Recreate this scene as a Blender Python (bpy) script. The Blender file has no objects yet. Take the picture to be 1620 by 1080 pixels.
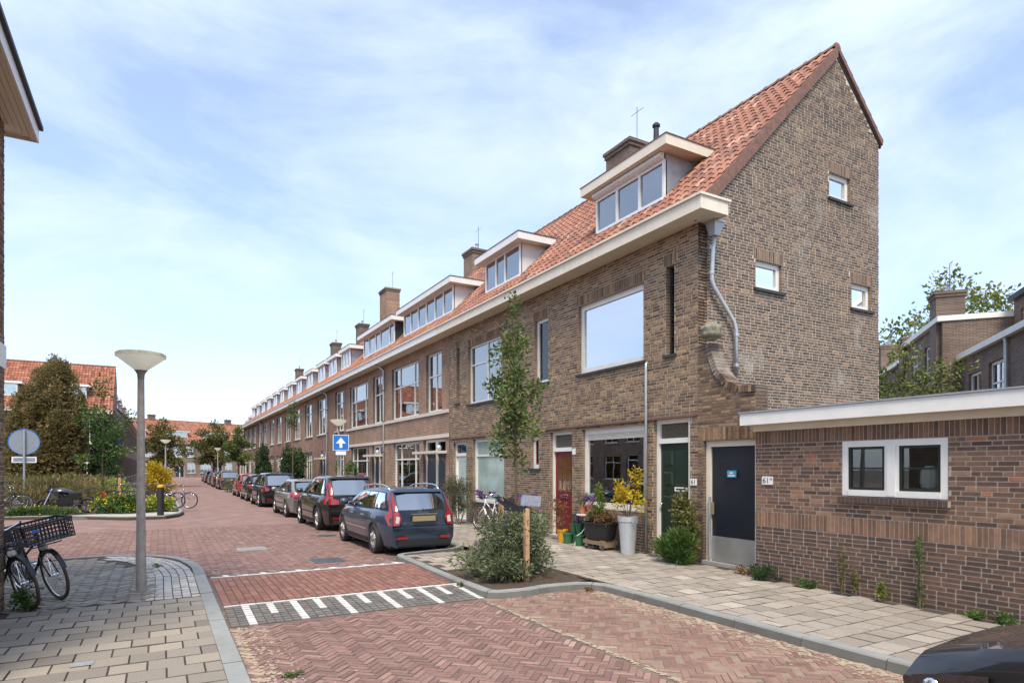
import bpy, math, random
from mathutils import Vector, Matrix
R = math.radians
sc = bpy.context.scene
col = sc.collection

# ---------------------------------------------------------------- camera, sky, sun, exposure
TH = math.atan(557 / 985.0)
cam_d = bpy.data.cameras.new("Camera")
cam = bpy.data.objects.new("Camera", cam_d); col.objects.link(cam)
cam.location = (0, 0, 1.9)
cam.rotation_euler = (R(90), 0, -TH)
cam_d.sensor_width = 36.0
cam_d.lens = 36.0 * 985.0 / 1620.0
cam_d.shift_y = (739 - 540) / 1620.0
cam_d.clip_start = 0.05; cam_d.clip_end = 3000
sc.camera = cam

SUN_EL, SUN_AZ = R(56), R(210)      # azimuth clockwise from +Y: behind the camera, a little to the left
world = bpy.data.worlds.new("World"); sc.world = world; world.use_nodes = True
wt = world.node_tree; wt.nodes.clear()
def wn(t, **k):
    n = wt.nodes.new(t)
    for a, v in k.items(): setattr(n, a, v)
    return n
w_out = wn('ShaderNodeOutputWorld'); w_bg = wn('ShaderNodeBackground'); w_bg.inputs['Strength'].default_value = 0.145
sky = wn('ShaderNodeTexSky', sky_type='NISHITA', sun_disc=False, sun_elevation=SUN_EL, sun_rotation=SUN_AZ,
         air_density=1.0, dust_density=0.8, ozone_density=2.0)
tcw = wn('ShaderNodeTexCoord')
mpw = wn('ShaderNodeMapping'); mpw.inputs['Scale'].default_value = (1.0, 1.0, 2.6); mpw.inputs['Location'].default_value = (5.1, 3.3, 0.6)
nzw = wn('ShaderNodeTexNoise'); nzw.inputs['Scale'].default_value = 2.2; nzw.inputs['Detail'].default_value = 7; nzw.inputs['Roughness'].default_value = 0.58
nzw.inputs['Distortion'].default_value = 0.35
rpw = wn('ShaderNodeValToRGB'); rpw.color_ramp.elements[0].position = 0.36; rpw.color_ramp.elements[1].position = 0.68
rpw.color_ramp.elements[0].color = (0.28, 0.28, 0.28, 1); rpw.color_ramp.elements[1].color = (0.95, 0.95, 0.95, 1)
mxw = wn('ShaderNodeMix', data_type='RGBA'); mxw.inputs['B'].default_value = (3.7, 4.3, 5.6, 1)
wt.links.new(tcw.outputs['Generated'], mpw.inputs['Vector']); wt.links.new(mpw.outputs['Vector'], nzw.inputs['Vector'])
wt.links.new(nzw.outputs['Fac'], rpw.inputs['Fac']); wt.links.new(rpw.outputs['Color'], mxw.inputs['Factor'])
wt.links.new(sky.outputs['Color'], mxw.inputs['A']); wt.links.new(mxw.outputs['Result'], w_bg.inputs['Color'])
wt.links.new(w_bg.outputs['Background'], w_out.inputs['Surface'])

sun_d = bpy.data.lights.new("Sun", 'SUN'); sun_d.energy = 2.5; sun_d.angle = R(20); sun_d.color = (1.0, 0.89, 0.73)
sun = bpy.data.objects.new("Sun", sun_d); col.objects.link(sun); sun.location = (-10, -25, 40)
_sd = Vector((math.sin(SUN_AZ) * math.cos(SUN_EL), math.cos(SUN_AZ) * math.cos(SUN_EL), math.sin(SUN_EL)))
sun.rotation_euler = _sd.to_track_quat('Z', 'Y').to_euler()

sc.view_settings.view_transform = 'Standard'; sc.view_settings.look = 'None'
sc.view_settings.gamma = 1.0; sc.view_settings.use_curve_mapping = False
sc.view_settings.exposure = 0.86
sc.cycles.max_bounces = 6; sc.cycles.transparent_max_bounces = 12; sc.cycles.diffuse_bounces = 3; sc.cycles.glossy_bounces = 3
sc.cycles.caustics_reflective = False; sc.cycles.caustics_refractive = False
sc.cycles.use_denoising = True

rng = random.Random(7)

# ---------------------------------------------------------------- helpers: tags, mesh builder
def tag(o, label=None, cat=None, group=None, kind=None):
    if label: o['label'] = label
    if cat: o['category'] = cat
    if group: o['group'] = group
    if kind: o['kind'] = kind
    return o
def empty(name, loc=(0, 0, 0), label=None, cat=None, group=None, rz=0):
    o = bpy.data.objects.new(name, None); col.objects.link(o); o.location = loc; o.rotation_euler = (0, 0, rz)
    o.empty_display_size = 0.2
    return tag(o, label, cat, group)
def link(name, me, parent=None, loc=None, rot=None):
    o = bpy.data.objects.new(name, me); col.objects.link(o)
    if parent is not None: o.parent = parent
    if loc is not None: o.location = loc
    if rot is not None: o.rotation_euler = rot
    return o

class Fr:
    """a wall frame: origin, along-vector A, outward normal N; point(a, n, z)"""
    def __init__(s, O, A, N): s.O, s.A, s.N = Vector(O), Vector(A), Vector(N)
    def p(s, a, n, z):
        v = s.O + s.A * a + s.N * n
        return (v.x, v.y, v.z + z)

class MB:
    def __init__(s): s.v = []; s.f = []; s.r = []; s.cur = 0.5
    def face(s, idx): s.f.append(idx); s.r.append(s.cur)
    def quad(s, a, b, c, d):
        i = len(s.v); s.v += [a, b, c, d]; s.face((i, i + 1, i + 2, i + 3))
    def poly(s, pts):
        i = len(s.v); s.v += list(pts); s.face(tuple(range(i, i + len(pts))))
    def hexa(s, p):     # 8 points: bottom ring 0-3, top ring 4-7
        i = len(s.v); s.v += [tuple(q) for q in p]
        for f in ((3, 2, 1, 0), (4, 5, 6, 7), (0, 1, 5, 4), (1, 2, 6, 5), (2, 3, 7, 6), (3, 0, 4, 7)):
            s.face(tuple(i + k for k in f))
    def box(s, x0, x1, y0, y1, z0, z1):
        s.hexa([(x0, y0, z0), (x1, y0, z0), (x1, y1, z0), (x0, y1, z0), (x0, y0, z1), (x1, y0, z1), (x1, y1, z1), (x0, y1, z1)])
    def fbox(s, F, a0, a1, n0, n1, z0, z1):
        s.hexa([F.p(a0, n0, z0), F.p(a1, n0, z0), F.p(a1, n1, z0), F.p(a0, n1, z0), F.p(a0, n0, z1), F.p(a1, n0, z1), F.p(a1, n1, z1), F.p(a0, n1, z1)])
    def prism(s, pts, vec):     # polygon pts extruded by vec
        n = len(pts); i = len(s.v); vec = Vector(vec)
        s.v += [tuple(p) for p in pts] + [tuple(Vector(p) + vec) for p in pts]
        s.face(tuple(range(i + n - 1, i - 1, -1))); s.face(tuple(range(i + n, i + 2 * n)))
        for k in range(n):
            m = (k + 1) % n; s.face((i + k, i + m, i + n + m, i + n + k))
    def cyl(s, p0, p1, r0, r1=None, n=8, cap=True):
        r1 = r0 if r1 is None else r1
        p0, p1 = Vector(p0), Vector(p1); d = (p1 - p0)
        if d.length < 1e-6: return
        d.normalize(); u = d.orthogonal().normalized(); w = d.cross(u); i = len(s.v)
        for (p, r) in ((p0, r0), (p1, r1)):
            for k in range(n):
                a = 2 * math.pi * k / n; s.v.append(tuple(p + (u * math.cos(a) + w * math.sin(a)) * r))
        for k in range(n):
            m = (k + 1) % n; s.face((i + k, i + m, i + n + m, i + n + k))
        if cap: s.face(tuple(range(i + n - 1, i - 1, -1))); s.face(tuple(range(i + n, i + 2 * n)))
    def tube(s, pts, r, n=6, closed=False):
        pts = [Vector(p) for p in pts]; m = len(pts); i = len(s.v); u = None
        rr = r if isinstance(r, (list, tuple)) else [r] * m
        for k in range(m):
            if closed: d = pts[(k + 1) % m] - pts[k - 1]
            else: d = pts[min(k + 1, m - 1)] - pts[max(k - 1, 0)]
            if d.length < 1e-9: d = Vector((0, 0, 1))
            d.normalize()
            u = d.orthogonal() if u is None else (u - d * u.dot(d))
            if u.length < 1e-6: u = d.orthogonal()
            u.normalize(); w = d.cross(u)
            for q in range(n):
                a = 2 * math.pi * q / n; s.v.append(tuple(pts[k] + (u * math.cos(a) + w * math.sin(a)) * rr[k]))
        for k in range(m if closed else m - 1):
            b = (k + 1) % m
            for q in range(n):
                t = (q + 1) % n; s.face((i + k * n + q, i + k * n + t, i + b * n + t, i + b * n + q))
        if not closed: s.face(tuple(range(i + n - 1, i - 1, -1))); s.face(tuple(range(i + (m - 1) * n, i + m * n)))
    def lathe(s, prof, c=(0, 0, 0), n=20, axis='z', cap=True):
        c = Vector(c); i = len(s.v)
        for (r, h) in prof:
            for k in range(n):
                a = 2 * math.pi * k / n
                q = (r * math.cos(a), r * math.sin(a), h) if axis == 'z' else (h, r * math.cos(a), r * math.sin(a))
                s.v.append(tuple(c + Vector(q)))
        for j in range(len(prof) - 1):
            for k in range(n):
                m = (k + 1) % n; s.face((i + j * n + k, i + j * n + m, i + (j + 1) * n + m, i + (j + 1) * n + k))
        if cap: s.face(tuple(range(i + n - 1, i - 1, -1))); s.face(tuple(range(i + (len(prof) - 1) * n, i + len(prof) * n)))
    def grid(s, P):     # rows of points
        i = len(s.v); h, w = len(P), len(P[0])
        for row in P: s.v += [tuple(q) for q in row]
        for a in range(h - 1):
            for b in range(w - 1): s.face((i + a * w + b, i + a * w + b + 1, i + (a + 1) * w + b + 1, i + (a + 1) * w + b))
    def mesh(s, name, mat, org=(0, 0, 0), smooth=False):
        me = bpy.data.meshes.new(name)
        o = Vector(org)
        me.from_pydata([(x - o.x, y - o.y, z - o.z) for x, y, z in s.v], [], s.f)
        at = me.attributes.new('rnd', 'FLOAT', 'FACE'); at.data.foreach_set('value', s.r)
        if mat is not None: me.materials.append(mat)
        if smooth: me.polygons.foreach_set('use_smooth', [True] * len(me.polygons))
        return me
    def build(s, name, mat, parent=None, org=(0, 0, 0), smooth=False, label=None, cat=None, group=None, kind=None, auto=None):
        me = s.mesh(name, mat, org, smooth)
        if auto: me.set_sharp_from_angle(angle=R(auto))
        o = link(name, me, parent)
        return tag(o, label, cat, group, kind)

# ---------------------------------------------------------------- materials (all procedural)
MAT = {}
def mat(name, stops, rough=0.7, nscale=8.0, namt=0.12, bump=0.0, bscale=40.0, metal=0.0, spec=0.5, coat=0.0, stain=None, trans=0.0, coords='pos', ior=None, emit=None, dirt=None):
    """stops: one colour, or [(pos, colour)...] picked by the face attribute rnd; noise varies it, stain = (scale, threshold, colour, amount) lays patches"""
    m = bpy.data.materials.new(name); m.use_nodes = True; t = m.node_tree; nd = t.nodes; nd.clear()
    def N(ty, **k):
        n = nd.new(ty)
        for a, v in k.items(): setattr(n, a, v)
        return n
    L = t.links.new
    out = N('ShaderNodeOutputMaterial'); b = N('ShaderNodeBsdfPrincipled'); L(b.outputs[0], out.inputs[0])
    if coords == 'pos':
        pos = N('ShaderNodeNewGeometry').outputs['Position']
    else:
        pos = N('ShaderNodeTexCoord').outputs['Object']
    if dirt: stops = [(0.0, dirt), (0.05, dirt)] + [(0.15 + 0.85 * p, c) for p, c in stops]
    if isinstance(stops[0], (int, float)):
        c = N('ShaderNodeRGB'); c.outputs[0].default_value = (*stops, 1); colr = c.outputs[0]
    else:
        a = N('ShaderNodeAttribute', attribute_name='rnd'); rp = N('ShaderNodeValToRGB'); rp.color_ramp.interpolation = 'LINEAR'
        e = rp.color_ramp.elements
        while len(e) < len(stops): e.new(0.5)
        for k, (p, c) in enumerate(stops): e[k].position = p; e[k].color = (*c, 1)
        L(a.outputs['Fac'], rp.inputs['Fac']); colr = rp.outputs['Color']
    if namt:
        n1 = N('ShaderNodeTexNoise'); n1.inputs['Scale'].default_value = nscale; n1.inputs['Detail'].default_value = 6; n1.inputs['Roughness'].default_value = 0.62
        L(pos, n1.inputs['Vector'])
        mr = N('ShaderNodeMapRange'); mr.inputs['From Min'].default_value = 0.25; mr.inputs['From Max'].default_value = 0.75
        mr.inputs['To Min'].default_value = 1 - namt; mr.inputs['To Max'].default_value = 1 + namt
        L(n1.outputs['Fac'], mr.inputs['Value'])
        mx = N('ShaderNodeMix', data_type='RGBA', blend_type='MULTIPLY'); mx.inputs['Factor'].default_value = 1
        L(colr, mx.inputs['A']); L(mr.outputs['Result'], mx.inputs['B']); colr = mx.outputs['Result']
    for st in ([stain] if stain and not isinstance(stain[0], (list, tuple)) else (stain or [])):
        n2 = N('ShaderNodeTexNoise'); n2.inputs['Scale'].default_value = st[0]; n2.inputs['Detail'].default_value = 7; n2.inputs['Roughness'].default_value = 0.65
        L(pos, n2.inputs['Vector'])
        r2 = N('ShaderNodeMapRange'); r2.inputs['From Min'].default_value = st[1]; r2.inputs['From Max'].default_value = st[1] + 0.16
        r2.inputs['To Max'].default_value = st[3]; L(n2.outputs['Fac'], r2.inputs['Value'])
        m2 = N('ShaderNodeMix', data_type='RGBA'); m2.inputs['B'].default_value = (*st[2], 1)
        L(r2.outputs['Result'], m2.inputs['Factor']); L(colr, m2.inputs['A']); colr = m2.outputs['Result']
    L(colr, b.inputs['Base Color'])
    b.inputs['Roughness'].default_value = rough; b.inputs['Metallic'].default_value = metal; b.inputs['Specular IOR Level'].default_value = spec
    b.inputs['Coat Weight'].default_value = coat; b.inputs['Coat Roughness'].default_value = 0.03
    if ior: b.inputs['IOR'].default_value = ior
    if bump:
        n3 = N('ShaderNodeTexNoise'); n3.inputs['Scale'].default_value = bscale; n3.inputs['Detail'].default_value = 5
        L(pos, n3.inputs['Vector']); bp = N('ShaderNodeBump'); bp.inputs['Strength'].default_value = bump; bp.inputs['Distance'].default_value = 0.01
        L(n3.outputs['Fac'], bp.inputs['Height']); L(bp.outputs['Normal'], b.inputs['Normal'])
    if trans:      # thin leaf: part of the light passes through
        tr = N('ShaderNodeBsdfTranslucent'); L(colr, tr.inputs['Color']); ms = N('ShaderNodeMixShader'); ms.inputs[0].default_value = trans
        L(b.outputs[0], ms.inputs[1]); L(tr.outputs[0], ms.inputs[2]); L(ms.outputs[0], out.inputs[0])
    MAT[name] = m
    return m
def brick_tex(name, c1, c2, mortar, ua, bw=0.22, bh=0.0605, off=0.5, mort=0.011, stain=None, rough=0.85, lift=0.05):
    """far walls where single bricks can no longer be told apart; ua = which object axis runs along the wall"""
    m = bpy.data.materials.new(name); m.use_nodes = True; t = m.node_tree; nd = t.nodes; nd.clear(); L = t.links.new
    out = nd.new('ShaderNodeOutputMaterial'); b = nd.new('ShaderNodeBsdfPrincipled'); L(b.outputs[0], out.inputs[0])
    tc = nd.new('ShaderNodeTexCoord'); sp = nd.new('ShaderNodeSeparateXYZ'); cb = nd.new('ShaderNodeCombineXYZ')
    L(tc.outputs['Object'], sp.inputs[0])
    L(sp.outputs[ua[0]], cb.inputs['X']); L(sp.outputs[ua[1]], cb.inputs['Y'])
    bt = nd.new('ShaderNodeTexBrick'); bt.inputs['Scale'].default_value = 1.0; bt.inputs['Brick Width'].default_value = bw; bt.inputs['Row Height'].default_value = bh
    bt.inputs['Mortar Size'].default_value = mort * 0.5; bt.inputs['Color1'].default_value = (*c1, 1); bt.inputs['Color2'].default_value = (*c2, 1); bt.inputs['Mortar'].default_value = (*mortar, 1)
    bt.offset = off; bt.inputs['Bias'].default_value = 0.0; L(cb.outputs[0], bt.inputs['Vector'])
    n1 = nd.new('ShaderNodeTexNoise'); n1.inputs['Scale'].default_value = 1.3; n1.inputs['Detail'].default_value = 7; L(tc.outputs['Object'], n1.inputs['Vector'])
    mr = nd.new('ShaderNodeMapRange'); mr.inputs['From Min'].default_value = 0.3; mr.inputs['From Max'].default_value = 0.7; mr.inputs['To Min'].default_value = 0.78; mr.inputs['To Max'].default_value = 1.2
    L(n1.outputs['Fac'], mr.inputs['Value'])
    mx = nd.new('ShaderNodeMix'); mx.data_type = 'RGBA'; mx.blend_type = 'MULTIPLY'; mx.inputs['Factor'].default_value = 1
    L(bt.outputs['Color'], mx.inputs['A']); L(mr.outputs['Result'], mx.inputs['B']); L(mx.outputs['Result'], b.inputs['Base Color'])
    b.inputs['Roughness'].default_value = rough
    bp = nd.new('ShaderNodeBump'); bp.inputs['Strength'].default_value = 0.5; bp.inputs['Distance'].default_value = 0.008; bp.invert = True
    L(bt.outputs['Fac'], bp.inputs['Height']); L(bp.outputs['Normal'], b.inputs['Normal'])
    MAT[name] = m; return m
def glass(name, tint=(0.9, 0.94, 0.92), base=0.10, ior=1.6, bumpy=0.0):
    m = bpy.data.materials.new(name); m.use_nodes = True; t = m.node_tree; nd = t.nodes; nd.clear(); L = t.links.new
    out = nd.new('ShaderNodeOutputMaterial'); tr = nd.new('ShaderNodeBsdfTransparent'); tr.inputs[0].default_value = (*tint, 1)
    gl = nd.new('ShaderNodeBsdfGlossy'); gl.inputs['Roughness'].default_value = 0.0; gl.inputs['Color'].default_value = (0.96, 0.98, 1, 1)
    fr = nd.new('ShaderNodeFresnel'); fr.inputs['IOR'].default_value = ior
    ad = nd.new('ShaderNodeMath'); ad.operation = 'ADD'; ad.use_clamp = True; ad.inputs[1].default_value = base
    ms = nd.new('ShaderNodeMixShader'); L(fr.outputs[0], ad.inputs[0]); L(ad.outputs[0], ms.inputs[0]); L(tr.outputs[0], ms.inputs[1]); L(gl.outputs[0], ms.inputs[2]); L(ms.outputs[0], out.inputs[0])
    n3 = nd.new('ShaderNodeTexNoise'); n3.inputs['Scale'].default_value = 1.4; g = nd.new('ShaderNodeNewGeometry'); L(g.outputs['Position'], n3.inputs['Vector'])
    bp = nd.new('ShaderNodeBump'); bp.inputs['Strength'].default_value = 0.04 + bumpy; bp.inputs['Distance'].default_value = 0.02; L(n3.outputs['Fac'], bp.inputs['Height'])
    L(bp.outputs['Normal'], gl.inputs['Normal'])
    MAT[name] = m; return m

BROWN = [(0.0, (0.068, 0.041, 0.026)), (0.3, (0.148, 0.09, 0.051)), (0.6, (0.23, 0.145, 0.082)), (0.85, (0.31, 0.20, 0.115)), (1.0, (0.39, 0.26, 0.14))]
mat('brick_brown', BROWN, 0.85, 14, 0.28, 0.5, 90, stain=[(0.7, 0.57, (0.05, 0.037, 0.03), 0.5), (1.3, 0.62, (0.42, 0.37, 0.31), 0.4)])
mat('brick_gable', [(0.0, (0.065, 0.044, 0.033)), (0.3, (0.118, 0.077, 0.053)), (0.6, (0.175, 0.115, 0.075)), (0.88, (0.25, 0.165, 0.105)), (1.0, (0.35, 0.24, 0.14))], 0.85, 14, 0.28, 0.5, 90,
    stain=[(0.5, 0.55, (0.05, 0.04, 0.034), 0.6), (0.9, 0.555, (0.52, 0.48, 0.42), 0.55), (4.0, 0.62, (0.5, 0.45, 0.39), 0.5)])
mat('brick_annex', [(0.0, (0.06, 0.041, 0.034)), (0.25, (0.118, 0.068, 0.047)), (0.5, (0.185, 0.102, 0.064)), (0.75, (0.25, 0.14, 0.085)), (0.95, (0.31, 0.18, 0.11)), (1.0, (0.36, 0.155, 0.08))], 0.85, 14, 0.28, 0.5, 90,
    stain=[(0.8, 0.56, (0.06, 0.043, 0.037), 0.6), (2.2, 0.64, (0.45, 0.42, 0.38), 0.5)])
mat('mortar', (0.52, 0.455, 0.36), 0.95, 20, 0.2, 0.4, 120, stain=(0.8, 0.55, (0.2, 0.17, 0.14), 0.5))
mat('mortar_gable', (0.60, 0.54, 0.45), 0.95, 20, 0.2, 0.4, 120, stain=(0.8, 0.6, (0.25, 0.21, 0.18), 0.5))
mat('mortar_annex', (0.42, 0.35, 0.28), 0.95, 20, 0.2, 0.4, 120, stain=(0.8, 0.55, (0.14, 0.12, 0.11), 0.5))
brick_tex('wall_brown', (0.15, 0.10, 0.066), (0.25, 0.17, 0.11), (0.38, 0.33, 0.27), ('Y', 'Z'))
brick_tex('wall_brown_x', (0.15, 0.10, 0.066), (0.25, 0.17, 0.11), (0.38, 0.33, 0.27), ('X', 'Z'))
brick_tex('wall_red', (0.22, 0.125, 0.078), (0.33, 0.195, 0.125), (0.46, 0.39, 0.31), ('Y', 'Z'))
brick_tex('wall_red_two', (0.19, 0.098, 0.068), (0.28, 0.15, 0.10), (0.38, 0.30, 0.235), ('Y', 'Z'))
brick_tex('wall_red_x', (0.19, 0.105, 0.066), (0.27, 0.155, 0.10), (0.38, 0.32, 0.26), ('X', 'Z'))
brick_tex('wall_dark', (0.10, 0.068, 0.052), (0.17, 0.115, 0.085), (0.30, 0.26, 0.22), ('Y', 'Z'))
brick_tex('wall_dark_x', (0.10, 0.068, 0.052), (0.17, 0.115, 0.085), (0.30, 0.26, 0.22), ('X', 'Z'))
TILE = [(0.0, (0.12, 0.058, 0.042)), (0.3, (0.23, 0.088, 0.052)), (0.7, (0.33, 0.13, 0.074)), (1.0, (0.41, 0.23, 0.16))]
mat('roof_tile', TILE, 0.62, 9, 0.3, 0.3, 60, stain=[(1.1, 0.54, (0.17, 0.12, 0.095), 0.6), (3.5, 0.60, (0.42, 0.36, 0.31), 0.45)])
mat('roof_orange', [(0.0, (0.19, 0.07, 0.042)), (0.5, (0.34, 0.125, 0.066)), (1.0, (0.43, 0.19, 0.11))], 0.6, 9, 0.25, 0.3, 60, stain=(1.1, 0.6, (0.22, 0.13, 0.09), 0.5))
mat('ridge_tile', (0.25, 0.13, 0.085), 0.75, 7, 0.35, 0.4, 60, stain=(2.5, 0.55, (0.3, 0.27, 0.23), 0.5))
mat('verge', (0.19, 0.10, 0.072), 0.7, 9, 0.35, 0.3, 40, stain=(2.5, 0.55, (0.11, 0.075, 0.06), 0.6))
mat('roof_felt', (0.05, 0.05, 0.055), 0.9, 6, 0.2, 0.3, 80)
mat('white_paint', (0.78, 0.765, 0.72), 0.45, 3, 0.08, 0.08, 30, stain=[(3.0, 0.6, (0.45, 0.42, 0.36), 0.35), (14, 0.64, (0.35, 0.32, 0.27), 0.3)])
mat('cream_paint', (0.74, 0.67, 0.54), 0.5, 3, 0.09, 0.08, 30, stain=[(2.0, 0.6, (0.42, 0.36, 0.27), 0.4), (14, 0.64, (0.35, 0.29, 0.22), 0.3)])
mat('plastic_white', (0.80, 0.80, 0.79), 0.3, 3, 0.03)
mat('stone_band', (0.62, 0.57, 0.50), 0.8, 6, 0.12, 0.2, 60, stain=(2.0, 0.6, (0.36, 0.32, 0.28), 0.4))
mat('zinc', (0.42, 0.44, 0.46), 0.45, 4, 0.15, 0.1, 20, metal=0.55, stain=(2.4, 0.58, (0.55, 0.56, 0.57), 0.5))
mat('zinc_bright', (0.52, 0.55, 0.57), 0.4, 5, 0.12, 0.08, 30, metal=0.4)
mat('sill_black', (0.035, 0.035, 0.037), 0.55, 8, 0.2, 0.2, 60)
mat('slate_black', (0.028, 0.032, 0.034), 0.6, 8, 0.2, 0.2, 60)
mat('interior', (0.16, 0.15, 0.14), 0.9, 1.2, 0.5)
mat('curtain', (0.72, 0.71, 0.68), 0.9, 5, 0.1)
mat('blind_cream', (0.68, 0.64, 0.55), 0.7, 5, 0.06)
mat('frosted_pane', (0.36, 0.46, 0.41), 0.12, 1.5, 0.25, coat=1.0)
mat('frosted', (0.42, 0.52, 0.48), 0.35, 3, 0.12)
mat('leaded', (0.12, 0.105, 0.075), 0.15, 30, 0.6)
mat('amber', (0.12, 0.055, 0.012), 0.15, 25, 0.6)
mat('slit_glass', (0.55, 0.45, 0.2), 0.3, 9, 0.3)
mat('door_green', (0.012, 0.028, 0.017), 0.35, 3, 0.2, 0.06, 60)
mat('door_red', (0.19, 0.014, 0.018), 0.32, 3, 0.15, 0.06, 60)
mat('door_navy', (0.011, 0.013, 0.022), 0.5, 4, 0.3, 0.12, 50, stain=(3.0, 0.67, (0.06, 0.06, 0.075), 0.5))
mat('door_grey', (0.045, 0.052, 0.075), 0.4, 3, 0.15)
mat('door_wood', (0.32, 0.13, 0.03), 0.4, 4, 0.25)
mat('sash_green', (0.012, 0.022, 0.016), 0.4, 4, 0.15)
mat('steel_plate', (0.46, 0.45, 0.42), 0.42, 3, 0.16, 0.1, 30, metal=0.5, stain=(2.5, 0.6, (0.3, 0.25, 0.2), 0.5))
mat('concrete', (0.40, 0.385, 0.36), 0.85, 6, 0.15, 0.3, 80, stain=(2.0, 0.6, (0.22, 0.2, 0.18), 0.4))
mat('kerb', [(0.0, (0.085, 0.082, 0.07)), (0.45, (0.17, 0.17, 0.158)), (1.0, (0.285, 0.295, 0.275))], 0.85, 5, 0.14, 0.3, 90, stain=[(1.8, 0.56, (0.17, 0.165, 0.155), 0.55), (6.0, 0.65, (0.45, 0.44, 0.42), 0.4)])
SLAB = [(0.0, (0.25, 0.215, 0.18)), (0.4, (0.31, 0.27, 0.225)), (0.75, (0.36, 0.315, 0.26)), (1.0, (0.45, 0.40, 0.33))]
mat('slab_right', SLAB, 0.9, 22, 0.16, 0.4, 160, stain=[(1.4, 0.6, (0.17, 0.15, 0.13), 0.4), (9, 0.66, (0.14, 0.125, 0.11), 0.35)], dirt=(0.11, 0.092, 0.066))
mat('slab_left', [(0.0, (0.20, 0.175, 0.145)), (0.35, (0.275, 0.24, 0.195)), (0.7, (0.335, 0.29, 0.23)), (1.0, (0.42, 0.365, 0.285))], 0.9, 60, 0.2, 0.5, 200, stain=[(1.4, 0.58, (0.17, 0.15, 0.12), 0.4), (9, 0.66, (0.14, 0.125, 0.11), 0.35)], dirt=(0.11, 0.092, 0.066))
mat('joint_sand', (0.065, 0.052, 0.037), 0.95, 9, 0.3, 0.4, 100, stain=(3.0, 0.56, (0.10, 0.10, 0.06), 0.6))
mat('joint_road', (0.15, 0.11, 0.088), 0.95, 9, 0.3, 0.4, 100, stain=(0.9, 0.56, (0.42, 0.33, 0.23), 0.7))
mat('joint_bay', (0.26, 0.195, 0.14), 0.95, 9, 0.25, 0.4, 100, stain=(0.9, 0.6, (0.18, 0.13, 0.1), 0.5))
mat('sand', (0.42, 0.33, 0.235), 0.95, 25, 0.22, 0.6, 120, stain=[(3.0, 0.56, (0.30, 0.2, 0.15), 0.6), (9, 0.62, (0.2, 0.15, 0.1), 0.5)])
ROADC = [(0.0, (0.155, 0.085, 0.070)), (0.35, (0.225, 0.125, 0.102)), (0.7, (0.285, 0.165, 0.135)), (0.93, (0.345, 0.21, 0.17)), (1.0, (0.44, 0.345, 0.24))]
mat('road_brick', ROADC, 0.85, 20, 0.2, 0.4, 120, stain=[(0.6, 0.58, (0.30, 0.22, 0.165), 0.35), (1.6, 0.62, (0.10, 0.06, 0.05), 0.4)], dirt=(0.12, 0.088, 0.068))
mat('bay_brick', [(0.0, (0.165, 0.09, 0.07)), (0.4, (0.24, 0.135, 0.105)), (0.75, (0.295, 0.175, 0.135)), (0.93, (0.33, 0.21, 0.16)), (1.0, (0.41, 0.31, 0.22))], 0.85, 20, 0.2, 0.4, 120, stain=[(0.8, 0.57, (0.36, 0.26, 0.19), 0.4), (1.6, 0.62, (0.13, 0.08, 0.06), 0.4)], dirt=(0.165, 0.122, 0.088))
mat('table_brick', [(0.0, (0.18, 0.078, 0.055)), (0.5, (0.25, 0.112, 0.08)), (1.0, (0.31, 0.15, 0.11))], 0.85, 20, 0.2, 0.4, 120, stain=(0.9, 0.6, (0.33, 0.22, 0.16), 0.4), dirt=(0.12, 0.088, 0.068))
mat('grey_paver', [(0.0, (0.10, 0.10, 0.092)), (0.5, (0.15, 0.15, 0.138)), (1.0, (0.20, 0.195, 0.18))], 0.85, 20, 0.2, 0.4, 120, dirt=(0.12, 0.088, 0.068))
mat('pale_paver', [(0.0, (0.36, 0.335, 0.295)), (0.5, (0.45, 0.425, 0.38)), (1.0, (0.54, 0.51, 0.46))], 0.85, 20, 0.14, 0.3, 120, stain=(2.0, 0.6, (0.28, 0.26, 0.22), 0.4), dirt=(0.12, 0.088, 0.068))
mat('white_marking', [(0.0, (0.60, 0.585, 0.545)), (1.0, (0.76, 0.745, 0.70))], 0.75, 14, 0.1, 0.3, 90, stain=(5, 0.6, (0.42, 0.37, 0.32), 0.45), dirt=(0.3, 0.28, 0.25))
brick_tex('road_far', (0.225, 0.13, 0.107), (0.295, 0.178, 0.146), (0.20, 0.145, 0.115), ('X', 'Y'), 0.21, 0.075, mort=0.010)
mat('soil', (0.075, 0.052, 0.036), 0.95, 18, 0.4, 0.8, 60)
mat('ground', (0.13, 0.11, 0.085), 0.95, 0.5, 0.3)
mat('iron', (0.13, 0.135, 0.14), 0.5, 20, 0.3, 0.3, 120, metal=0.5)
mat('iron_pale', (0.36, 0.36, 0.35), 0.55, 20, 0.25, 0.3, 120, metal=0.3)
mat('lamp_post', (0.32, 0.28, 0.24), 0.6, 12, 0.25, 0.25, 80, stain=[(3, 0.56, (0.34, 0.315, 0.28), 0.6), (7, 0.62, (0.12, 0.10, 0.085), 0.5)])
mat('lamp_cap', (0.74, 0.72, 0.60), 0.6, 10, 0.2, stain=(6, 0.52, (0.28, 0.27, 0.17), 0.6), trans=0.6)
mat('lamp_collar', (0.22, 0.215, 0.18), 0.6, 10, 0.25)
mat('lamp_bowl', (0.94, 0.93, 0.89), 0.25, 8, 0.04, trans=0.7)
mat('galvanised', (0.45, 0.48, 0.50), 0.42, 12, 0.12, metal=0.55)
mat('sign_blue', (0.012, 0.17, 0.62), 0.35, 3, 0.04)
mat('sign_white', (0.82, 0.83, 0.83), 0.4, 3, 0.03)
mat('sign_back', (0.30, 0.34, 0.38), 0.45, 6, 0.12, metal=0.3)
mat('plate_white', (0.82, 0.82, 0.80), 0.25, 4, 0.03)
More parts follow.
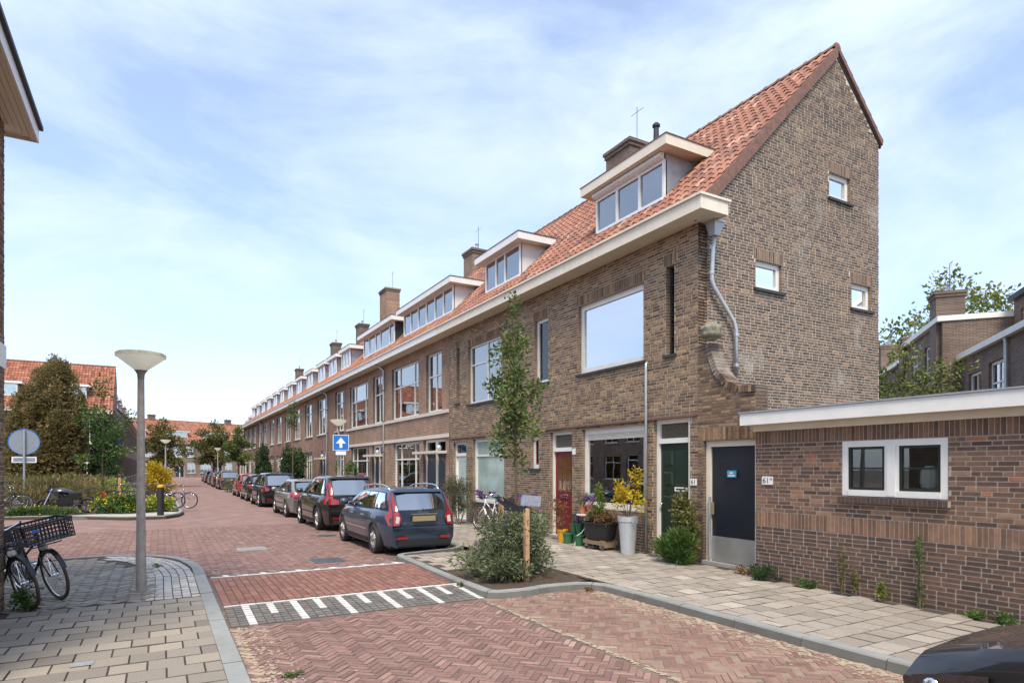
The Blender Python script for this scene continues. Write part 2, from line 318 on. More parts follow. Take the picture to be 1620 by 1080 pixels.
mat('ink', (0.012, 0.012, 0.02), 0.5, 4, 0.0)
mat('sticker_blue', (0.06, 0.30, 0.42), 0.35, 4, 0.05)
mat('rubber', (0.022, 0.022, 0.023), 0.75, 20, 0.2)
mat('tyre_brown', (0.085, 0.05, 0.035), 0.75, 20, 0.2)
mat('rim_silver', (0.5, 0.5, 0.5), 0.3, 4, 0.06, metal=0.8)
mat('chrome', (0.72, 0.72, 0.71), 0.18, 4, 0.04, metal=0.95)
mat('black_metal', (0.014, 0.014, 0.015), 0.35, 8, 0.15, spec=0.5)
mat('black_plastic', (0.016, 0.016, 0.017), 0.55, 8, 0.15)
mat('white_metal', (0.74, 0.73, 0.69), 0.35, 8, 0.06)
mat('tail_red', (0.30, 0.008, 0.008), 0.15, 60, 0.35, coat=1.0)
mat('lamp_clear', (0.62, 0.60, 0.56), 0.12, 8, 0.05, coat=0.6)
mat('lamp_dark', (0.05, 0.05, 0.052), 0.1, 30, 0.5, metal=0.5, coat=1.0)
mat('lamp_amber', (0.7, 0.3, 0.05), 0.2, 8, 0.05)
mat('plate_yellow', (0.30, 0.245, 0.12), 0.5, 8, 0.05)
mat('wood_stake', (0.50, 0.31, 0.17), 0.8, 14, 0.2, 0.2, 40)
mat('wood_old', (0.23, 0.16, 0.105), 0.85, 14, 0.25, 0.3, 40)
mat('terracotta', (0.36, 0.13, 0.07), 0.8, 8, 0.15)
mat('pot_green', (0.035, 0.14, 0.06), 0.45, 8, 0.12)
mat('pot_yellow', (0.70, 0.34, 0.02), 0.45, 8, 0.1)
mat('bark', (0.12, 0.09, 0.055), 0.9, 18, 0.35, 0.6, 50, stain=(5, 0.58, (0.17, 0.16, 0.09), 0.6))
mat('stone_ball', (0.22, 0.21, 0.155), 0.9, 14, 0.25, 0.5, 60, stain=(5, 0.55, (0.17, 0.20, 0.12), 0.6))
mat('crate_black', (0.012, 0.013, 0.016), 0.45, 8, 0.1)
mat('blue_fabric', (0.33, 0.37, 0.48), 0.8, 8, 0.25, stain=(9, 0.55, (0.6, 0.6, 0.66), 0.6))
mat('purple', [(0.0, (0.07, 0.03, 0.13)), (0.5, (0.15, 0.07, 0.25)), (1.0, (0.27, 0.15, 0.38))], 0.7, 20, 0.2)
def leafmat(name, a, b, c, tr=0.3):
    mat(name, [(0.0, a), (0.5, b), (1.0, c)], 0.55, 6, 0.2, trans=tr)
leafmat('leaf_tree', (0.05, 0.085, 0.018), (0.125, 0.18, 0.042), (0.27, 0.29, 0.09))
leafmat('leaf_bush', (0.05, 0.068, 0.028), (0.15, 0.185, 0.085), (0.34, 0.36, 0.21))
leafmat('leaf_green', (0.03, 0.07, 0.012), (0.075, 0.15, 0.025), (0.18, 0.27, 0.05))
leafmat('leaf_lime', (0.09, 0.14, 0.015), (0.21, 0.28, 0.03), (0.38, 0.42, 0.07))
leafmat('leaf_yard', (0.07, 0.095, 0.018), (0.15, 0.185, 0.035), (0.27, 0.28, 0.07))
leafmat('leaf_dark', (0.012, 0.032, 0.010), (0.03, 0.07, 0.018), (0.075, 0.13, 0.03))
leafmat('leaf_conifer', (0.11, 0.095, 0.032), (0.215, 0.18, 0.065), (0.36, 0.25, 0.105), 0.35)
leafmat('leaf_yellow', (0.30, 0.22, 0.01), (0.58, 0.41, 0.012), (0.72, 0.56, 0.04))
leafmat('leaf_olive', (0.07, 0.075, 0.02), (0.16, 0.16, 0.04), (0.27, 0.24, 0.08))
leafmat('leaf_autumn', (0.10, 0.06, 0.02), (0.22, 0.12, 0.04), (0.36, 0.24, 0.09))
leafmat('leaf_grass', (0.085, 0.085, 0.03), (0.17, 0.15, 0.055), (0.33, 0.23, 0.10))
leafmat('leaf_rosemary', (0.06, 0.065, 0.03), (0.12, 0.125, 0.06), (0.20, 0.19, 0.11))
leafmat('flower_yellow', (0.65, 0.42, 0.01), (0.82, 0.60, 0.02), (0.88, 0.70, 0.08))
glass('glass', base=0.05, ior=1.45); glass('glass_clear', base=0.26, ior=1.7); glass('glass_rear', tint=(0.5, 0.6, 0.55), base=0.34, ior=1.6); glass('glass_front', base=0.42, ior=1.6); glass('glass_coated', base=0.62, ior=1.7); glass('glass_car', tint=(0.35, 0.42, 0.39), base=0.12)
def paint(name, c, metal=0.35): mat(name, c, 0.33, 4, 0.03, metal=metal, coat=1.0)
paint('paint_blue', (0.035, 0.062, 0.105)); paint('paint_brownblack', (0.030, 0.025, 0.023)); paint('paint_silver', (0.30, 0.285, 0.265), 0.5)
paint('paint_navy', (0.018, 0.022, 0.032)); paint('paint_black', (0.012, 0.011, 0.011), 0.1); paint('paint_red', (0.42, 0.03, 0.02), 0.1)
paint('paint_grey', (0.12, 0.115, 0.11)); paint('paint_steelblue', (0.06, 0.085, 0.14)); paint('paint_maroon', (0.11, 0.02, 0.02))

# ---------------------------------------------------------------- brickwork
CH = 0.0605                                   # course height
def zs(z, z0=0.1): return z0 + round((z - z0) / CH) * CH
def lay_courses(a0, a1, z0, z1, holes, keep=None, seed=1, tone=None):
    """wild bond: every course a random run of stretchers and headers, cut at openings; returns (a0, a1, z0, z1, rnd)"""
    r = random.Random(seed); out = []; i = 0; z = z0
    while z + CH * 0.6 < z1:
        zc = z + CH / 2; segs = [(a0, a1)]
        for h in holes:
            if h[2] - 0.005 < zc < h[3] + 0.005:
                ns = []
                for s in segs:
                    if h[1] <= s[0] or h[0] >= s[1]: ns.append(s); continue
                    if h[0] > s[0]: ns.append((s[0], h[0]))
                    if h[1] < s[1]: ns.append((h[1], s[1]))
                segs = ns
        x = a0 - r.choice((0.0, 0.055, 0.11, 0.165)); run = 0
        cuts = []
        while x < a1:
            ln = 0.22 if (run < 1 or r.random() < 0.62) else 0.11
            run = run + 1 if ln > 0.2 else 0
            cuts.append((x, x + ln)); x += ln
        for (p, q) in cuts:
            v = r.betavariate(2.0, 2.2)
            for s in segs:
                b0, b1 = max(p, s[0]), min(q, s[1])
                if b1 - b0 < 0.035: continue
                if keep and not keep((b0 + b1) / 2, zc, b1 - b0): continue
                vv = v if tone is None else tone((b0 + b1) / 2, zc, v)
                out.append((b0 + 0.0065, b1 - 0.0065, z + 0.0065, z + CH - 0.0065, vv))
        z += CH; i += 1
    return out
def soldiers(a0, a1, z0, z1, seed=3, tone=None):
    r = random.Random(seed); n = max(1, round((a1 - a0) / 0.0605)); w = (a1 - a0) / n
    return [(a0 + k * w + 0.005, a0 + (k + 1) * w - 0.005, z0 + 0.005, z1 - 0.005, r.betavariate(2.2, 2) if tone is None else tone(r.random())) for k in range(n)]
BM = {}
def piece_mesh(name, F, la, lz, rv, material, dep=0.006, bev=0.0025):
    key = (name, round(la, 3), round(lz, 3), round(rv * 14), material.name, tuple(F.N), dep)
    if key not in BM:
        b = MB(); b.cur = round(rv * 14) / 14.0; G = Fr((0, 0, 0), F.A, F.N); put_piece(b, G, (-la / 2, la / 2, -lz / 2, lz / 2, b.cur), dep, bev)
        BM[key] = b.mesh(name, material)
    return BM[key]
def put_piece(b, F, pc, dep=0.006, bev=0.0025, jit=0.0):
    p0, p1, q0, q1, rv = pc; b.cur = rv; i = len(b.v)
    b.v += [F.p(p0, -0.004, q0), F.p(p1, -0.004, q0), F.p(p1, -0.004, q1), F.p(p0, -0.004, q1),
            F.p(p0 + bev, dep, q0 + bev), F.p(p1 - bev, dep, q0 + bev), F.p(p1 - bev, dep, q1 - bev), F.p(p0 + bev, dep, q1 - bev)]
    for f in ((4, 5, 6, 7), (0, 1, 5, 4), (1, 2, 6, 5), (2, 3, 7, 6), (3, 0, 4, 7)): b.face(tuple(i + k for k in f))
def in_view(P):
    x, y, z = P; S, C = math.sin(TH), math.cos(TH); d = x * S + y * C; l = x * C - y * S
    if d < 0.3: return None
    u, v = 810 + 985 * l / d, 739 - 985 * (z - 1.9) / d
    return d if -5 < u < 1625 and -5 < v < 1085 else None
def brick_wall(F, pieces, material, parent, org, single=300, name='brick', dep=0.006):
    """the SINGLE nearest pieces in view become objects of their own, the rest one mesh of real bricks"""
    sc_ = []
    for k, pc in enumerate(pieces):
        P = F.p((pc[0] + pc[1]) / 2, 0, (pc[2] + pc[3]) / 2); d = in_view(P)
        if d is not None: sc_.append((d - (pc[1] - pc[0]) * 1.5, k))
    sc_.sort(); pick = {k for _, k in sc_[:single]}
    rest = MB(); o = Vector(org)
    for k, pc in enumerate(pieces):
        if k in pick:
            c = Vector(F.p((pc[0] + pc[1]) / 2, 0, (pc[2] + pc[3]) / 2)) - o
            link(name, piece_mesh(name, F, pc[1] - pc[0], pc[3] - pc[2], pc[4], material, dep), parent, c)
        else: put_piece(rest, F, pc, dep)
    if rest.f: rest.build(name + 'work', material, parent, org, kind='stuff')
def wall_body(F, a0, a1, z0, z1, holes, th, b):
    """solid wall of thickness th with rectangular openings"""
    xs = sorted({a0, a1, *[h[0] for h in holes if a0 < h[0] < a1], *[h[1] for h in holes if a0 < h[1] < a1]})
    for x0, x1 in zip(xs, xs[1:]):
        m = (x0 + x1) / 2; cs = sorted((h[2], h[3]) for h in holes if h[0] < m < h[1]); z = z0
        for (c0, c1) in cs:
            if c0 > z: b.fbox(F, x0, x1, -th, 0, z, c0)
            z = max(z, c1)
        if z < z1: b.fbox(F, x0, x1, -th, 0, z, z1)
def reveal(F, h, b, dep=0.12, n0=0.004):
    a0, a1, z0, z1 = h; e = 0.004
    b.fbox(F, a0, a0 + e, -dep, n0, z0, z1); b.fbox(F, a1 - e, a1, -dep, n0, z0, z1); b.fbox(F, a0 + e, a1 - e, -dep, n0, z1 - e, z1)

# ---------------------------------------------------------------- windows, doors
def window(parent, F, org, a0, a1, z0, z1, cols=(), rows=(), back=0.085, fw=0.065, frame='white_paint', pane='glass', sill='sill_black', curtain=None, sash=None, label=None, name='window', sillz=0.05, mw=0.05, grid=None, dp=0.06):
    """frame with mullions at the fractions cols, and for each column a transom at rows[k]; panes, sill and curtain are children"""
    b = MB(); g = 0.004
    a0 += g; a1 -= g; z0 += g; z1 -= g
    zb = z0 + (0.005 if sill is None else 0.012)
    b.fbox(F, a0, a0 + fw, -back - dp, -back, zb, z1); b.fbox(F, a1 - fw, a1, -back - dp, -back, zb, z1)
    b.fbox(F, a0 + fw, a1 - fw, -back - dp, -back, z1 - fw, z1); b.fbox(F, a0 + fw, a1 - fw, -back - dp, -back + 0.012, zb, zb + fw)
    ia0, ia1, iz0, iz1 = a0 + fw, a1 - fw, zb + fw, z1 - fw
    xs = [ia0] + [ia0 + c * (ia1 - ia0) for c in cols] + [ia1]
    for x in xs[1:-1]: b.fbox(F, x - mw / 2, x + mw / 2, -back - dp + 0.005, -back - 0.004, iz0, iz1)
    cells = []
    for k in range(len(xs) - 1):
        l = xs[k] + (mw / 2 if k else 0); r = xs[k + 1] - (mw / 2 if k < len(xs) - 2 else 0)
        rr = rows[k] if rows and isinstance(rows[0], (tuple, list)) else rows
        zz = [iz0] + [iz0 + q * (iz1 - iz0) for q in rr] + [iz1]
        for q in zz[1:-1]: b.fbox(F, l, r, -back - dp + 0.008, -back - 0.002, q - mw / 2, q + mw / 2)
        for j in range(len(zz) - 1): cells.append((l, r, zz[j] + (mw / 2 if j else 0), zz[j + 1] - (mw / 2 if j < len(zz) - 2 else 0)))
    w = b.build(name, MAT[frame], parent, org)
    if label: w['label'] = label
    sw = 0.0
    for (l, r, q0, q1) in cells:
        if sash:
            s = MB(); sw = 0.035
            s.fbox(F, l, l + sw, -back - 0.045, -back - 0.012, q0, q1); s.fbox(F, r - sw, r, -back - 0.045, -back - 0.012, q0, q1)
            s.fbox(F, l + sw, r - sw, -back - 0.045, -back - 0.012, q0, q0 + sw); s.fbox(F, l + sw, r - sw, -back - 0.045, -back - 0.012, q1 - sw, q1)
            if grid:
                for gz in grid: s.fbox(F, l + sw, r - sw, -back - 0.04, -back - 0.014, q0 + (q1 - q0) * gz - 0.012, q0 + (q1 - q0) * gz + 0.012)
            s.build('sash', MAT[sash], w, org)
        p = MB(); n = -back - 0.035
        p.fbox(F, l + sw, r - sw, n - 0.004, n, q0 + sw, q1 - sw); p.build('pane', MAT[pane], w, org)
    if curtain:
        c = MB(); kind, f0, f1 = curtain
        nn = 40; P = []
        for zq in (iz0 + f0 * (iz1 - iz0), iz0 + f1 * (iz1 - iz0)):
            P.append([F.p(ia0 + (ia1 - ia0) * k / nn, -back - 0.085 + 0.018 * math.sin(k * 1.9) + 0.01 * math.sin(k * 0.7), zq) for k in range(nn + 1)])
        c.grid(P); c.build('curtain', MAT[kind], w, org)
    if sill:
        s = MB(); s.fbox(F, a0 - 0.06, a1 + 0.06, -back + 0.02, 0.06, z0 - sillz, z0 + 0.008); s.build('sill', MAT[sill], w, org)
    return w
def door(parent, F, org, a0, a1, z0, z1, leaf='door_green', frame='white_paint', transom=None, panels=(), label=None, glazed=None, back=0.12, fw=0.07, letterbox=None, knob=True, pane='glass', leafname='door'):
    b = MB(); g = 0.004; a0 += g; a1 -= g; z1 -= g; top = z1
    b.fbox(F, a0, a0 + fw, -back - 0.06, -back + 0.03, z0, z1); b.fbox(F, a1 - fw, a1, -back - 0.06, -back + 0.03, z0, z1); b.fbox(F, a0 + fw, a1 - fw, -back - 0.06, -back + 0.03, z1 - fw, z1)
    if transom:
        b.fbox(F, a0 + fw, a1 - fw, -back - 0.06, -back + 0.05, transom - 0.05, transom + 0.05); top = transom - 0.05
    else: top = z1 - fw
    fr = b.build('door_frame', MAT[frame], parent, org)
    if transom:
        p = MB(); p.fbox(F, a0 + fw, a1 - fw, -back - 0.045, -back - 0.03, transom + 0.05, z1 - fw); p.build('transom_light', MAT[pane], fr, org)
    st = MB(); st.fbox(F, a0 - 0.02, a1 + 0.02, -back - 0.1, 0.03, z0 - 0.06, z0 + 0.05); st.build('threshold', MAT['concrete'], fr, org)
    l0, l1, q0 = a0 + fw, a1 - fw, z0 + 0.05
    d = MB(); d.fbox(F, l0, l1, -back - 0.05, -back - 0.01, q0, top)
    for (x0, x1, y0, y1) in panels:
        pa0, pa1, pz0, pz1 = l0 + x0 * (l1 - l0), l0 + x1 * (l1 - l0), q0 + y0 * (top - q0), q0 + y1 * (top - q0); m = 0.022
        d.hexa([F.p(pa0, -back - 0.012, pz0), F.p(pa1, -back - 0.012, pz0), F.p(pa1, -back - 0.012, pz1), F.p(pa0, -back - 0.012, pz1),
                F.p(pa0 + m, -back + 0.012, pz0 + m), F.p(pa1 - m, -back + 0.012, pz0 + m), F.p(pa1 - m, -back + 0.012, pz1 - m), F.p(pa0 + m, -back + 0.012, pz1 - m)])
    do = d.build(leafname, MAT[leaf], parent, org)
    if label: do['label'] = label
    if glazed:
        x0, x1, y0, y1, nc, nr, gm = glazed; pa0, pa1, pz0, pz1 = l0 + x0 * (l1 - l0), l0 + x1 * (l1 - l0), q0 + y0 * (top - q0), q0 + y1 * (top - q0)
        for i in range(nc):
            for j in range(nr):
                p = MB(); ww, hh = (pa1 - pa0) / nc, (pz1 - pz0) / nr
                p.fbox(F, pa0 + i * ww + 0.014, pa0 + (i + 1) * ww - 0.014, -back - 0.012, -back - 0.004, pz0 + j * hh + 0.014, pz0 + (j + 1) * hh - 0.014); p.build('pane', MAT[gm], do, org)
    if letterbox:
        x0, x1, yy, mm = letterbox
        p = MB(); p.fbox(F, l0 + x0 * (l1 - l0), l0 + x1 * (l1 - l0), -back - 0.01, -back + 0.015, q0 + yy, q0 + yy + 0.085); lb = p.build('letterbox', MAT[mm], do, org)
        p = MB(); p.fbox(F, l0 + (x0 + .12 * (x1 - x0)) * (l1 - l0), l0 + (x1 - .12 * (x1 - x0)) * (l1 - l0), -back + 0.012, -back + 0.018, q0 + yy + 0.03, q0 + yy + 0.058); p.build('letterbox_slot', MAT['ink'], do, org)
    if knob:
        p = MB(); c = F.p(l1 - 0.075, -back + 0.05, q0 + 1.0); p.cyl(F.p(l1 - 0.075, -back - 0.01, q0 + 1.0), c, 0.012, n=8); p.lathe([(0.004, -0.02), (0.03, -0.012), (0.034, 0.0), (0.03, 0.012), (0.004, 0.02)], c, 10); p.build('door_knob', MAT['chrome'], do, org, smooth=True)
    return do

# ---------------------------------------------------------------- pantile roofs
TW, TL = 0.225, 0.335
def tile_points(w, l, seg=7):
    P = []
    for (v, lift) in ((0.0, 0.028), (1.0, 0.0)):
        row = []
        for k in range(seg + 1):
            t = k / seg; z = 0.020 + 0.026 * math.sin(2 * math.pi * (t * 1.12 - 0.02)) + (0.01 if t > 0.9 else 0)
            row.append((t * (w + 0.02), v * (l + 0.045), z + lift))
        P.append(row)
    return P
def put_tile(b, O, A, U, N, a, u, rv):
    """one S-shaped tile whose lower left corner is at (a, u) on the slope; A along the eave, U up the slope"""
    b.cur = rv; base = O + A * a + U * u; P = tile_points(TW, TL)
    P = [[tuple(base + A * x + U * y + N * z) for (x, y, z) in row] for row in P]
    b.grid(P)
    e = [tuple(Vector(p) - N * 0.022) for p in P[0]]; b.grid([e, P[0]])         # the thick lower edge
def roof_slope(parent, org, O, A, U, N, width, length, holes=(), single=0, mt='roof_tile', seed=1, tone=None):
    r = random.Random(seed); rest = MB(); O, A, U, N = Vector(O), Vector(A), Vector(U), Vector(N); o = Vector(org)
    nc, nr = int(width / TW), int(math.ceil(length / TL)); tw = width / nc
    cand = []
    for j in range(nr):
        for i in range(nc):
            a, u = i * tw, j * TL; ca, cu = a + tw / 2, u + TL / 2
            if u + TL > length + 0.12: continue
            if any(h[0] < ca < h[1] and h[2] < cu < h[3] for h in holes): continue
            P = O + A * ca + U * cu; d = in_view(P)
            cand.append((d if d is not None else 1e9, i, j, a, u, min(1, max(0, r.gauss(0.5, 0.27)))))
    cand.sort(); ms = {}
    for k, (d, i, j, a, u, rv) in enumerate(cand):
        if k < single:
            q = round(rv * 8)
            if q not in ms:
                b = MB(); put_tile(b, Vector((0, 0, 0)), A, U, N, 0, 0, q / 8); ms[q] = b.mesh('roof_tile', MAT[mt], smooth=False)
            link('roof_tile', ms[q], parent, O + A * a + U * u + N * r.uniform(0, 0.006) - o)
        else: put_tile(rest, O + N * r.uniform(0, 0.006), A, U, N, a, u, rv)
    if rest.f: rest.build('roof_tiling', MAT[mt], parent, org, kind='stuff')
def ridge(parent, org, p0, p1, n=None):
    p0, p1 = Vector(p0), Vector(p1); L = (p1 - p0).length; n = n or int(L / 0.36); d = (p1 - p0) / n; me = None
    for k in range(n):
        if me is None:
            b = MB(); prof = []
            s = d.normalized(); side = s.cross(Vector((0, 0, 1))).normalized()
            for (t, rr) in ((0.0, 0.125), (0.12, 0.125), (0.14, 0.11), (1.06, 0.105)):
                prof.append([tuple(d * t + side * (rr * math.cos(q)) + Vector((0, 0, 1)) * (rr * math.sin(q) * 0.95)) for q in [math.pi * j / 7 for j in range(8)]])
            b.grid(prof); b.poly(prof[0]); me = b.mesh('ridge_tile', MAT['ridge_tile'])
        link('ridge_tile', me, parent, p0 + d * k - Vector(org))

def chimney(parent, org, x0, x1, y0, y1, z0, z1, wm='wall_brown', pots=1, cap='wall_dark'):
    b = MB(); b.box(x0, x1, y0, y1, z0, z1 - 0.22); c = b.build('chimney', MAT[wm], parent, org)
    b = MB(); b.box(x0 - .04, x1 + .04, y0 - .04, y1 + .04, z1 - 0.22, z1 - 0.1); b.box(x0 - .08, x1 + .08, y0 - .08, y1 + .08, z1 - 0.1, z1); b.build('chimney_cap', MAT[cap], c, org)
    b = MB(); b.cyl(((x0 + x1) / 2, y0 + .1, z1), ((x0 + x1) / 2, y0 + .1, z1 + 1.1), .012, n=5); b.cyl(((x0 + x1) / 2, y0 - .2, z1 + .95), ((x0 + x1) / 2, y0 + .4, z1 + .95), .007, n=4); b.build('aerial', MAT['iron'], c, org)
    for k in range(pots):
        b = MB(); yy = y0 + (y1 - y0) * (k + 0.5) / pots; b.lathe([(0.09, z1), (0.075, z1 + 0.12), (0.07, z1 + 0.26), (0.1, z1 + 0.27), (0.1, z1 + 0.31), (0.03, z1 + 0.36)], ((x0 + x1) / 2, yy, 0), 10); b.build('chimney_pot', MAT['zinc'], c, org)

def leafy(n, sampler, size, seed, asp=2.0, up=0.3, droop=0.0, b=None):
    """n leaf-sized rhombic faces; sampler() gives a point, a tone 0-1 and an outward direction"""
    r = random.Random(seed); b = b or MB()
    for _ in range(n):
        p, tone, outd = sampler(r)
        d = Vector((r.gauss(0, 1), r.gauss(0, 1), r.gauss(0, 0.7) + up - droop)) + Vector(outd) * 0.9
        if d.length < 1e-4: continue
        d.normalize(); s = d.cross(Vector((r.gauss(0, 1), r.gauss(0, 1), r.gauss(0, 1))))
        if s.length < 1e-4: continue
        s.normalize(); L = size * r.uniform(0.6, 1.35); w = L / asp; p = Vector(p); b.cur = min(1, max(0, tone + r.gauss(0, 0.16)))
        k = d.cross(s) * (w * 0.35)
        i = len(b.v); b.v += [tuple(p), tuple(p + d * (L * .5) + s * (w * .5) + k), tuple(p + d * L), tuple(p + d * (L * .5) - s * (w * .5) + k)]
        b.face((i, i + 1, i + 2)); b.face((i, i + 2, i + 3))
    return b
def blob_sampler(clumps, shell=0.55):
    """clumps: (centre, (rx, ry, rz)); points lie mostly in the outer part of each clump, tones differ clump by clump"""
    wts = [c[1][0] * c[1][1] * c[1][2] for c in clumps]; tot = sum(wts); acc = []; s = 0
    for w in wts: s += w / tot; acc.append(s)
    def f(r):
        q = r.random(); k = 0
        while k < len(acc) - 1 and acc[k] < q: k += 1
        c, rad = clumps[k][0], clumps[k][1]
        while True:
            v = Vector((r.gauss(0, 1), r.gauss(0, 1), r.gauss(0, 1)))
            if v.length > 0.01: break
        v.normalize(); m = (shell + (1 - shell) * r.random() ** 0.5) * (1 + 0.12 * r.gauss(0, 1))
        base = ((k * 37) % 11) / 11.0
        return (c[0] + v.x * m * rad[0], c[1] + v.y * m * rad[1], c[2] + v.z * m * rad[2]), 0.25 + 0.5 * base, v
    return f
def shrub(name, label, loc, rx, ry, h, n, size, lm, seed, z0=0.1, stems=6, group=None, asp=2.2, cat='shrub', nclump=14, flowers=None, low=0.12, up=0.3):
    r = random.Random(seed); root = empty(name, (loc[0], loc[1], z0), label, cat, group); cl = []
    for k in range(nclump):
        a = r.random() * 6.283; q = r.random() ** 0.5 * 0.72; zz = low * h + (h * 0.82 - low * h) * r.random()
        sh = 1 - 0.5 * (zz / h) ** 2; cr = r.uniform(0.24, 0.42)
        cl.append(((q * rx * math.cos(a) * sh, q * ry * math.sin(a) * sh, zz), (rx * cr, ry * cr, h * cr * 0.55)))
    leafy(n, blob_sampler(cl, 0.3), size, seed + 1, asp, up).build('foliage', MAT[lm], root, kind='stuff')
    b = MB()
    for k in range(stems):
        c = cl[k % len(cl)][0]; b.tube([(c[0] * .1, c[1] * .1, -0.02), (c[0] * .5, c[1] * .5, c[2] * .5), (c[0], c[1], c[2])], [0.014, 0.01, 0.004], 5)
    b.build('stem', MAT['bark'], root)
    if flowers:
        fm, fn, fs = flowers; leafy(fn, blob_sampler([((c[0], c[1], c[2] + 0.06), (q[0] * 1.05, q[1] * 1.05, q[2] * 1.05)) for c, q in cl], 0.9), fs, seed + 5, 1.2, 0.6).build('flower', MAT[fm], root, kind='stuff')
    return root
def tree(name, label, loc, h, rx, crown0, n, size, lm, seed, z0=0.0, trunk=0.08, group=None, nl=9, shell=0.3, top=0.5, slim=1.0, dens=22):
    r = random.Random(seed); root = empty(name, (loc[0], loc[1], z0), label, 'tree', group); b = MB(); pts = []
    bend = [(r.uniform(-.06, .06) * h * 0.2, r.uniform(-.06, .06) * h * 0.2) for _ in range(3)]
    pts = [(0, 0, -0.02), (bend[0][0], bend[0][1], h * 0.35), (bend[1][0], bend[1][1], h * 0.65), (bend[2][0], bend[2][1], h * 0.95)]
    b.tube(pts, [trunk, trunk * .8, trunk * .5, trunk * .12], 8); b.build('trunk', MAT['bark'], root, smooth=True)
    lb = MB(); cl = []
    for k in range(nl):
        t = (k + 0.5) / nl; z = crown0 + (h - crown0) * t * 0.92; a = k * 2.4 + r.random(); sh = math.sin(math.pi * min(1, 0.12 + t * (1 - 0.12) * 0.97)) ** 0.7 * (1 - (1 - slim) * t)
        ex = rx * max(0.18, sh); e = (ex * .75 * math.cos(a), ex * .75 * math.sin(a), z + 0.25 * ex)
        lb.tube([(0, 0, z - 0.45 * ex), (e[0] * .5, e[1] * .5, z), e], [trunk * .3, trunk * .18, trunk * .05], 5)
        for q in range(3):
            f = 0.4 + 0.3 * q; cl.append(((e[0] * f + r.gauss(0, .08) * rx, e[1] * f + r.gauss(0, .08) * rx, z + r.gauss(0, .10) * (h - crown0) * .5 + 0.1 * f * ex), (ex * r.uniform(.28, .42), ex * r.uniform(.28, .42), (h - crown0) * r.uniform(.05, .10))))
    cl.append(((bend[2][0], bend[2][1], h * .96), (rx * .2, rx * .2, (h - crown0) * .09)))
    lb.build('branch', MAT['bark'], root)
    leafy(n, blob_sampler(cl, shell), size, seed + 2, 1.9, 0.15).build('crown', MAT[lm], root, kind='stuff')
    return root

def text_mesh(s, size, material, name, parent, loc, rot, ext=0.002, align='CENTER'):
    cu = bpy.data.curves.new('t', 'FONT'); cu.body = s; cu.size = size; cu.extrude = ext; cu.align_x = align; cu.align_y = 'CENTER'
    tmp = bpy.data.objects.new('t', cu); col.objects.link(tmp); dg = bpy.context.evaluated_depsgraph_get(); dg.update()
    me = bpy.data.meshes.new_from_object(tmp.evaluated_get(dg)); bpy.data.objects.remove(tmp); bpy.data.curves.remove(cu)
    me.materials.clear(); me.materials.append(material)
    return link(name, me, parent, loc, rot)

# ================================================================ GROUND, ROAD, PAVEMENTS
b = MB(); b.box(-400, 400, -300, 600, -0.6, -0.06); b.build('ground', MAT['ground'], kind='structure')
b = MB(); b.quad((-60, 22.0, -0.012), (12, 22.0, -0.012), (30, 230, -0.012), (-60, 230, -0.012)); b.quad((-60, 12.0, -0.012), (0.71, 12.0, -0.012), (0.71, 22.0, -0.012), (-60, 22.0, -0.012))
far_road = b.build('road_beyond', MAT['road_far'], kind='structure')

def herring(x0, x1, y0, y1, L, W, ang, keep, seed):
    """herringbone of bricks L x W (L = 3 W) turned by ang; returns (cx, cy, along-angle, rnd)"""
    r = random.Random(seed); n = 3; out = []; cx, cy = (x0 + x1) / 2, (y0 + y1) / 2; R_ = math.hypot(x1 - x0, y1 - y0) / 2 + L
    K = int(R_ / W) + 2; ca, sa = math.cos(ang), math.sin(ang)
    def add(px, py, hor):
        X = cx + px * ca - py * sa; Y = cy + px * sa + py * ca
        if x0 - .05 < X < x1 + .05 and y0 - .05 < Y < y1 + .05 and keep(X, Y): out.append((X, Y, ang + (0 if hor else math.pi / 2), r.betavariate(2.4, 2.4)))
    for j in range(-K, K):
        s = (j % (2 * n)); m0 = -((K + s) // (2 * n)) - 1
        for m in range(m0, -m0 + 1):
            x = s + 2 * n * m
            add((x + n / 2) * W, (j + .5) * W, True)
            y = s - 2 * n + 1 + 2 * n * m
            add((j + .5) * W, (y + n / 2) * W, False)
    return out
def sandy(items, f):
    r = random.Random(99); return [(x, y, a, r.uniform(.9, 1.0) if r.random() < f(x, y) else min(.9, v)) for x, y, a, v in items]
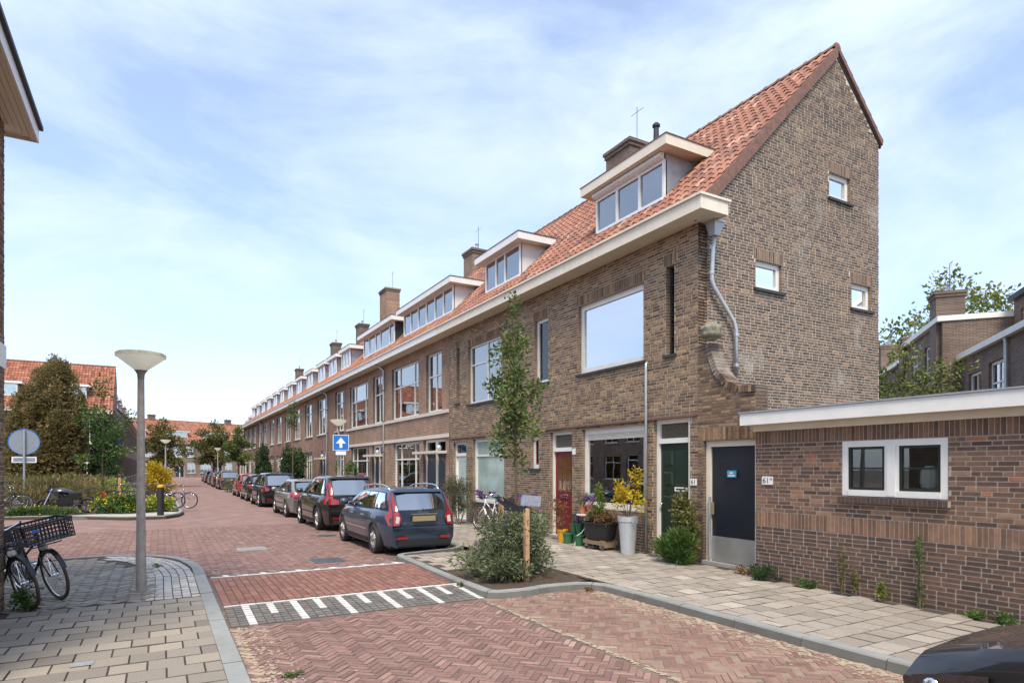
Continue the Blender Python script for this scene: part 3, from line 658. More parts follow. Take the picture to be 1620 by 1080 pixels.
def paver_pieces(parent, items, L, W, z, material, name, single, dep=0.02, wob=0.004, seed=5, gap=0.007, slope=None, edge=0.003):
    """items (cx, cy, angle, rnd): flat blocks with chamfered tops; the nearest in view are objects, the rest one mesh"""
    r = random.Random(seed); ms = {}; rest = MB(); c = []
    for it in items:
        d = in_view((it[0], it[1], z)); c.append((d if d is not None else 1e9, it))
    c.sort(key=lambda q: q[0]); k = 0
    def shape(b, M, rv):
        b.cur = 0.15 + 0.85 * rv; e = edge; l, w = L / 2 - gap / 2, W / 2 - gap / 2; i = len(b.v)
        for (q, zz) in ((0, -dep), (0, -0.005), (e, 0.0)):
            b.v += [tuple(M @ Vector((sx * (l - q), sy * (w - q), zz))) for sx, sy in ((-1, -1), (1, -1), (1, 1), (-1, 1))]
        b.face((i + 8, i + 9, i + 10, i + 11)); b.cur = 0.0
        for h in (0, 4):
            for t in range(4): u = (t + 1) % 4; b.face((i + h + t, i + h + u, i + h + 4 + u, i + h + 4 + t))
    for d, (X, Y, a, rv) in c:
        zz = z + r.uniform(-wob, wob) + (slope(X, Y) if slope else 0); tx, ty = r.gauss(0, .012), r.gauss(0, .012)
        if k < single and d < 1e8:
            q = round(rv * 10)
            if q not in ms: bb = MB(); shape(bb, Matrix.Identity(3), q / 10); ms[q] = bb.mesh(name, material)
            link(name, ms[q], parent, (X, Y, zz), (tx, ty, a)); k += 1
        else:
            M = Matrix.Translation((X, Y, zz)) @ Matrix.Rotation(a, 4, 'Z') @ Matrix.Rotation(tx, 4, 'X'); shape(rest, M, rv)
    if rest.f: rest.build(name + '_field', material, parent, kind='stuff')


def yfar0(X): return 15.35 + (X + .9) * .22 if X < -.9 else (15.42 - .1 * (X + .9) if X < -.1 else 15.2 - (X + .1) * 2.2)   # just beyond the left kerb
# near road: herringbone at 45 degrees between the kerbs
b = MB(); b.quad((0.4, -3, -0.005), (4.06, -3, -0.005), (4.06, 8.05, -0.005), (0.4, 8.05, -0.005)); road = b.build('road', MAT['joint_road'], kind='structure')
sand_r = random.Random(12)
paver_pieces(road, sandy(herring(0.66, 4.02, 2.4, 8.06, 0.21, 0.07, R(45), lambda X, Y: 0.74 < X < 3.98 and Y < 7.98, 11), lambda X, Y: max(0, .85 - (X - .74) / (.32 + .2 * math.sin(Y * 1.7))) + (.12 if X > 3.85 else 0)), 0.21, 0.07, 0.0, MAT['road_brick'], 'road_brick', 300, seed=21)
b = MB(); b.quad((4.06, -3, -0.004), (6.2, -3, -0.004), (6.2, 8.3, -0.004), (4.06, 8.3, -0.004)); bay = b.build('parking_bay', MAT['joint_bay'], kind='structure')
def bay_keep(X, Y):
    if X > 5.9 or X < 4.06 or Y > 8.05 - 0.0: return False
    if Y > 7.9 and X < 5.2: return False
    return True
paver_pieces(bay, sandy(herring(4.02, 5.95, 1.5, 8.1, 0.21, 0.07, R(-38), bay_keep, 12), lambda X, Y: max(0, .9 - (5.93 - X) / (.36 + .15 * math.sin(Y * 1.3))) + (.25 if X < 4.15 else 0)), 0.21, 0.07, 0.0, MAT['bay_brick'], 'road_brick', 300, wob=0.006, seed=22)
b = MB()
def sand_strip(b, x0, y0, y1, reach, n, seed):     # scattered thin patches of sand, denser towards the kerb
    r = random.Random(seed)
    for _ in range(n):
        q = abs(r.gauss(0, .45)) * reach; x, y = x0 + q, r.uniform(y0, y1); sz = r.uniform(.006, .022) * (1.25 - min(1, abs(q / reach)) * .6); sy = sz * r.uniform(1, 2.2); a0 = r.random() * 6
        z = 0.0008 + 0.0022 * r.random(); b.cur = r.random(); k = 9
        b.poly([(x + sz * math.cos(a0 + 6.283 * t / k) * r.uniform(.6, 1.2), y + sy * math.sin(a0 + 6.283 * t / k) * r.uniform(.6, 1.2), z) for t in range(k)])
sand_strip(b, 0.74, 2.8, 8.0, .5, 900, 3); sand_strip(b, 5.9, 1.8, 7.6, -.55, 1300, 4); sand_strip(b, 4.03, 2.2, 7.8, .05, 260, 5); sand_strip(b, 4.03, 2.2, 7.8, -.05, 240, 6)
sand_strip(b, .76, 12.1, 13.2, .4, 60, 8); sand_strip(b, 4.1, 12.1, 13.2, -.5, 60, 9); sand_strip(b, 5.0, 7.6, 7.9, .5, 50, 10)
b.build('washed_sand', MAT['sand'], kind='stuff')

# the road beyond the speed table, bricks as far as they can be told apart
b = MB(); b.quad((0.71, 11.95, -0.008), (6.3, 11.95, -0.008), (6.3, 22, -0.008), (0.71, 22, -0.008)); road2 = b.build('street', MAT['joint_road'], kind='structure')
paver_pieces(road2, herring(0.7, 6.06, 12.02, 22.0, 0.21, 0.07, R(45), lambda X, Y: Y > 12.1 and not (X > 4.05 and Y < 12.8) and (X > .75 or Y > 13.9), 13), 0.21, 0.07, 0.0, MAT['road_brick'], 'road_brick', 200, wob=0.003, seed=23)

paver_pieces(far_road, herring(-4.6, 0.70, 13.4, 22.0, 0.21, 0.07, R(45), lambda X, Y: X < .66 and Y > yfar0(X), 16), 0.21, 0.07, 0.0, MAT['road_brick'], 'road_brick', 100, wob=0.003, seed=28)
# raised speed table: red field, white line, grey-and-white toothed ramps
TZ = 0.05
b = MB(); b.quad((0.6, 8.05, -0.012), (4.2, 8.05, -0.012), (4.2, 9.05, TZ - 0.012), (0.6, 9.05, TZ - 0.012)); b.quad((0.6, 9.05, TZ - 0.012), (4.4, 9.05, TZ - 0.012), (4.4, 11.55, TZ - 0.012), (0.6, 11.55, TZ - 0.012))
b.quad((0.6, 11.55, TZ - 0.012), (4.4, 11.55, TZ - 0.012), (4.4, 12.05, -0.012), (0.6, 12.05, -0.012)); table = b.build('speed_table', MAT['joint_road'], kind='structure')
r = random.Random(31); it = []
for k in range(34):      # running bond, long side along the street
    x = 0.735 + 0.053 + k * 0.1055; off = (k % 2) * 0.105
    for j in range(-1, 13):
        y = 9.13 + off + (j + .5) * 0.21
        if 9.14 < y < 11.46 and x < 4.2: it.append((x, y, R(90), r.betavariate(2.4, 2.4)))
paver_pieces(table, it, 0.21, 0.105, TZ, MAT['table_brick'], 'table_brick', 300, wob=0.003, seed=24, gap=0.008)
ramp = lambda X, Y: (min(1, max(0, (Y - 8.05) / 1.0)) * TZ if Y < 9.2 else TZ * min(1, max(0, (12.05 - Y) / 0.5)))
gi, wi = [], []
nx = 33; wx = (4.12 - 0.735) / nx
for j in range(9):
    y = 8.10 + j * 0.104 + 0.05
    for i in range(nx):
        x = 0.735 + (i + .5) * wx; m = (nx - 1 - i) % 6
        white = (m == 0) or (m == 3 and j >= 4)
        (wi if white else gi).append((x, y, 0, r.betavariate(2.4, 2.4)))
for j in range(4):
    y = 11.62 + j * 0.104 + 0.05
    for i in range(nx):
        x = 0.735 + (i + .5) * wx; m = (nx - 1 - i) % 6
        white = (m == 0) or (m == 3 and j <= 1)
        (wi if white else gi).append((x, y, 0, r.betavariate(2.4, 2.4)))
for k in range(17):
    wi.append((0.735 + (k + .5) * 0.2, 9.09, 0, r.random())); wi.append((0.735 + (k + .5) * 0.2, 11.575, 0, r.random()))
paver_pieces(table, gi, wx, 0.104, 0.0, MAT['grey_paver'], 'grey_paver', 300, wob=0.002, seed=25, slope=ramp)
wl = [w for w in wi if abs(w[1] - 9.09) < .01 or abs(w[1] - 11.575) < .01]; wi = [w for w in wi if w not in wl]
paver_pieces(table, wi, wx, 0.104, 0.001, MAT['white_marking'], 'white_paver', 200, wob=0.001, seed=26, slope=ramp, gap=0.004)
paver_pieces(table, wl, 0.2, 0.075, 0.002, MAT['white_marking'], 'white_line_stone', 60, wob=0.001, seed=27, slope=lambda X, Y: TZ, gap=0.003)

# kerbs: stones along a polyline
def kerb_run(parent, pts, w=0.14, z1=0.1, z0=-0.05, step=0.9, name='kerb_stone', batter=0.02):
    """pts: outer edge; stones lie to the LEFT of the walking direction"""
    P = [Vector((p[0], p[1], 0)) for p in pts]; seg = []
    dist = [0.0]
    for p, q in zip(P, P[1:]): dist.append(dist[-1] + (q - p).length)
    def at(s):
        for k in range(len(P) - 1):
            if s <= dist[k + 1] + 1e-6: return P[k].lerp(P[k + 1], (s - dist[k]) / max(1e-6, dist[k + 1] - dist[k])), (P[k + 1] - P[k]).normalized()
        return P[-1], (P[-1] - P[-2]).normalized()
    def nrm(s):
        a, _ = at(max(0, s - 0.04)); c, _ = at(min(dist[-1], s + 0.04)); d = (c - a).normalized(); return Vector((-d.y, d.x, 0))
    n = max(1, round(dist[-1] / step)); L = dist[-1] / n; r = random.Random(n)
    for k in range(n):
        b = MB(); s0, s1 = k * L + 0.004, (k + 1) * L - 0.004; m = 5 if step < 2 else 2; rows = []; h = r.uniform(-.004, .004)
        for j in range(m + 1):
            s = s0 + (s1 - s0) * j / m; p, _ = at(s); q = nrm(s)
            rows.append([p + Vector((0, 0, z0)), p + Vector((0, 0, 0.0)), p + q * batter + Vector((0, 0, z1 - 0.018 + h)), p + q * (batter + .015) + Vector((0, 0, z1 + h)), p + q * w + Vector((0, 0, z1 + h)), p + q * w + Vector((0, 0, z0))])
        for q, tn in ((0, .05), (1, .22), (2, .75), (3, .95), (4, .3)): b.cur = min(1, max(0, tn + r.uniform(-.08, .05))); b.grid([row[q:q + 2] for row in rows])
        b.poly(rows[0][::-1]); b.poly(rows[-1]); b.build(name, MAT['kerb'], parent)
b = MB(); b.poly([(x, y, 0.089) for x, y in [(6.0, -3), (8.98, -3), (8.98, 110), (6.1, 110), (6.1, 12.4), (4.5, 12.2), (4.3, 11), (4.22, 10.05), (5.95, 10.05), (6.05, 8.0)]]); pav_r = b.build('pavement_right', MAT['joint_sand'], kind='structure')
def arc(cx, cy, r, a0, a1, n): return [(cx + r * math.cos(R(a0 + (a1 - a0) * k / n)), cy + r * math.sin(R(a0 + (a1 - a0) * k / n))) for k in range(n + 1)]
kb = empty('kerb'); kb['kind'] = 'structure'
right_edge = [(5.93, -2.0), (5.93, 7.55)] + arc(5.55, 7.55, 0.38, 0, 70, 6)[1:] + [(5.2, 7.97), (4.75, 7.90), (4.4, 7.93)] + arc(4.42, 8.25, 0.33, 250, 170, 6) + [(4.1, 9.0), (4.14, 10.2), (4.18, 11.2), (4.2, 12.0)] + arc(4.62, 12.2, 0.42, 180, 95, 6) + [(5.2, 12.75), (5.7, 12.85), (5.98, 13.2), (6.02, 14)]
# walking from near to far the pavement lies to the right: reverse so that it is to the left
kerb_run(kb, [(x, y) for x, y in right_edge][::-1], 0.16)
kerb_run(kb, [(6.02, 14.0), (6.02, 110.0)][::-1], 0.14, step=6)
LEFT_IN = [(0.70, -2.0), (0.70, 11.6), (0.70, 12.6), (0.64, 13.2), (0.50, 13.9), (0.28, 14.4), (0.06, 14.72), (-0.4, 15.1), (-0.86, 15.3), (-1.3, 15.25)]
kerb_run(kb, LEFT_IN, 0.20, z1=0.1)
kerb_run(kb, [(-1.3, 15.25), (-6, 14.2), (-14, 12.6)], 0.12, z1=0.1, step=3)
# right pavement: 30 x 30 slabs, continuous joints across, half-bond
it = []; r = random.Random(41)
for j in range(0, 100):
    y = -0.35 + j * 0.302; off = 0.15 * (j % 2)
    for i in range(0, 10):
        x = 6.09 + 0.151 + i * 0.302 + off
        if x > 8.80 or (y < 7.0 and x > 8.44): continue
        rv = r.betavariate(2.2, 2.4); it.append((x, y, 0, rv if r.random() > .03 else 1.0))
for j in range(7):
    for i in range(6):
        x, y = 4.52 + i * .302 + (j % 2) * .15, 10.25 + j * 0.302
        if x < 6.0 and y < 12.3 - 0.0: it.append((x, y, 0, r.betavariate(2.2, 2.4)))
paver_pieces(pav_r, it, 0.302, 0.302, 0.1, MAT['slab_right'], 'paving_slab', 300, wob=0.002, seed=42, gap=0.008, edge=0.005)
hl = []
for j in range(1, 100, 2): hl.append((6.09 + 0.075, -0.35 + j * 0.302, 0, min(1, 0.55 + 0.45 * r.random())))
paver_pieces(pav_r, hl, 0.151, 0.302, 0.1, MAT['slab_right'], 'half_slab', 40, wob=0.002, seed=43, gap=0.008, edge=0.005)
# left pavement
b = MB(); b.poly([(x, y, 0.089) for x, y in [(-14, -3), (0.6, -3), (0.6, 12.5), (0.45, 13.5), (0.1, 14.4), (-0.5, 14.95), (-1.3, 15.15), (-14, 12.5)]]); pav_l = b.build('pavement_left', MAT['joint_sand'], kind='structure')
it = []; ww = 0.302
for j in range(0, 42):
    y = -2.2 + j * 0.302 - 0.3
    for i in range(0, 12):
        x = 0.505 - 0.151 - i * ww - 0.151 * (j % 2)
        if 3.2 < y < 9.75 and x > -1.62: it.append((x, y, 0, r.betavariate(2.2, 2.4)))
paver_pieces(pav_l, it, 0.302, 0.302, 0.1, MAT['slab_left'], 'paving_slab', 300, wob=0.004, seed=44, gap=0.008, edge=0.005)
hl = [(0.43, -2.5 + j * 0.302, 0, r.betavariate(2.2, 2.4)) for j in range(1, 42, 2) if 3.2 < -2.5 + j * .302 < 9.75]
paver_pieces(pav_l, hl, 0.151, 0.302, 0.1, MAT['slab_left'], 'half_slab', 40, wob=0.004, seed=45, gap=0.008, edge=0.005)
def yfar(X): return 15.1 - 0.22 * abs(X + 0.9) ** 1.2 if X > -0.9 else 15.05 + (X + .9) * 0.19
paver_pieces(pav_l, [q for q in herring(-6, 0.2, 9.4, 15.3, 0.24, 0.08, R(45), lambda X, Y: Y > 9.80 and X < -0.12 and Y < yfar(X) - .2 and not (Y > 13.0 and X > -1.2 + (15 - Y) * 0.4) and not (X < -1.7 and Y < 9.9), 14)], 0.24, 0.08, 0.1, MAT['slab_left'], 'paving_brick', 300, wob=0.004, seed=46)
gp_ = []       # pale pavers curving with the kerb
for c in range(6):
    off = 0.26 + c * 0.112
    path = [(0.70 - off, 9.75), (0.70 - off, 11.8)] + [(0.70 - off - (0.70 - x) * (1 - c * .09), y - c * 0.10) for x, y in ((0.66, 12.6), (0.54, 13.35), (0.34, 13.95), (0.05, 14.45), (-0.35, 14.8), (-0.8, 15.02))]
    d = 0.0; L_ = 0.205; pts = [Vector((x, y, 0)) for x, y in path]; s = 0.1; seg = 0
    tot = sum((q - p).length for p, q in zip(pts, pts[1:])); s = 0.11
    while s < tot - 0.1:
        acc = 0
        for p, q in zip(pts, pts[1:]):
            l = (q - p).length
            if acc + l >= s: P = p.lerp(q, (s - acc) / l); D = (q - p); break
            acc += l
        gp_.append((P.x, P.y, math.atan2(D.y, D.x), r.betavariate(2.4, 2.4))); s += L_
paver_pieces(pav_l, gp_, 0.2, 0.112, 0.1, MAT['pale_paver'], 'pale_paver', 300, wob=0.003, seed=47)

# planting bed in the built-out corner, drain covers
b = MB(); P = []
for j in range(15):
    P.append([(4.26 + (6.02 - 4.26) * i / 12, 8.12 + (10.04 - 8.12) * j / 14, 0.085 + 0.035 * math.sin(math.pi * i / 12) * math.sin(math.pi * j / 14) + 0.012 * math.sin(i * 2.3 + j * 1.7)) for i in range(13)])
b.grid(P); b.build('planting_bed', MAT['soil'], kind='structure')
def grate(name, label, x, y, w, h, m, z=0.006, rz=0):
    root = empty(name, (x, y, z), label, 'drain cover', rz=rz); b = MB(); e = 0.04
    b.box(-w / 2, w / 2, -h / 2, -h / 2 + e, -.03, .006); b.box(-w / 2, w / 2, h / 2 - e, h / 2, -.03, .006); b.box(-w / 2, -w / 2 + e, -h / 2 + e, h / 2 - e, -.03, .006); b.box(w / 2 - e, w / 2, -h / 2 + e, h / 2 - e, -.03, .006)
    b.build('frame', MAT[m], root); n = 11
    for k in range(n):
        b = MB(); x0 = -w / 2 + e + (w - 2 * e) * (k + .15) / n; b.box(x0, x0 + (w - 2 * e) * .7 / n, -h / 2 + e, h / 2 - e, -.03, .003); b.build('bar', MAT[m], root)
    b = MB(); b.box(-w / 2 + e, w / 2 - e, -h / 2 + e, h / 2 - e, -.06, -.028); b.build('sump', MAT['ink'], root)
grate('drain_cover', 'pale worn metal drain grate in the red brick street', 1.86, 15.62, 0.62, 0.55, 'iron_pale')
grate('drain_cover', 'square grey iron access cover beside the toothed speed table', 2.98, 12.94, 0.62, 0.62, 'iron')
grate('drain_cover', 'dark gutter drain in the street between the blue estate car and the dark car', 4.02, 17.6, 0.5, 0.4, 'iron')
b = MB(); b.box(-.09, .09, -.07, .07, 0, .004); ho = b.build('utility_cover', MAT['iron_pale'], None); ho.location = (-0.62, 6.9, 0.1035); tag(ho, 'small rectangular utility cover set in the beige pavement slabs', 'utility cover')

# ================================================================ CORNER HOUSE (number 61)
XF, YG = 8.95, 8.61
ORG = (XF, 14.0, 0.1)
house = empty('corner_house', ORG, 'tall brown brick corner house with steep red tiled roof and windowed gable', 'house')
FF = Fr((XF, 0, 0), (0, 1, 0), (-1, 0, 0))          # street front
FG = Fr((0, YG, 0), (1, 0, 0), (0, -1, 0))          # gable
H_ = lambda a0, a1, z0, z1: (a0, a1, zs(z0), zs(z1))
W_big = H_(10.13, 12.51, 4.18, 5.85); W_slit = H_(9.23, 9.47, 4.16, 5.95); W_small = H_(13.86, 14.56, 4.16, 5.88); W_two = H_(16.46, 18.78, 3.98, 5.88); W_slit2 = H_(19.48, 19.74, 4.08, 6.0)
D_61 = (8.80, 9.84, 0.1, zs(2.86)); W_low = H_(10.11, 12.36, 0.93, 2.82); D_red = (12.78, 13.80, 0.1, zs(2.82)); W_tiny = H_(14.33, 14.76, 1.88, 2.78); W_3 = H_(16.29, 18.44, 0.76, 2.80); D_0 = (18.93, 20.01, 0.1, zs(2.78))
front_holes = [W_big, W_slit, W_small, W_two, W_slit2, D_61, W_low, D_red, W_tiny, W_3, D_0]
b = MB(); wall_body(FF, YG + 0.0, 20.34, 0.0, 6.7, front_holes, 0.25, b); fw = b.build('front_wall', MAT['mortar'], house, ORG)
sold = []
for h in (W_big, W_small, W_two, W_slit, W_slit2): sold += soldiers(h[0] - 0.06, h[1] + 0.06, h[3], h[3] + 4 * CH, 3)
lint = [(h[0] - 0.06, h[1] + 0.06, h[3], h[3] + 4 * CH) for h in (W_big, W_small, W_two, W_slit, W_slit2)]
ledge_z = zs(2.86)
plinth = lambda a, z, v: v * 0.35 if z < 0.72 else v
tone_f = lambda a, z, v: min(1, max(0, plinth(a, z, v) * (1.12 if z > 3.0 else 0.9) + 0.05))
CV = [(8.605, 4.22), (8.30, 4.22), (8.25, 4.0), (8.13, 3.70), (7.91, 3.46), (7.63, 3.33), (7.28, 3.31)]
def ctop(y):
    for (p, q) in zip(CV, CV[1:]):
        if q[0] <= y <= p[0]: return q[1] + (p[1] - q[1]) * (y - q[0]) / max(1e-6, p[0] - q[0])
    return CV[-1][1] if y < 8 else 9.0
D_yard = (7.24, 8.47, 0.1, zs(2.42)); lt = (7.28, 8.60, D_yard[3], D_yard[3] + 4 * CH)
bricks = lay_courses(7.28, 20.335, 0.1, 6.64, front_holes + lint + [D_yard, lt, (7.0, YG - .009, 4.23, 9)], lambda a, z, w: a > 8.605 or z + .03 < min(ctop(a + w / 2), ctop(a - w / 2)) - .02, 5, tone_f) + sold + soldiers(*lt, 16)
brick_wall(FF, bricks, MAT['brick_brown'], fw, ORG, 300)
for h in front_holes: b = MB(); reveal(FF, h, b, 0.17); b.build('reveal', MAT['wall_brown'], fw, ORG)
b = MB(); b.fbox(FF, YG - 0.02, 20.33, -0.02, 0.045, ledge_z + 0.004, ledge_z + 0.05); b.build('ledge', MAT['verge'], house, ORG)
b = MB(); b.box(XF + 0.05, XF + 0.06, 20.336, 20.345, 0.1, 6.6); b.box(XF - 0.006, XF + 0.01, 20.334, 20.35, 0.1, 6.6); b.build('party_seam', MAT['ink'], house, ORG)
# upper and lower windows of the front
window(house, FF, ORG, *W_big, fw=0.125, frame='white_paint', pane='glass_coated', label='large single pane window reflecting sky and cloud')
window(house, FF, ORG, *W_slit, fw=0.03, frame='sill_black', pane='glass', cols=(), rows=(.2, .4, .6, .8), mw=0.012, curtain=('slit_glass', 0.0, 1.0), label='narrow tall slit window with black frame', back=0.11)
window(house, FF, ORG, *W_small, fw=0.085, pane='glass', curtain=('curtain', 0.0, 1.0))
window(house, FF, ORG, *W_two, cols=(.46,), rows=((.68,), (.68,)), fw=0.07, curtain=('curtain', 0.0, 1.0), pane='glass_clear')
window(house, FF, ORG, *W_slit2, fw=0.03, frame='sill_black', pane='glass', rows=(.5,), mw=0.012, back=0.11)
window(house, FF, ORG, *W_low, fw=0.12, pane='glass_front', sill=None, label='wide shop-like ground floor window with raised blind', sillz=0.1)
b = MB()
for k in range(5): b.fbox(FF, W_low[0] + .12, W_low[1] - .12, -0.115, -0.088, W_low[3] - 0.11 - 0.032 * (k + 1), W_low[3] - 0.11 - 0.032 * k - 0.005)
b.build('raised_blind', MAT['blind_cream'], house, ORG)
window(house, FF, ORG, *W_tiny, fw=0.11, pane='glass', sash='door_red', label='tiny white framed window with red sash')
window(house, FF, ORG, *W_3, fw=0.10, rows=(.76,), pane='frosted_pane', curtain=None, label='ground floor window with frosted lower pane')
door(house, FF, ORG, *D_61, leaf='door_green', transom=2.44, panels=((.08, .52, .62, .93), (.08, .52, .06, .52), (.60, .92, .80, .93), (.60, .92, .62, .74), (.60, .92, .06, .52)), label='dark green panelled front door with white letterbox', letterbox=(.12, .52, 1.27, 'white_metal'), pane='leaded', fw=0.085)
door(house, FF, ORG, *D_red, leaf='door_red', transom=2.36, panels=((.1, .9, .05, .35),), glazed=(.14, .86, .52, .95, 3, 3, 'amber'), letterbox=(.3, .7, 0.97, 'chrome'), label='dark red front door with small amber panes', pane='leaded', fw=0.075)
door(house, FF, ORG, *D_0, leaf='white_paint', transom=2.34, glazed=(.14, .86, .1, .94, 1, 1, 'frosted'), label='white glazed front door', pane='glass', knob=True)
b = MB(); b.fbox(FF, YG + .3, 20.3, -1.25, -1.2, 0.1, 6.6); b.fbox(FF, YG + .3, 20.3, -1.2, -0.26, 3.1, 3.2); b.fbox(FF, YG + .3, 20.3, -1.2, -0.26, 0.02, 0.06)
for yy in (9.95, 12.6, 14.9, 18.7): b.fbox(FF, yy, yy + .04, -1.2, -0.26, 0.1, 6.6)
b.build('interior', MAT['interior'], house, ORG)

# gable wall with three small windows
G1 = H_(10.57, 11.39, 5.56, 6.18); G2 = H_(13.82, 14.59, 5.53, 6.15); G3 = H_(12.99, 13.78, 7.90, 8.50); gh = [G1, G2, G3]
AP, XR, XB = (13.23, 11.22), 14.90, 14.90
def under(a, z, w=0):
    t = 6.83 + (a - 8.95) * (AP[1] - 6.83) / (AP[0] - 8.95) if a < AP[0] else AP[1] - (a - AP[0]) * (AP[1] - 9.58) / (XR - AP[0])
    return z < t - 0.05
XG = XF + 0.006
b = MB(); wall_body(FG, XG, XR, 0.0, 6.80, gh[:2], 0.25, b)
def gp3(a, n, z): return FG.p(a, n, z)
tz = lambda a: (6.83 + (a - 8.95) * (AP[1] - 6.83) / (AP[0] - 8.95) if a <= AP[0] else AP[1] - (a - AP[0]) * (AP[1] - 9.58) / (XR - AP[0]))
for pts in ([(XG, 6.80), (G3[0], 6.80), (G3[0], tz(G3[0])), (XG, 6.83)], [(G3[0], 6.80), (G3[1], 6.80), (G3[1], G3[2]), (G3[0], G3[2])], [(G3[0], G3[3]), (G3[1], G3[3]), (G3[1], tz(G3[1])), (AP[0], AP[1]), (G3[0], tz(G3[0]))], [(G3[1], 6.80), (XR, 6.80), (XR, 9.58), (G3[1], tz(G3[1]))]):
    b.prism([FG.p(a, 0, z) for a, z in pts], -0.25 * FG.N)
gw = b.build('gable_wall', MAT['mortar_gable'], house, ORG)
gl = [(h[0] - 0.06, h[1] + 0.06, h[3], h[3] + 4 * CH) for h in gh]
gb = lay_courses(XF - 0.009, XR, zs(2.3), 11.2, gh + gl, lambda a, z, w: under(a, z + .04), 9, lambda a, z, v: v)
for h in gh: gb += soldiers(h[0] - 0.06, h[1] + 0.06, h[3], h[3] + 4 * CH, 8)
brick_wall(FG, gb, MAT['brick_gable'], gw, ORG, 300)
for h in gh: b = MB(); reveal(FG, h, b, 0.15); b.build('reveal', MAT['wall_brown_x'], gw, ORG)
for h in gh: window(house, FG, ORG, *h, fw=0.10, pane='glass', curtain=('curtain', 0.0, 0.9), back=0.07, label='small square white framed window in the gable')
b = MB(); b.fbox(FG, XF + .3, XR - .1, -0.9, -0.85, 2.5, 6.7); b.fbox(FG, 12.2, XR - .3, -0.9, -0.85, 6.71, 9.0); b.build('gable_interior', MAT['interior'], house, ORG)
b = MB(); b.box(XR - .25, XR, YG + .25, 20.34, 0.0, 9.55); b.build('rear_wall', MAT['wall_brown'], house, ORG)
# roof: front slope, back slope, verge boards, ridge
E0 = Vector((8.66, 0, 6.66)); E1 = Vector((13.23, 0, 11.33)); UU = (E1 - E0).normalized(); NN = Vector((-UU.z, 0, UU.x)); SL = (E1 - E0).length
def deck(parent, org, y0, y1):
    b = MB(); b.prism([(8.66, y0, 6.64), (13.23, y0, 11.31), (14.97, y0, 9.62), (14.97, y0, 9.50), (13.23, y0, 11.15), (8.78, y0, 6.58)], (0, y1 - y0, 0)); return b.build('roof', MAT['roof_felt'], parent, org)
rf = deck(house, ORG, YG - 0.02, 20.34)
def slope_u(X): return (X - E0.x) / UU.x
d1 = (10.42, 13.0); d2 = (16.84, 19.28); DX0, DX1 = 9.85, 11.05
roof_slope(rf, ORG, (E0.x, YG - 0.03, E0.z), (0, 1, 0), UU, NN, 20.34 - YG + 0.03, SL - 0.05, [(d1[0] - YG, d1[1] - YG, slope_u(DX0), slope_u(DX1) - .1), (d2[0] - YG, d2[1] - YG, slope_u(DX0), slope_u(DX1) - .1)], 300, seed=3)
U2 = Vector((14.97 - 13.23, 0, 9.62 - 11.31)).normalized(); roof_slope(rf, ORG, (14.97, 20.34, 9.63), (0, -1, 0), -U2, Vector((-U2.z, 0, U2.x)), 20.34 - YG + .03, 2.3, seed=4)
ridge(rf, ORG, (13.23, YG - 0.05, 11.30), (13.23, 20.34, 11.30))
for (p, q) in (((8.72, 6.76), (13.23, 11.36)), ((14.98, 9.64), (13.23, 11.36))):
    b = MB()
    P, Q = Vector((p[0], 0, p[1])), Vector((q[0], 0, q[1])); dn = Vector((0, 0, -0.27))
    b.prism([(P.x, YG - .02, P.z), (Q.x, YG - .02, Q.z), (Q.x, YG - .02, Q.z - (.27 if p[0] < 10 else .12)), (P.x + (.12 if p[0] < 10 else -.03), YG - .02, P.z - (.2 if p[0] < 10 else .1))], (0, -0.05, 0)); b.build('verge_board', MAT['verge'], rf, ORG)
# cornice box round the eaves, returned on the gable
def cornice(parent, org, y0, y1, ret=False, m='cream_paint', z0=6.56, z1=6.80):
    b = MB(); b.box(8.47, XF - 0.003, y0, y1, z0 + .02, z0 + .05); s = b.build('soffit', MAT['cream_paint'], parent, org)
    b = MB(); b.box(8.45, 8.47, y0, y1, z0, z1)
    if ret: b.box(8.45, 9.16, y0 - .02, y0, z0, z1); b.box(9.14, 9.16, y0, YG - .011, z0, z1)
    b.build('cornice', MAT[m], parent, org)
    b = MB(); b.box(8.41, 8.47, y0 - (.05 if ret else 0), y1, z1 + .002, z1 + .045)
    if ret: b.box(8.47, 9.2, y0 - .05, y0 + .01, z1 + .002, z1 + .045); b.box(8.47, 9.18, y0 + .012, YG - .012, z1 - .03, z1 + .03)
    b.build('gutter_edge', MAT['cream_paint'], parent, org)
    b = MB(); b.box(8.475, 8.66, y0 + .012, y1, z1 - .04, z1 + .0); b.build('gutter', MAT['zinc'], parent, org)
    if ret:
        b = MB(); b.box(8.954, 9.14, y0 + .01, YG - .012, z0 + .02, z0 + .05); b.build('return_soffit', MAT['cream_paint'], parent, org)
cornice(house, ORG, 8.08, 20.34, True)
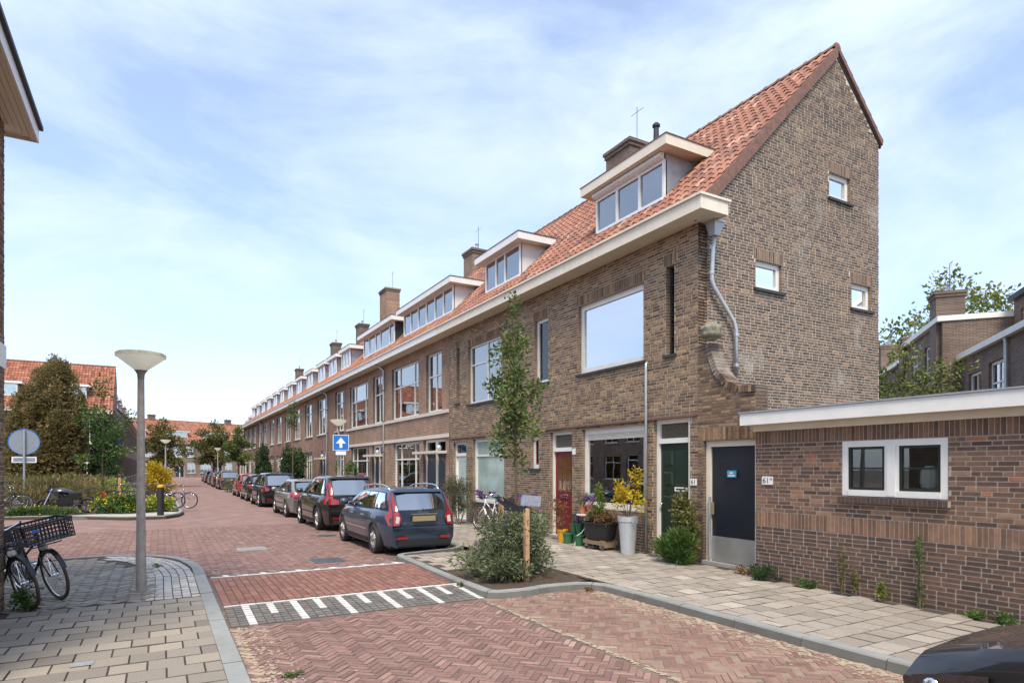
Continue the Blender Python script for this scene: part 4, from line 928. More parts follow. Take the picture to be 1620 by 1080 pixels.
# hopper, downpipe bending across the gable, small pipe on the front
b = MB(); b.hexa([(9.13, 8.36, 6.30), (9.27, 8.36, 6.30), (9.27, 8.50, 6.30), (9.13, 8.50, 6.30), (9.08, 8.31, 6.54), (9.32, 8.31, 6.54), (9.32, 8.55, 6.54), (9.08, 8.55, 6.54)])
b.box(9.06, 9.34, 8.29, 8.57, 6.54, 6.575); b.build('rainwater_hopper', MAT['zinc'], house, ORG)
b = MB(); b.tube([(9.2, 8.44, 6.32), (9.2, 8.47, 6.0), (9.2, 8.50, 5.5), (9.26, 8.50, 5.36), (9.80, 8.50, 4.78), (9.87, 8.50, 4.62), (9.88, 8.50, 3.7)], 0.042, 10); dp = b.build('downpipe', MAT['zinc_bright'], house, ORG, smooth=True)
b = MB()
for (x, z) in ((9.2, 5.62), (9.88, 4.5), (9.2, 6.1), (9.88, 3.9)): b.lathe([(0.056, z - .03), (0.058, z), (0.056, z + .03)], (x, 8.50, 0), 10); b.box(x - .01, x + .01, 8.52, 8.605, z - .01, z + .01)
b.build('pipe_bracket', MAT['zinc'], dp, ORG)
b = MB(); b.tube([(8.93, 10.01, 4.10), (8.90, 10.01, 4.08), (8.895, 10.01, 3.9), (8.895, 10.01, 0.12)], 0.028, 8); b.build('thin_downpipe', MAT['zinc_bright'], house, ORG, smooth=True)
# dormers
def dormer(parent, org, y0, y1, n, cols, z0=7.90, zt=8.94, cheek='zinc', over=0.26, shade=False, curtain=None, fas='white_paint', open_pane=None, x0=None, cheek2=None):
    x0 = DX0 if x0 is None else x0; DF = Fr((x0, 0, 0), (0, 1, 0), (-1, 0, 0))
    xe = lambda z: E0.x + (z - E0.z) / UU.z * UU.x
    d = empty('dormer'); d.parent = parent
    for ya, yb in ((y0, y0 + .05), (y1 - .05, y1)):
        b = MB(); b.prism([(x0 + .02, ya, z0 - .03), (x0 + .02, ya, zt), (xe(zt) + .2, ya, zt), (xe(z0) + .02, ya, z0 - .03)], (0, yb - ya, 0)); b.build('cheek', MAT[cheek], d, org)
    b = MB(); fw_ = 0.065; a0, a1 = y0, y1; zt2 = zt - (.14 if shade else 0.0)
    b.fbox(DF, a0, a0 + fw_, -.05, .03, z0, zt2); b.fbox(DF, a1 - fw_, a1, -.05, .03, z0, zt2); b.fbox(DF, a0 + fw_, a1 - fw_, -.05, .03, zt2 - fw_, zt2); b.fbox(DF, a0 + fw_, a1 - fw_, -.05, .05, z0, z0 + fw_)
    xs = [a0 + fw_] + [a0 + c * (a1 - a0) for c in cols] + [a1 - fw_]
    for x in xs[1:-1]: b.fbox(DF, x - .04, x + .04, -.045, .026, z0 + fw_, zt2 - fw_)
    b.build('window_frame', MAT['plastic_white'], d, org)
    for k in range(len(xs) - 1):
        l, rr = xs[k] + (.04 if k else 0), xs[k + 1] - (.04 if k < len(xs) - 2 else 0)
        p = MB(); p.fbox(DF, l, rr, -.014, -.01, z0 + fw_, zt2 - fw_); p.build('pane', MAT['glass_clear'], d, org)
        if curtain and k in curtain:
            c = MB(); c.fbox(DF, l, rr, -.09, -.08, z0 + fw_, zt2 - fw_); c.build('blind', MAT['curtain'], d, org)
    if shade:
        b = MB(); b.prism([(x0 - .03, y0 + .0, zt), (x0 - .15, y0, zt - .02), (x0 - .16, y0, zt - .1), (x0 - .1, y0, zt - .14), (x0 - .03, y0, zt - .14)], (0, y1 - y0, 0)); b.build('shutter_box', MAT['plastic_white'], d, org)
    b = MB(); b.box(x0 - over, xe(zt + .2) + .02, y0 - .30, y1 + .30, zt + .004, zt + .03); b.build('dormer_soffit', MAT[fas], d, org)
    b = MB(); e = 0.025; X1 = xe(zt + .2)
    b.box(x0 - over - e, x0 - over, y0 - .30 - e, y1 + .30 + e, zt, zt + .22); b.box(x0 - over, X1, y0 - .30 - e, y0 - .30, zt, zt + .22); b.box(x0 - over, X1, y1 + .30, y1 + .30 + e, zt, zt + .22); b.build('dormer_fascia', MAT[fas], d, org)
    b = MB(); b.box(x0 - over, X1 + .2, y0 - .30, y1 + .30, zt + .15, zt + .2); b.box(x0 - over - .04, X1 + .05, y0 - .345, y0 - .30 + .01, zt + .222, zt + .24); b.box(x0 - over - .04, x0 - over, y0 - .3, y1 + .345, zt + .222, zt + .24); b.build('dormer_roof', MAT['roof_felt'] if fas != 'cream_paint' else MAT['verge'], d, org)
    b = MB(); b.box(x0 + .06, x0 + 1.3, y0 + .06, y1 - .06, zt - .04, zt - .02); b.box(x0 + .2, x0 + .22, y0 + .06, y1 - .06, z0, zt - .05); b.build('dormer_interior', MAT['interior'], d, org)
    for ya in (y0 - .02, y1 + .0): b = MB(); b.prism([(xe(z0) - .05, ya, z0 + .02), (xe(zt) - .02, ya, zt), (xe(zt) + .1, ya, zt), (xe(z0) + .05, ya, z0)], (0, .02, 0)); b.build('flashing', MAT['zinc'], d, org)
    return d
dormer(house, ORG, 10.45, 12.96, 3, (.335, .665), shade=True, fas='cream_paint')
dd = dormer(house, ORG, 16.86, 19.25, 2, (.42, .68), cheek='white_paint', curtain=(0,))
chimney(house, ORG, 12.85, 13.6, 15.2, 16.4, 10.9, 12.25, 'wall_dark', 1)
b = MB(); b.lathe([(0.13, 10.9), (0.11, 11.9), (0.09, 12.0), (0.08, 12.35), (0.12, 12.37), (0.12, 12.43), (0.05, 12.5)], (13.3, 14.5, 0), 12); b.build('flue_pipe', MAT['slate_black'], house, ORG)
# wing wall with sweeping coping beside the yard door
FW = Fr((XF - 0.0, 0, 0), (0, 1, 0), (-1, 0, 0))
b = MB(); b.prism([FW.p(y, 0, z) for y, z in [(7.28, zs(2.42))] + [(8.604, zs(2.42))] + CV], 0.3 * Vector((1, 0, 0))); b.fbox(FW, 8.47, 8.604, -0.3, 0, 0, zs(2.42) - .0)
wg = b.build('wing_wall', MAT['wall_dark'], house, ORG)
FWE = Fr((0, 7.28, 0), (1, 0, 0), (0, -1, 0)); brick_wall(FWE, lay_courses(XF - .006, XF + .30, zs(2.42), 3.25, [], None, 19, lambda a, z, v: v * .5), MAT['brick_brown'], wg, ORG, 30)
cp = []
for k in range(1, len(CV) - 1):
    (y0, z0), (y1, z1) = CV[k], CV[k + 1]; n = max(1, round(math.hypot(y1 - y0, z1 - z0) / .07))
    for j in range(n):
        t0, t1 = (j + .06) / n, (j + .94) / n; A, B = Vector((0, y0 + (y1 - y0) * t0, z0 + (z1 - z0) * t0)), Vector((0, y0 + (y1 - y0) * t1, z0 + (z1 - z0) * t1)); dr = (B - A).normalized(); nn = Vector((0, -dr.z, dr.y))
        if nn.z < 0: nn = -nn
        b = MB(); b.cur = rng.random(); b.hexa([tuple(q + Vector((x, 0, 0))) for q, x in ((A - nn * .10, XF - .035), (B - nn * .10, XF - .035), (B - nn * .10, XF + .31), (A - nn * .10, XF + .31), (A + nn * .02, XF - .035), (B + nn * .02, XF - .035), (B + nn * .02, XF + .31), (A + nn * .02, XF + .31))])
        b.build('coping_brick', MAT['brick_gable'], wg, ORG)
# carved stone ball on the corner
b = MB(); P = []
for j in range(17):
    ph = math.pi * j / 16; row = []
    for k in range(41):
        th = 2 * math.pi * k / 40; rr = 0.175 * (1 + 0.26 * abs(math.sin(th * 4 + (j // 4) * .8)) * math.sin(ph) * (.5 + .5 * ((j % 4) / 3)) - .10 * (1 if j % 4 == 0 else 0))
        row.append((XF - .04 + rr * math.sin(ph) * math.cos(th), 8.24 + rr * math.sin(ph) * math.sin(th), 4.42 + rr * math.cos(ph)))
    P.append(row)
b.grid(P); so = b.build('stone_ball', MAT['stone_ball'], house, ORG, smooth=True); so['label'] = 'weathered carved stone ball on the house corner'
# yard door
door(house, FW, ORG, *D_yard, leaf='door_navy', frame='cream_paint', label='plain navy yard door with steel kick plate', back=0.10, knob=False, leafname='yard_door', fw=0.11)
b = MB(); b.fbox(FW, D_yard[0] + .02, D_yard[1] - .12, -0.105, -0.088, 0.16, 0.62); b.build('kick_plate', MAT['steel_plate'], house, ORG)
b = MB(); b.fbox(FW, D_yard[1] - .17, D_yard[1] - .135, -0.10, -0.06, 1.02, 1.25); b.build('door_pull', MAT['plate_yellow'], house, ORG)
b = MB(); b.fbox(FW, D_yard[1] - .118, D_yard[1] - .1, -0.085, -0.02, 0.2, 1.35); b.build('protective_strip', MAT['zinc_bright'], house, ORG)
RX = (R(90), 0, R(-90))
def plate(txt, y, z, w, h, x, size, m='plate_white', tm='ink', nm='number_plate', sup=None):
    b = MB(); b.box(x, x + .012, y - w / 2, y + w / 2, z - h / 2, z + h / 2); p = b.build(nm, MAT[m], house, ORG)
    text_mesh(txt, size, MAT[tm], 'lettering', p, (x - .001 - ORG[0], y + (.0 if not sup else .025) - ORG[1], z - ORG[2]), RX, .0015)
    if sup: text_mesh(sup, size * .55, MAT[tm], 'lettering', p, (x - .001 - ORG[0], y - w * .33 - ORG[1], z + .02 - ORG[2]), RX, .0015)
    return p
plate('61', 8.70, 1.62, 0.16, 0.125, XF - .026, 0.12)
b = MB(); b.box(XF + .062, XF + .074, 7.76, 7.96, 1.72, 1.845); p = b.build('door_sticker', MAT['sticker_blue'], house, ORG)     # two lines of white print too small to read
for (zz, y0, n) in ((1.80, 7.905, 4), (1.752, 7.93, 7)):
    for k in range(n): b = MB(); b.box(XF + .0605, XF + .0618, y0 - .021 * (k + 1) + .005, y0 - .021 * k, zz - .013, zz + .013); b.build('print', MAT['sign_white'], p, ORG)
b = MB(); b.fbox(FF, 12.62, 12.74, 0.01, 0.025, 2.22, 2.36); b.build('number_plate', MAT['plate_white'], house, ORG)

# ================================================================ ANNEX (single storey shed)
XA = 8.56; ORA = (XA, 2.0, 0.1)
annex = empty('annex', ORA, 'low flat roofed brick annex with white fascia beside the navy yard door', 'annex')
FA = Fr((XA, 0, 0), (0, 1, 0), (-1, 0, 0)); AW = H_(4.08, 5.47, 1.50, 2.255)
b = MB(); wall_body(FA, -3.0, 6.97, 0.0, 2.5, [AW], 0.22, b); aw = b.build('front_wall', MAT['mortar_annex'], annex, ORA)
b = MB(); b.box(XA + .22, 14.0, 6.75, 6.97, 0, 2.5); b.box(XA + .22, 14.0, -3.0, -2.78, 0, 2.5); b.box(13.8, 14.0, -2.78, 6.75, 0, 2.5); b.build('side_wall', MAT['wall_brown_x'], annex, ORA)
band = (-3.0, 6.97, zs(0.93), zs(0.93) + 4 * CH); top = (-3.0, 6.97, zs(2.255), zs(2.255) + 4 * CH)
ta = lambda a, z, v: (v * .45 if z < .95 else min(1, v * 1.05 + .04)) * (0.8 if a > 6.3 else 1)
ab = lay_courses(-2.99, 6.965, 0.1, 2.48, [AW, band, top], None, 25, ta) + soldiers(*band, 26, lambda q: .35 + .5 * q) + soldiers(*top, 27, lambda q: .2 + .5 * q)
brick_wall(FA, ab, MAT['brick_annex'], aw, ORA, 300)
b = MB(); reveal(FA, AW, b, 0.1); b.build('reveal', MAT['wall_brown'], aw, ORA)
w = window(annex, FA, ORA, *AW, cols=(.5,), fw=0.085, mw=0.19, back=0.0, dp=0.10, sash='sash_green', grid=(.5,), sill=None, pane='glass', label='white framed double window with dark green sashes')
b = MB(); b.fbox(FA, 4.775 - .055, 4.775 + .055, -0.02, 0.018, AW[2] + .02, AW[3] - .07); b.build('centre_post', MAT['white_paint'], w, ORA)
n = 24
for k in range(n):
    b = MB(); y0 = AW[0] - .03 + (AW[1] - AW[0] + .06) * k / n; y1 = AW[0] - .03 + (AW[1] - AW[0] + .06) * (k + 1) / n; b.cur = 0.03 + .12 * rng.random(); b.fbox(FA, y0 + .004, y1 - .004, -.02, .075, AW[2] - .095, AW[2] - .008); b.build('sill_brick', MAT['brick_annex'], annex, ORA)
b = MB(); b.fbox(FA, AW[0] - .03, AW[1] + .03, -.02, .07, AW[2] - .092, AW[2] - .012); b.build('sill_bed', MAT['mortar_annex'], annex, ORA)
b = MB(); b.fbox(FA, 3.2, 6.4, -1.1, -1.05, .1, 2.4); b.build('interior', MAT['interior'], annex, ORA)
b = MB(); b.fbox(FA, 4.12, 4.74, -.42, -.2, 1.60, 1.63); b.build('interior_shelf', MAT['wood_old'], annex, ORA)
b = MB(); b.lathe([(.09, 1.63), (.11, 1.7), (.1, 1.85), (.05, 1.92)], (XA + .3, 4.45, 0), 12); b.lathe([(.05, 1.63), (.07, 1.75), (.05, 1.83)], (XA + .3, 4.25, 0), 12); b.build('jar', MAT['curtain'], annex, ORA)
b = MB(); b.box(XA - .04, XA + .3, -3.0, 6.99, 2.487, 2.60); b.build('frieze_board', MAT['cream_paint'], annex, ORA)
b = MB(); b.box(XA - .26, XA - .235, -3.0, 7.07, 2.585, 2.775); b.box(XA - .235, XA + .6, 7.045, 7.07, 2.585, 2.775); b.box(XA - .235, XA + .3, -3.0, 7.045, 2.60, 2.63); b.build('fascia', MAT['white_paint'], annex, ORA)
b = MB(); b.box(XA - .28, 14.05, -3.0, 7.09, 2.778, 2.80); b.build('roof', MAT['zinc'], annex, ORA)
b = MB(); b.box(XA - .235, 14.0, -3.0, 7.04, 2.65, 2.776); b.build('roof_deck', MAT['roof_felt'], annex, ORA)
b = MB(); b.box(XA - .028, XA - .012, 6.72 - .1, 6.72 + .1, 1.69 - .065, 1.69 + .065); p = b.build('number_plate', MAT['plate_white'], annex, ORA)
text_mesh('61', .125, MAT['ink'], 'lettering', p, (XA - .029 - ORA[0], 6.745 - ORA[1], 1.685 - ORA[2]), RX, .0015); text_mesh('H', .06, MAT['ink'], 'lettering', p, (XA - .029 - ORA[0], 6.65 - ORA[1], 1.71 - ORA[2]), RX, .0015)

# ================================================================ THE ROW along the street
def downpipe(parent, org, y, z1=6.58, x=XF - .07):
    b = MB(); b.tube([(8.6, y + .3, z1), (8.75, y + .12, z1 - .12), (x, y, z1 - .3), (x, y, .12)], 0.045, 8); d = b.build('downpipe', MAT['zinc_bright'], parent, org, smooth=True)
    b = MB()
    for z in (.9, 2.6, 4.0, 5.4): b.lathe([(0.058, z - .03), (0.058, z + .03)], (x, y, 0), 8)
    b.build('pipe_bracket', MAT['iron'], d, org)
def row_house(label, y0, y1, ups, doors, downs, dorms, wm='wall_red', band=False, chim=None, pipe=None, cheek='zinc', seed=1, tile='roof_orange', single=0, frame='white_paint', curtains=None, canopy=True, shift=(0, 0, 0), group='red brick terraced houses along the street', org=None, name='terraced_house', fas='white_paint', dx0=None, ground=True, gable_ends=False):
    r = random.Random(seed); OR = org or (XF, (y0 + y1) / 2, 0.1)
    h = empty(name, (OR[0] + shift[0], OR[1] + shift[1], OR[2] + shift[2]), label, 'house', group)
    holes = [(a, b_, zs(c), zs(d)) for (a, b_, c, d, *_) in ups + downs] + [(a, b_, 0.1, zs(d)) for (a, b_, d, *_) in doors]
    b = MB(); wall_body(FF, y0, y1, 0, 6.65, holes, .25, b); fwall = b.build('front_wall', MAT[wm], h, OR)
    b = MB(); b.box(XR - .25, XR, y0, y1, 0, 9.5); b.box(XF + .02, XR - .25, y1 - .2, y1 - .002, 0, 6.9); b.build('rear_wall', MAT['wall_dark'], h, OR)
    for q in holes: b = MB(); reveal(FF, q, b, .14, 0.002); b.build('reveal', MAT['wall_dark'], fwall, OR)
    for q, hh in zip(ups + downs, holes):
        a, b_, c, d, cols, rows = q[:6]
        window(h, FF, OR, a, b_, hh[2], hh[3], cols=cols, rows=rows, frame=frame, pane='glass_clear', sill=None if band else 'stone_band', curtain=q[6] if len(q) > 6 else (('curtain', 0, 1) if r.random() < .7 else None), fw=.07, mw=.06, back=.10)
    for (a, b_, d, tr, leafs) in doors:
        zt = zs(d); n = len(leafs); w = (b_ - a) / n
        for k, lf in enumerate(leafs):
            door(h, FF, OR, a + k * w, a + (k + 1) * w, .1, zt, leaf=lf, transom=tr, panels=((.15, .85, .55, .93), (.15, .85, .08, .45)), frame=frame, back=.14, fw=.08, knob=True)
        if canopy:
            b = MB(); b.fbox(FF, a - .12, b_ + .12, .005, .42, tr - .05, tr + .04); b.build('door_canopy', MAT['stone_band'], h, OR)
            b = MB(); b.lathe([(.02, -.1), (.075, -.075), (.105, 0), (.075, .075), (.02, .1)], FF.p(a + .15, .2, tr + .15), 12); b.build('globe_lamp', MAT['zinc_bright'], h, OR, smooth=True)
    if band:
        b = MB(); b.fbox(FF, y0 + .02, y1 - .02, .002, .05, 3.86, 3.98); b.fbox(FF, y0 + .02, y1 - .02, .002, .05, 2.98, 3.11); b.build('stone_band', MAT['stone_band'], h, OR)
    b = MB(); b.fbox(FF, y0 + .1, y1 - .3, -1.3, -1.25, .1, 6.6); b.fbox(FF, y0 + .1, y1 - .3, -1.25, -.26, 3.2, 3.3); b.build('interior', MAT['interior'], h, OR)
    if gable_ends:
        for yy, nm in ((y0, 1), (y1 - .2, 0)):
            b = MB(); b.prism([(XF + .01, yy, 0), (XR - .26, yy, 0), (XR - .26, yy, 9.6), (13.23, yy, 11.1), (XF + .01, yy, 6.75)], (0, .19, 0)); b.build('gable_wall', MAT['wall_brown_x'], h, OR)
    rf = deck(h, OR, y0, y1)
    hl = [(p - y0, q - y0, slope_u(DX0), slope_u(DX1) - .1) for (p, q, *_) in dorms]
    roof_slope(rf, OR, (E0.x, y0, E0.z), (0, 1, 0), UU, NN, y1 - y0, SL - .05, hl, single, tile, seed)
    if ground: ridge(rf, OR, (13.23, y0, 11.30), (13.23, y1, 11.30))
    cornice(h, OR, y0 + .004, y1, False, fas)
    for (p, q, cols, cur) in dorms: dormer(h, OR, p, q, 0, cols, cheek=cheek, curtain=cur, over=.12 if q - p < 3 else .26, x0=dx0)
    if chim: chimney(h, OR, *chim)
    for py in ([] if pipe is None else pipe): downpipe(h, OR, py)
    return h
w3 = lambda c0, c1: ((c0, c1), ((.68,), (.68,), (.68,)))
row_house('red brick terraced house with white stone bands and a wide white six-pane dormer', 20.345, 27.7,
    [(21.03, 22.55, 4.0, 6.22, (.5,), ((.62,), (.62,)), ('curtain', 0, 1)), (23.37, 26.64, 4.0, 6.22, (.2, .76), ((.62,), (.62,), (.62,)), ('curtain', 0.25, 1))],
    [(20.68, 22.86, 2.95, 2.46, ('door_grey', 'door_grey'))],
    [(23.3, 26.45, 0.95, 2.95, (.2, .76), ((.66,), (.66,), (.66,)), ('frosted', 0, .6))],
    [(22.0, 27.55, (.17, .33, .5, .67, .835), (0, 1, 2, 3, 4, 5))], band=True, chim=(12.9, 13.6, 26.6, 27.6, 10.9, 12.3, 'wall_brown', 2), pipe=[27.63], seed=31, cheek='white_paint', tile='roof_tile', group=None)
row_house('red brick terraced house with white stone bands and a dormer with black slate cheek', 27.705, 34.3,
    [(27.95, 29.46, 4.0, 6.22, (.5,), ((.62,), (.62,)), ('curtain', 0, 1)), (30.28, 33.68, 4.0, 6.22, (.2, .76), ((.62,), (.62,), (.62,)), ('curtain', 0, 1))],
    [(27.95, 29.6, 2.95, 2.46, ('door_wood', 'door_grey'))],
    [(30.16, 33.4, 0.95, 2.95, (.2, .76), ((.66,), (.66,), (.66,)))],
    [(28.9, 34.1, (.14, .42, .58, .8), (1, 3))], band=True, cheek='slate_black', seed=32, tile='roof_tile', group=None)
DT = lambda y0, d: [(y0 + d, y0 + d + 1.9, (.33, .67), (0,))]
row_house('darker red terraced house with tall windows and a square brown chimney stack', 34.305, 42.4,
    [(34.86, 36.9, 4.0, 6.25, (.33, .67), ((.72,),) * 3), (37.6 + 1.4, 41.6, 4.0, 6.25, (.33, .67), ((.72,),) * 3)], [(39.2, 40.6, 2.95, 2.46, ('door_navy', 'door_navy'))], [(34.9, 36.7, 0.95, 2.95, (.33, .67), ((.72,),) * 3)],
    [(36.9, 38.9, (.33, .67), (0, 1, 2)), (40.2, 42.2, (.5,), (0, 1))], wm='wall_red_two', chim=(12.8, 13.7, 39.2, 40.6, 10.6, 13.6, 'wall_red', 0), pipe=[38.7], seed=33, group=None)
NM = {42.4: 'terraced house behind the large round evergreen shrub', 50.5: 'terraced house between the round shrub and the narrow climbing shrub', 58.6: 'terraced house behind the narrow climbing shrub', 66.7: 'terraced house with a grey downpipe past the climbing shrub', 74.8: 'terraced house before the eaves of the row step down'}
for k, ya in enumerate((42.405, 50.5, 58.6, 66.7, 74.8)):
    yb = ya + 8.09 if k else 50.495
    row_house('red brick ' + NM[round(ya, 1) if k else 42.4], ya, yb, [(ya + .75, ya + 3.2, 4.0, 6.25, (.33, .67), ((.72,),) * 3), (ya + 4.9, ya + 7.4, 4.0, 6.25, (.33, .67), ((.72,),) * 3)],
        [(ya + 3.4, ya + 4.9, 2.95, 2.46, ('door_grey', 'door_navy'))], [(ya + .8, ya + 3.1, .95, 2.95, (.33, .67), ((.72,),) * 3), (ya + 5.2, ya + 7.4, .95, 2.95, (.33, .67), ((.72,),) * 3)],
        [(ya + 1.0, ya + 3.0, (.5,), (0, 1)), (ya + 4.9, ya + 7.0, (.5,), (0, 1))], wm='wall_red_two' if k % 2 else 'wall_red', chim=(12.9, 13.6, ya + 3.4, ya + 4.4, 10.8, 12.6, 'wall_dark', 1) if k in (0, 1, 3) else None, pipe=[ya + .8] if k == 3 else None, seed=40 + k)
for k, ya in enumerate((82.9, 91.0, 99.1)):
    row_house(['orange roofed terraced house where the lower eaves begin', 'orange roofed terraced house in the middle of the lower row', 'orange roofed terraced house at the end of the lower row'][k], ya, ya + 8.09, [(ya + 1.2, ya + 3.2, 4.0, 6.1, (.5,), ((.7,),) * 2), (ya + 5, ya + 7, 4.0, 6.1, (.5,), ((.7,),) * 2)],
        [(ya + 3.5, ya + 4.8, 2.95, 2.46, ('door_grey', 'door_navy'))], [(ya + 5.2, ya + 7.4, .95, 2.95, (.33, .67), ((.72,),) * 3)], [(ya + 1.0, ya + 3.4, (.5,), (0, 1)), (ya + 4.9, ya + 7.2, (.5,), (0, 1))], seed=50 + k, shift=(0.6 + .5 * k, 0, -.55))

# houses closing the street: same builder, turned to face it
def placed(h, at, turn): h.location = (at[0], at[1], at[2] if len(at) > 2 else 0.1); h.rotation_euler = (0, 0, turn); return h
EG = 'orange roofed houses closing the far end of the street'
P0 = Vector((-4.0, 133.0, 0)); DIR = Vector((math.sin(R(62)), math.cos(R(62)), 0)); turn = math.atan2(DIR.y, DIR.x) - R(90)
EL = ['house at the end of the street beside the left row', 'end of street house behind the round garden side tree', 'end of street house closing the view above the parked cars', 'end of street house between the two roadside trees', 'end of street house behind the right roadside tree', 'end of street house partly behind the right row']
for k in range(6):
    c = P0 + DIR * (8.0 * k - 4.0 + 4.0)
    h = row_house('orange roofed ' + EL[k], -4.0, 4.0, [(-3.2, -1.6, 4.0, 6.1, (.5,), ((.7,),) * 2), (-.8, .9, 4.0, 6.1, (.5,), ((.7,),) * 2), (1.8, 3.4, 4.0, 6.1, (.5,), ((.7,),) * 2)], [(-1.3, .5, 2.95, 2.46, ('door_navy', 'door_grey'))], [(-3.5, -1.8, .9, 2.95, (.5,), ((.7,),) * 2), (1.2, 3.5, .9, 2.95, (.33, .67), ((.7,),) * 3)],
        [(-2.4, 2.4, (.25, .5, .75), (0, 3))] if k != 3 else [(-3.2, -.8, (.5,), (0,)), (1.0, 3.2, (.5,), (1,))], wm='wall_brown', chim=(12.9, 13.6, 2.2, 3.4, 10.9, 12.2, 'wall_dark', 2) if k % 2 else None, seed=60 + k, group=EG, org=(XF, 0, .1), canopy=False)
    placed(h, c, turn + R(180))

# left side: corner house behind the conifer and the row running away from it
LG = None
def left_house(label, at, turn, seed, dorms, wm='wall_brown', width=4.5, chim=None, group=None, **k):
    h = row_house(label, -width, width, [(-width + .8, -width + 2.6, 4.0, 6.1, (.5,), ((.7,),) * 2), (-.9, .9, 4.0, 6.1, (.5,), ((.7,),) * 2), (width - 2.6, width - .8, 4.0, 6.1, (.5,), ((.7,),) * 2)], [(-.7, .7, 2.95, 2.46, ('door_navy',))], [(-width + .8, -width + 3, .9, 2.95, (.5,), ((.7,),) * 2), (width - 3, width - .8, .9, 2.95, (.5,), ((.7,),) * 2)], dorms, wm=wm, seed=seed, org=(XF, 0, .1), group=group, canopy=False, chim=chim, **k)
    return placed(h, at, turn)
# the corner house: long side to the garden, gable to the street
lh = left_house('orange roofed brown corner house behind the tall conifer', (-9.2, 65.0), R(90), 71, [(-3.6, -.6, (.33, .67), (0,)), (1.2, 3.9, (.33, .67), (1,))], width=5.6, gable_ends=True)

for k in range(4):
    left_house(['brown corner house with a blue street name plate on its side', 'brown house with white dormers second from the street name plate', 'brown house with white dormers further along the left pavement', 'last brown house with white dormers on the left pavement'][k], (-3.0, 77.0 + 9.0 * k), R(180), 72 + k, [(-3.6, -.6, (.5,), (0,)), (.9, 3.6, (.5,), (1,))], gable_ends=(k == 0))

# the near house on the left, of which only the corner and the eaves reach into view
ORL = (-1.71, 4.0, 0.1)
nh = empty('near_house', ORL, 'brick house corner with white band and boarded eaves beside the parked bicycles', 'house')
b = MB(); b.box(-9.5, -1.72, 6, 10.04, 0, 3.14); b.box(-9.5, -1.72, 6, 10.04, 3.44, 6.3); b.build('wall', MAT['wall_brown'], nh, ORL)
FL = Fr((-1.72, 0, 0), (0, 1, 0), (1, 0, 0)); FL2 = Fr((0, 10.04, 0), (-1, 0, 0), (0, 1, 0))
lb = lay_courses(7.6, 10.04, 0.1, 3.14, [], None, 81) + lay_courses(7.6, 10.04, 3.45, 6.28, [], None, 82)
brick_wall(FL, lb, MAT['brick_brown'], nh, ORL, 250)
b = MB(); b.box(-9.5, -1.70, 6, 10.06, 3.142, 3.438); b.build('stone_band', MAT['white_paint'], nh, ORL)
for k in range(5):
    b = MB(); b.box(-1.74 + .062 * k + .003, -1.74 + .062 * (k + 1) - .003, 6, 10.32 - (.0 if k > 3 else (4 - k) * .07), 6.24, 6.262); b.build('soffit_board', MAT['cream_paint'], nh, ORL)
b = MB(); b.box(-9.5, -1.43, 10.06, 10.33, 6.263, 6.28); b.box(-9.5, -1.43, 10.32, 10.345, 6.22, 6.44); b.build('end_fascia', MAT['cream_paint'], nh, ORL)
b = MB(); b.box(-1.43, -1.405, 6, 10.345, 6.22, 6.42); b.build('fascia', MAT['white_paint'], nh, ORL)
b = MB(); b.box(-1.405, -1.36, 6, 10.37, 6.40, 6.45); b.build('gutter_edge', MAT['slate_black'], nh, ORL)
b = MB(); b.prism([(-9.5, 6, 6.45), (-1.40, 6, 6.45), (-5.4, 6, 10.2)], (0, 4.3, 0)); b.build('roof', MAT['roof_tile'], nh, ORL)

# rear sides of the houses across the yards, seen over the annex
RG = 'rear house fronts beyond the annex roof'
def rear_house(label, a0, a1, n, zt, wins, wm='wall_dark', gutter=True, seed=1, top=None, pipe=None):
    at = Vector((22.1, 8.5, 0)); F = Fr((0, 0, 0), (0, 1, 0), (-1, 0, 0)); h = empty('rear_house', (at.x, at.y, 0), label, 'house', None, R(-50))
    hs = [(w[0], w[1], w[2], w[3]) for w in wins]; Fn = Fr((-n, 0, 0), (0, 1, 0), (-1, 0, 0))
    b = MB(); wall_body(Fn, a0, a1, 0, zt, hs, .25, b); b.build('front_wall', MAT[wm], h)
    for q in (a0, a1 - .25): b = MB(); b.box(-n + .005, 8, q, q + .25, 0, zt) if False else b.box(-n + .25, 8, q, q + .25, 0, zt); b.build('end_wall', MAT[wm + '_x' if wm == 'wall_dark' else wm], h)
    b = MB(); b.box(-n + .3, 8, a0 + .26, a1 - .26, zt - .15, zt - .05); b.box(-n + 1.2, -n + 1.25, a0 + .3, a1 - .3, 0, zt - .2); b.build('roof', MAT['roof_felt'], h)
    for w in wins: window(h, Fn, (0, 0, 0), w[0], w[1], w[2], w[3], cols=(.5,), rows=((.72,), (.72,)), sill='stone_band', pane='glass_clear', fw=.09, curtain=('curtain', 0, 1) if seed % 2 else None)
    b = MB(); b.box(-n - .18, 8, a0 - .06, a1 + .06, zt + .002, zt + .2); b.build('fascia', MAT['white_paint'] if gutter else MAT['slate_black'], h)
    if pipe:
        b = MB(); b.tube([(-n - .1, pipe, zt), (-n - .08, pipe, zt - .2), (-n - .08, pipe, 0)], .05, 8); b.build('downpipe', MAT['zinc_bright'], h)
    return h
rear_house('dark brick rear house with white gutter and two tall white windows', -3.2, 5.7, 0.0, 5.95, [(3.6, 4.9, 3.0, 5.3), (1.5, 2.9, 3.0, 5.4), (-2.2, -.6, 3.0, 5.4)], seed=2, pipe=1.2)
rear_house('white rendered rooftop storey above the dark brick rear house', -3.2, .9, -1.4, 7.6, [], 'white_paint', True, 4)
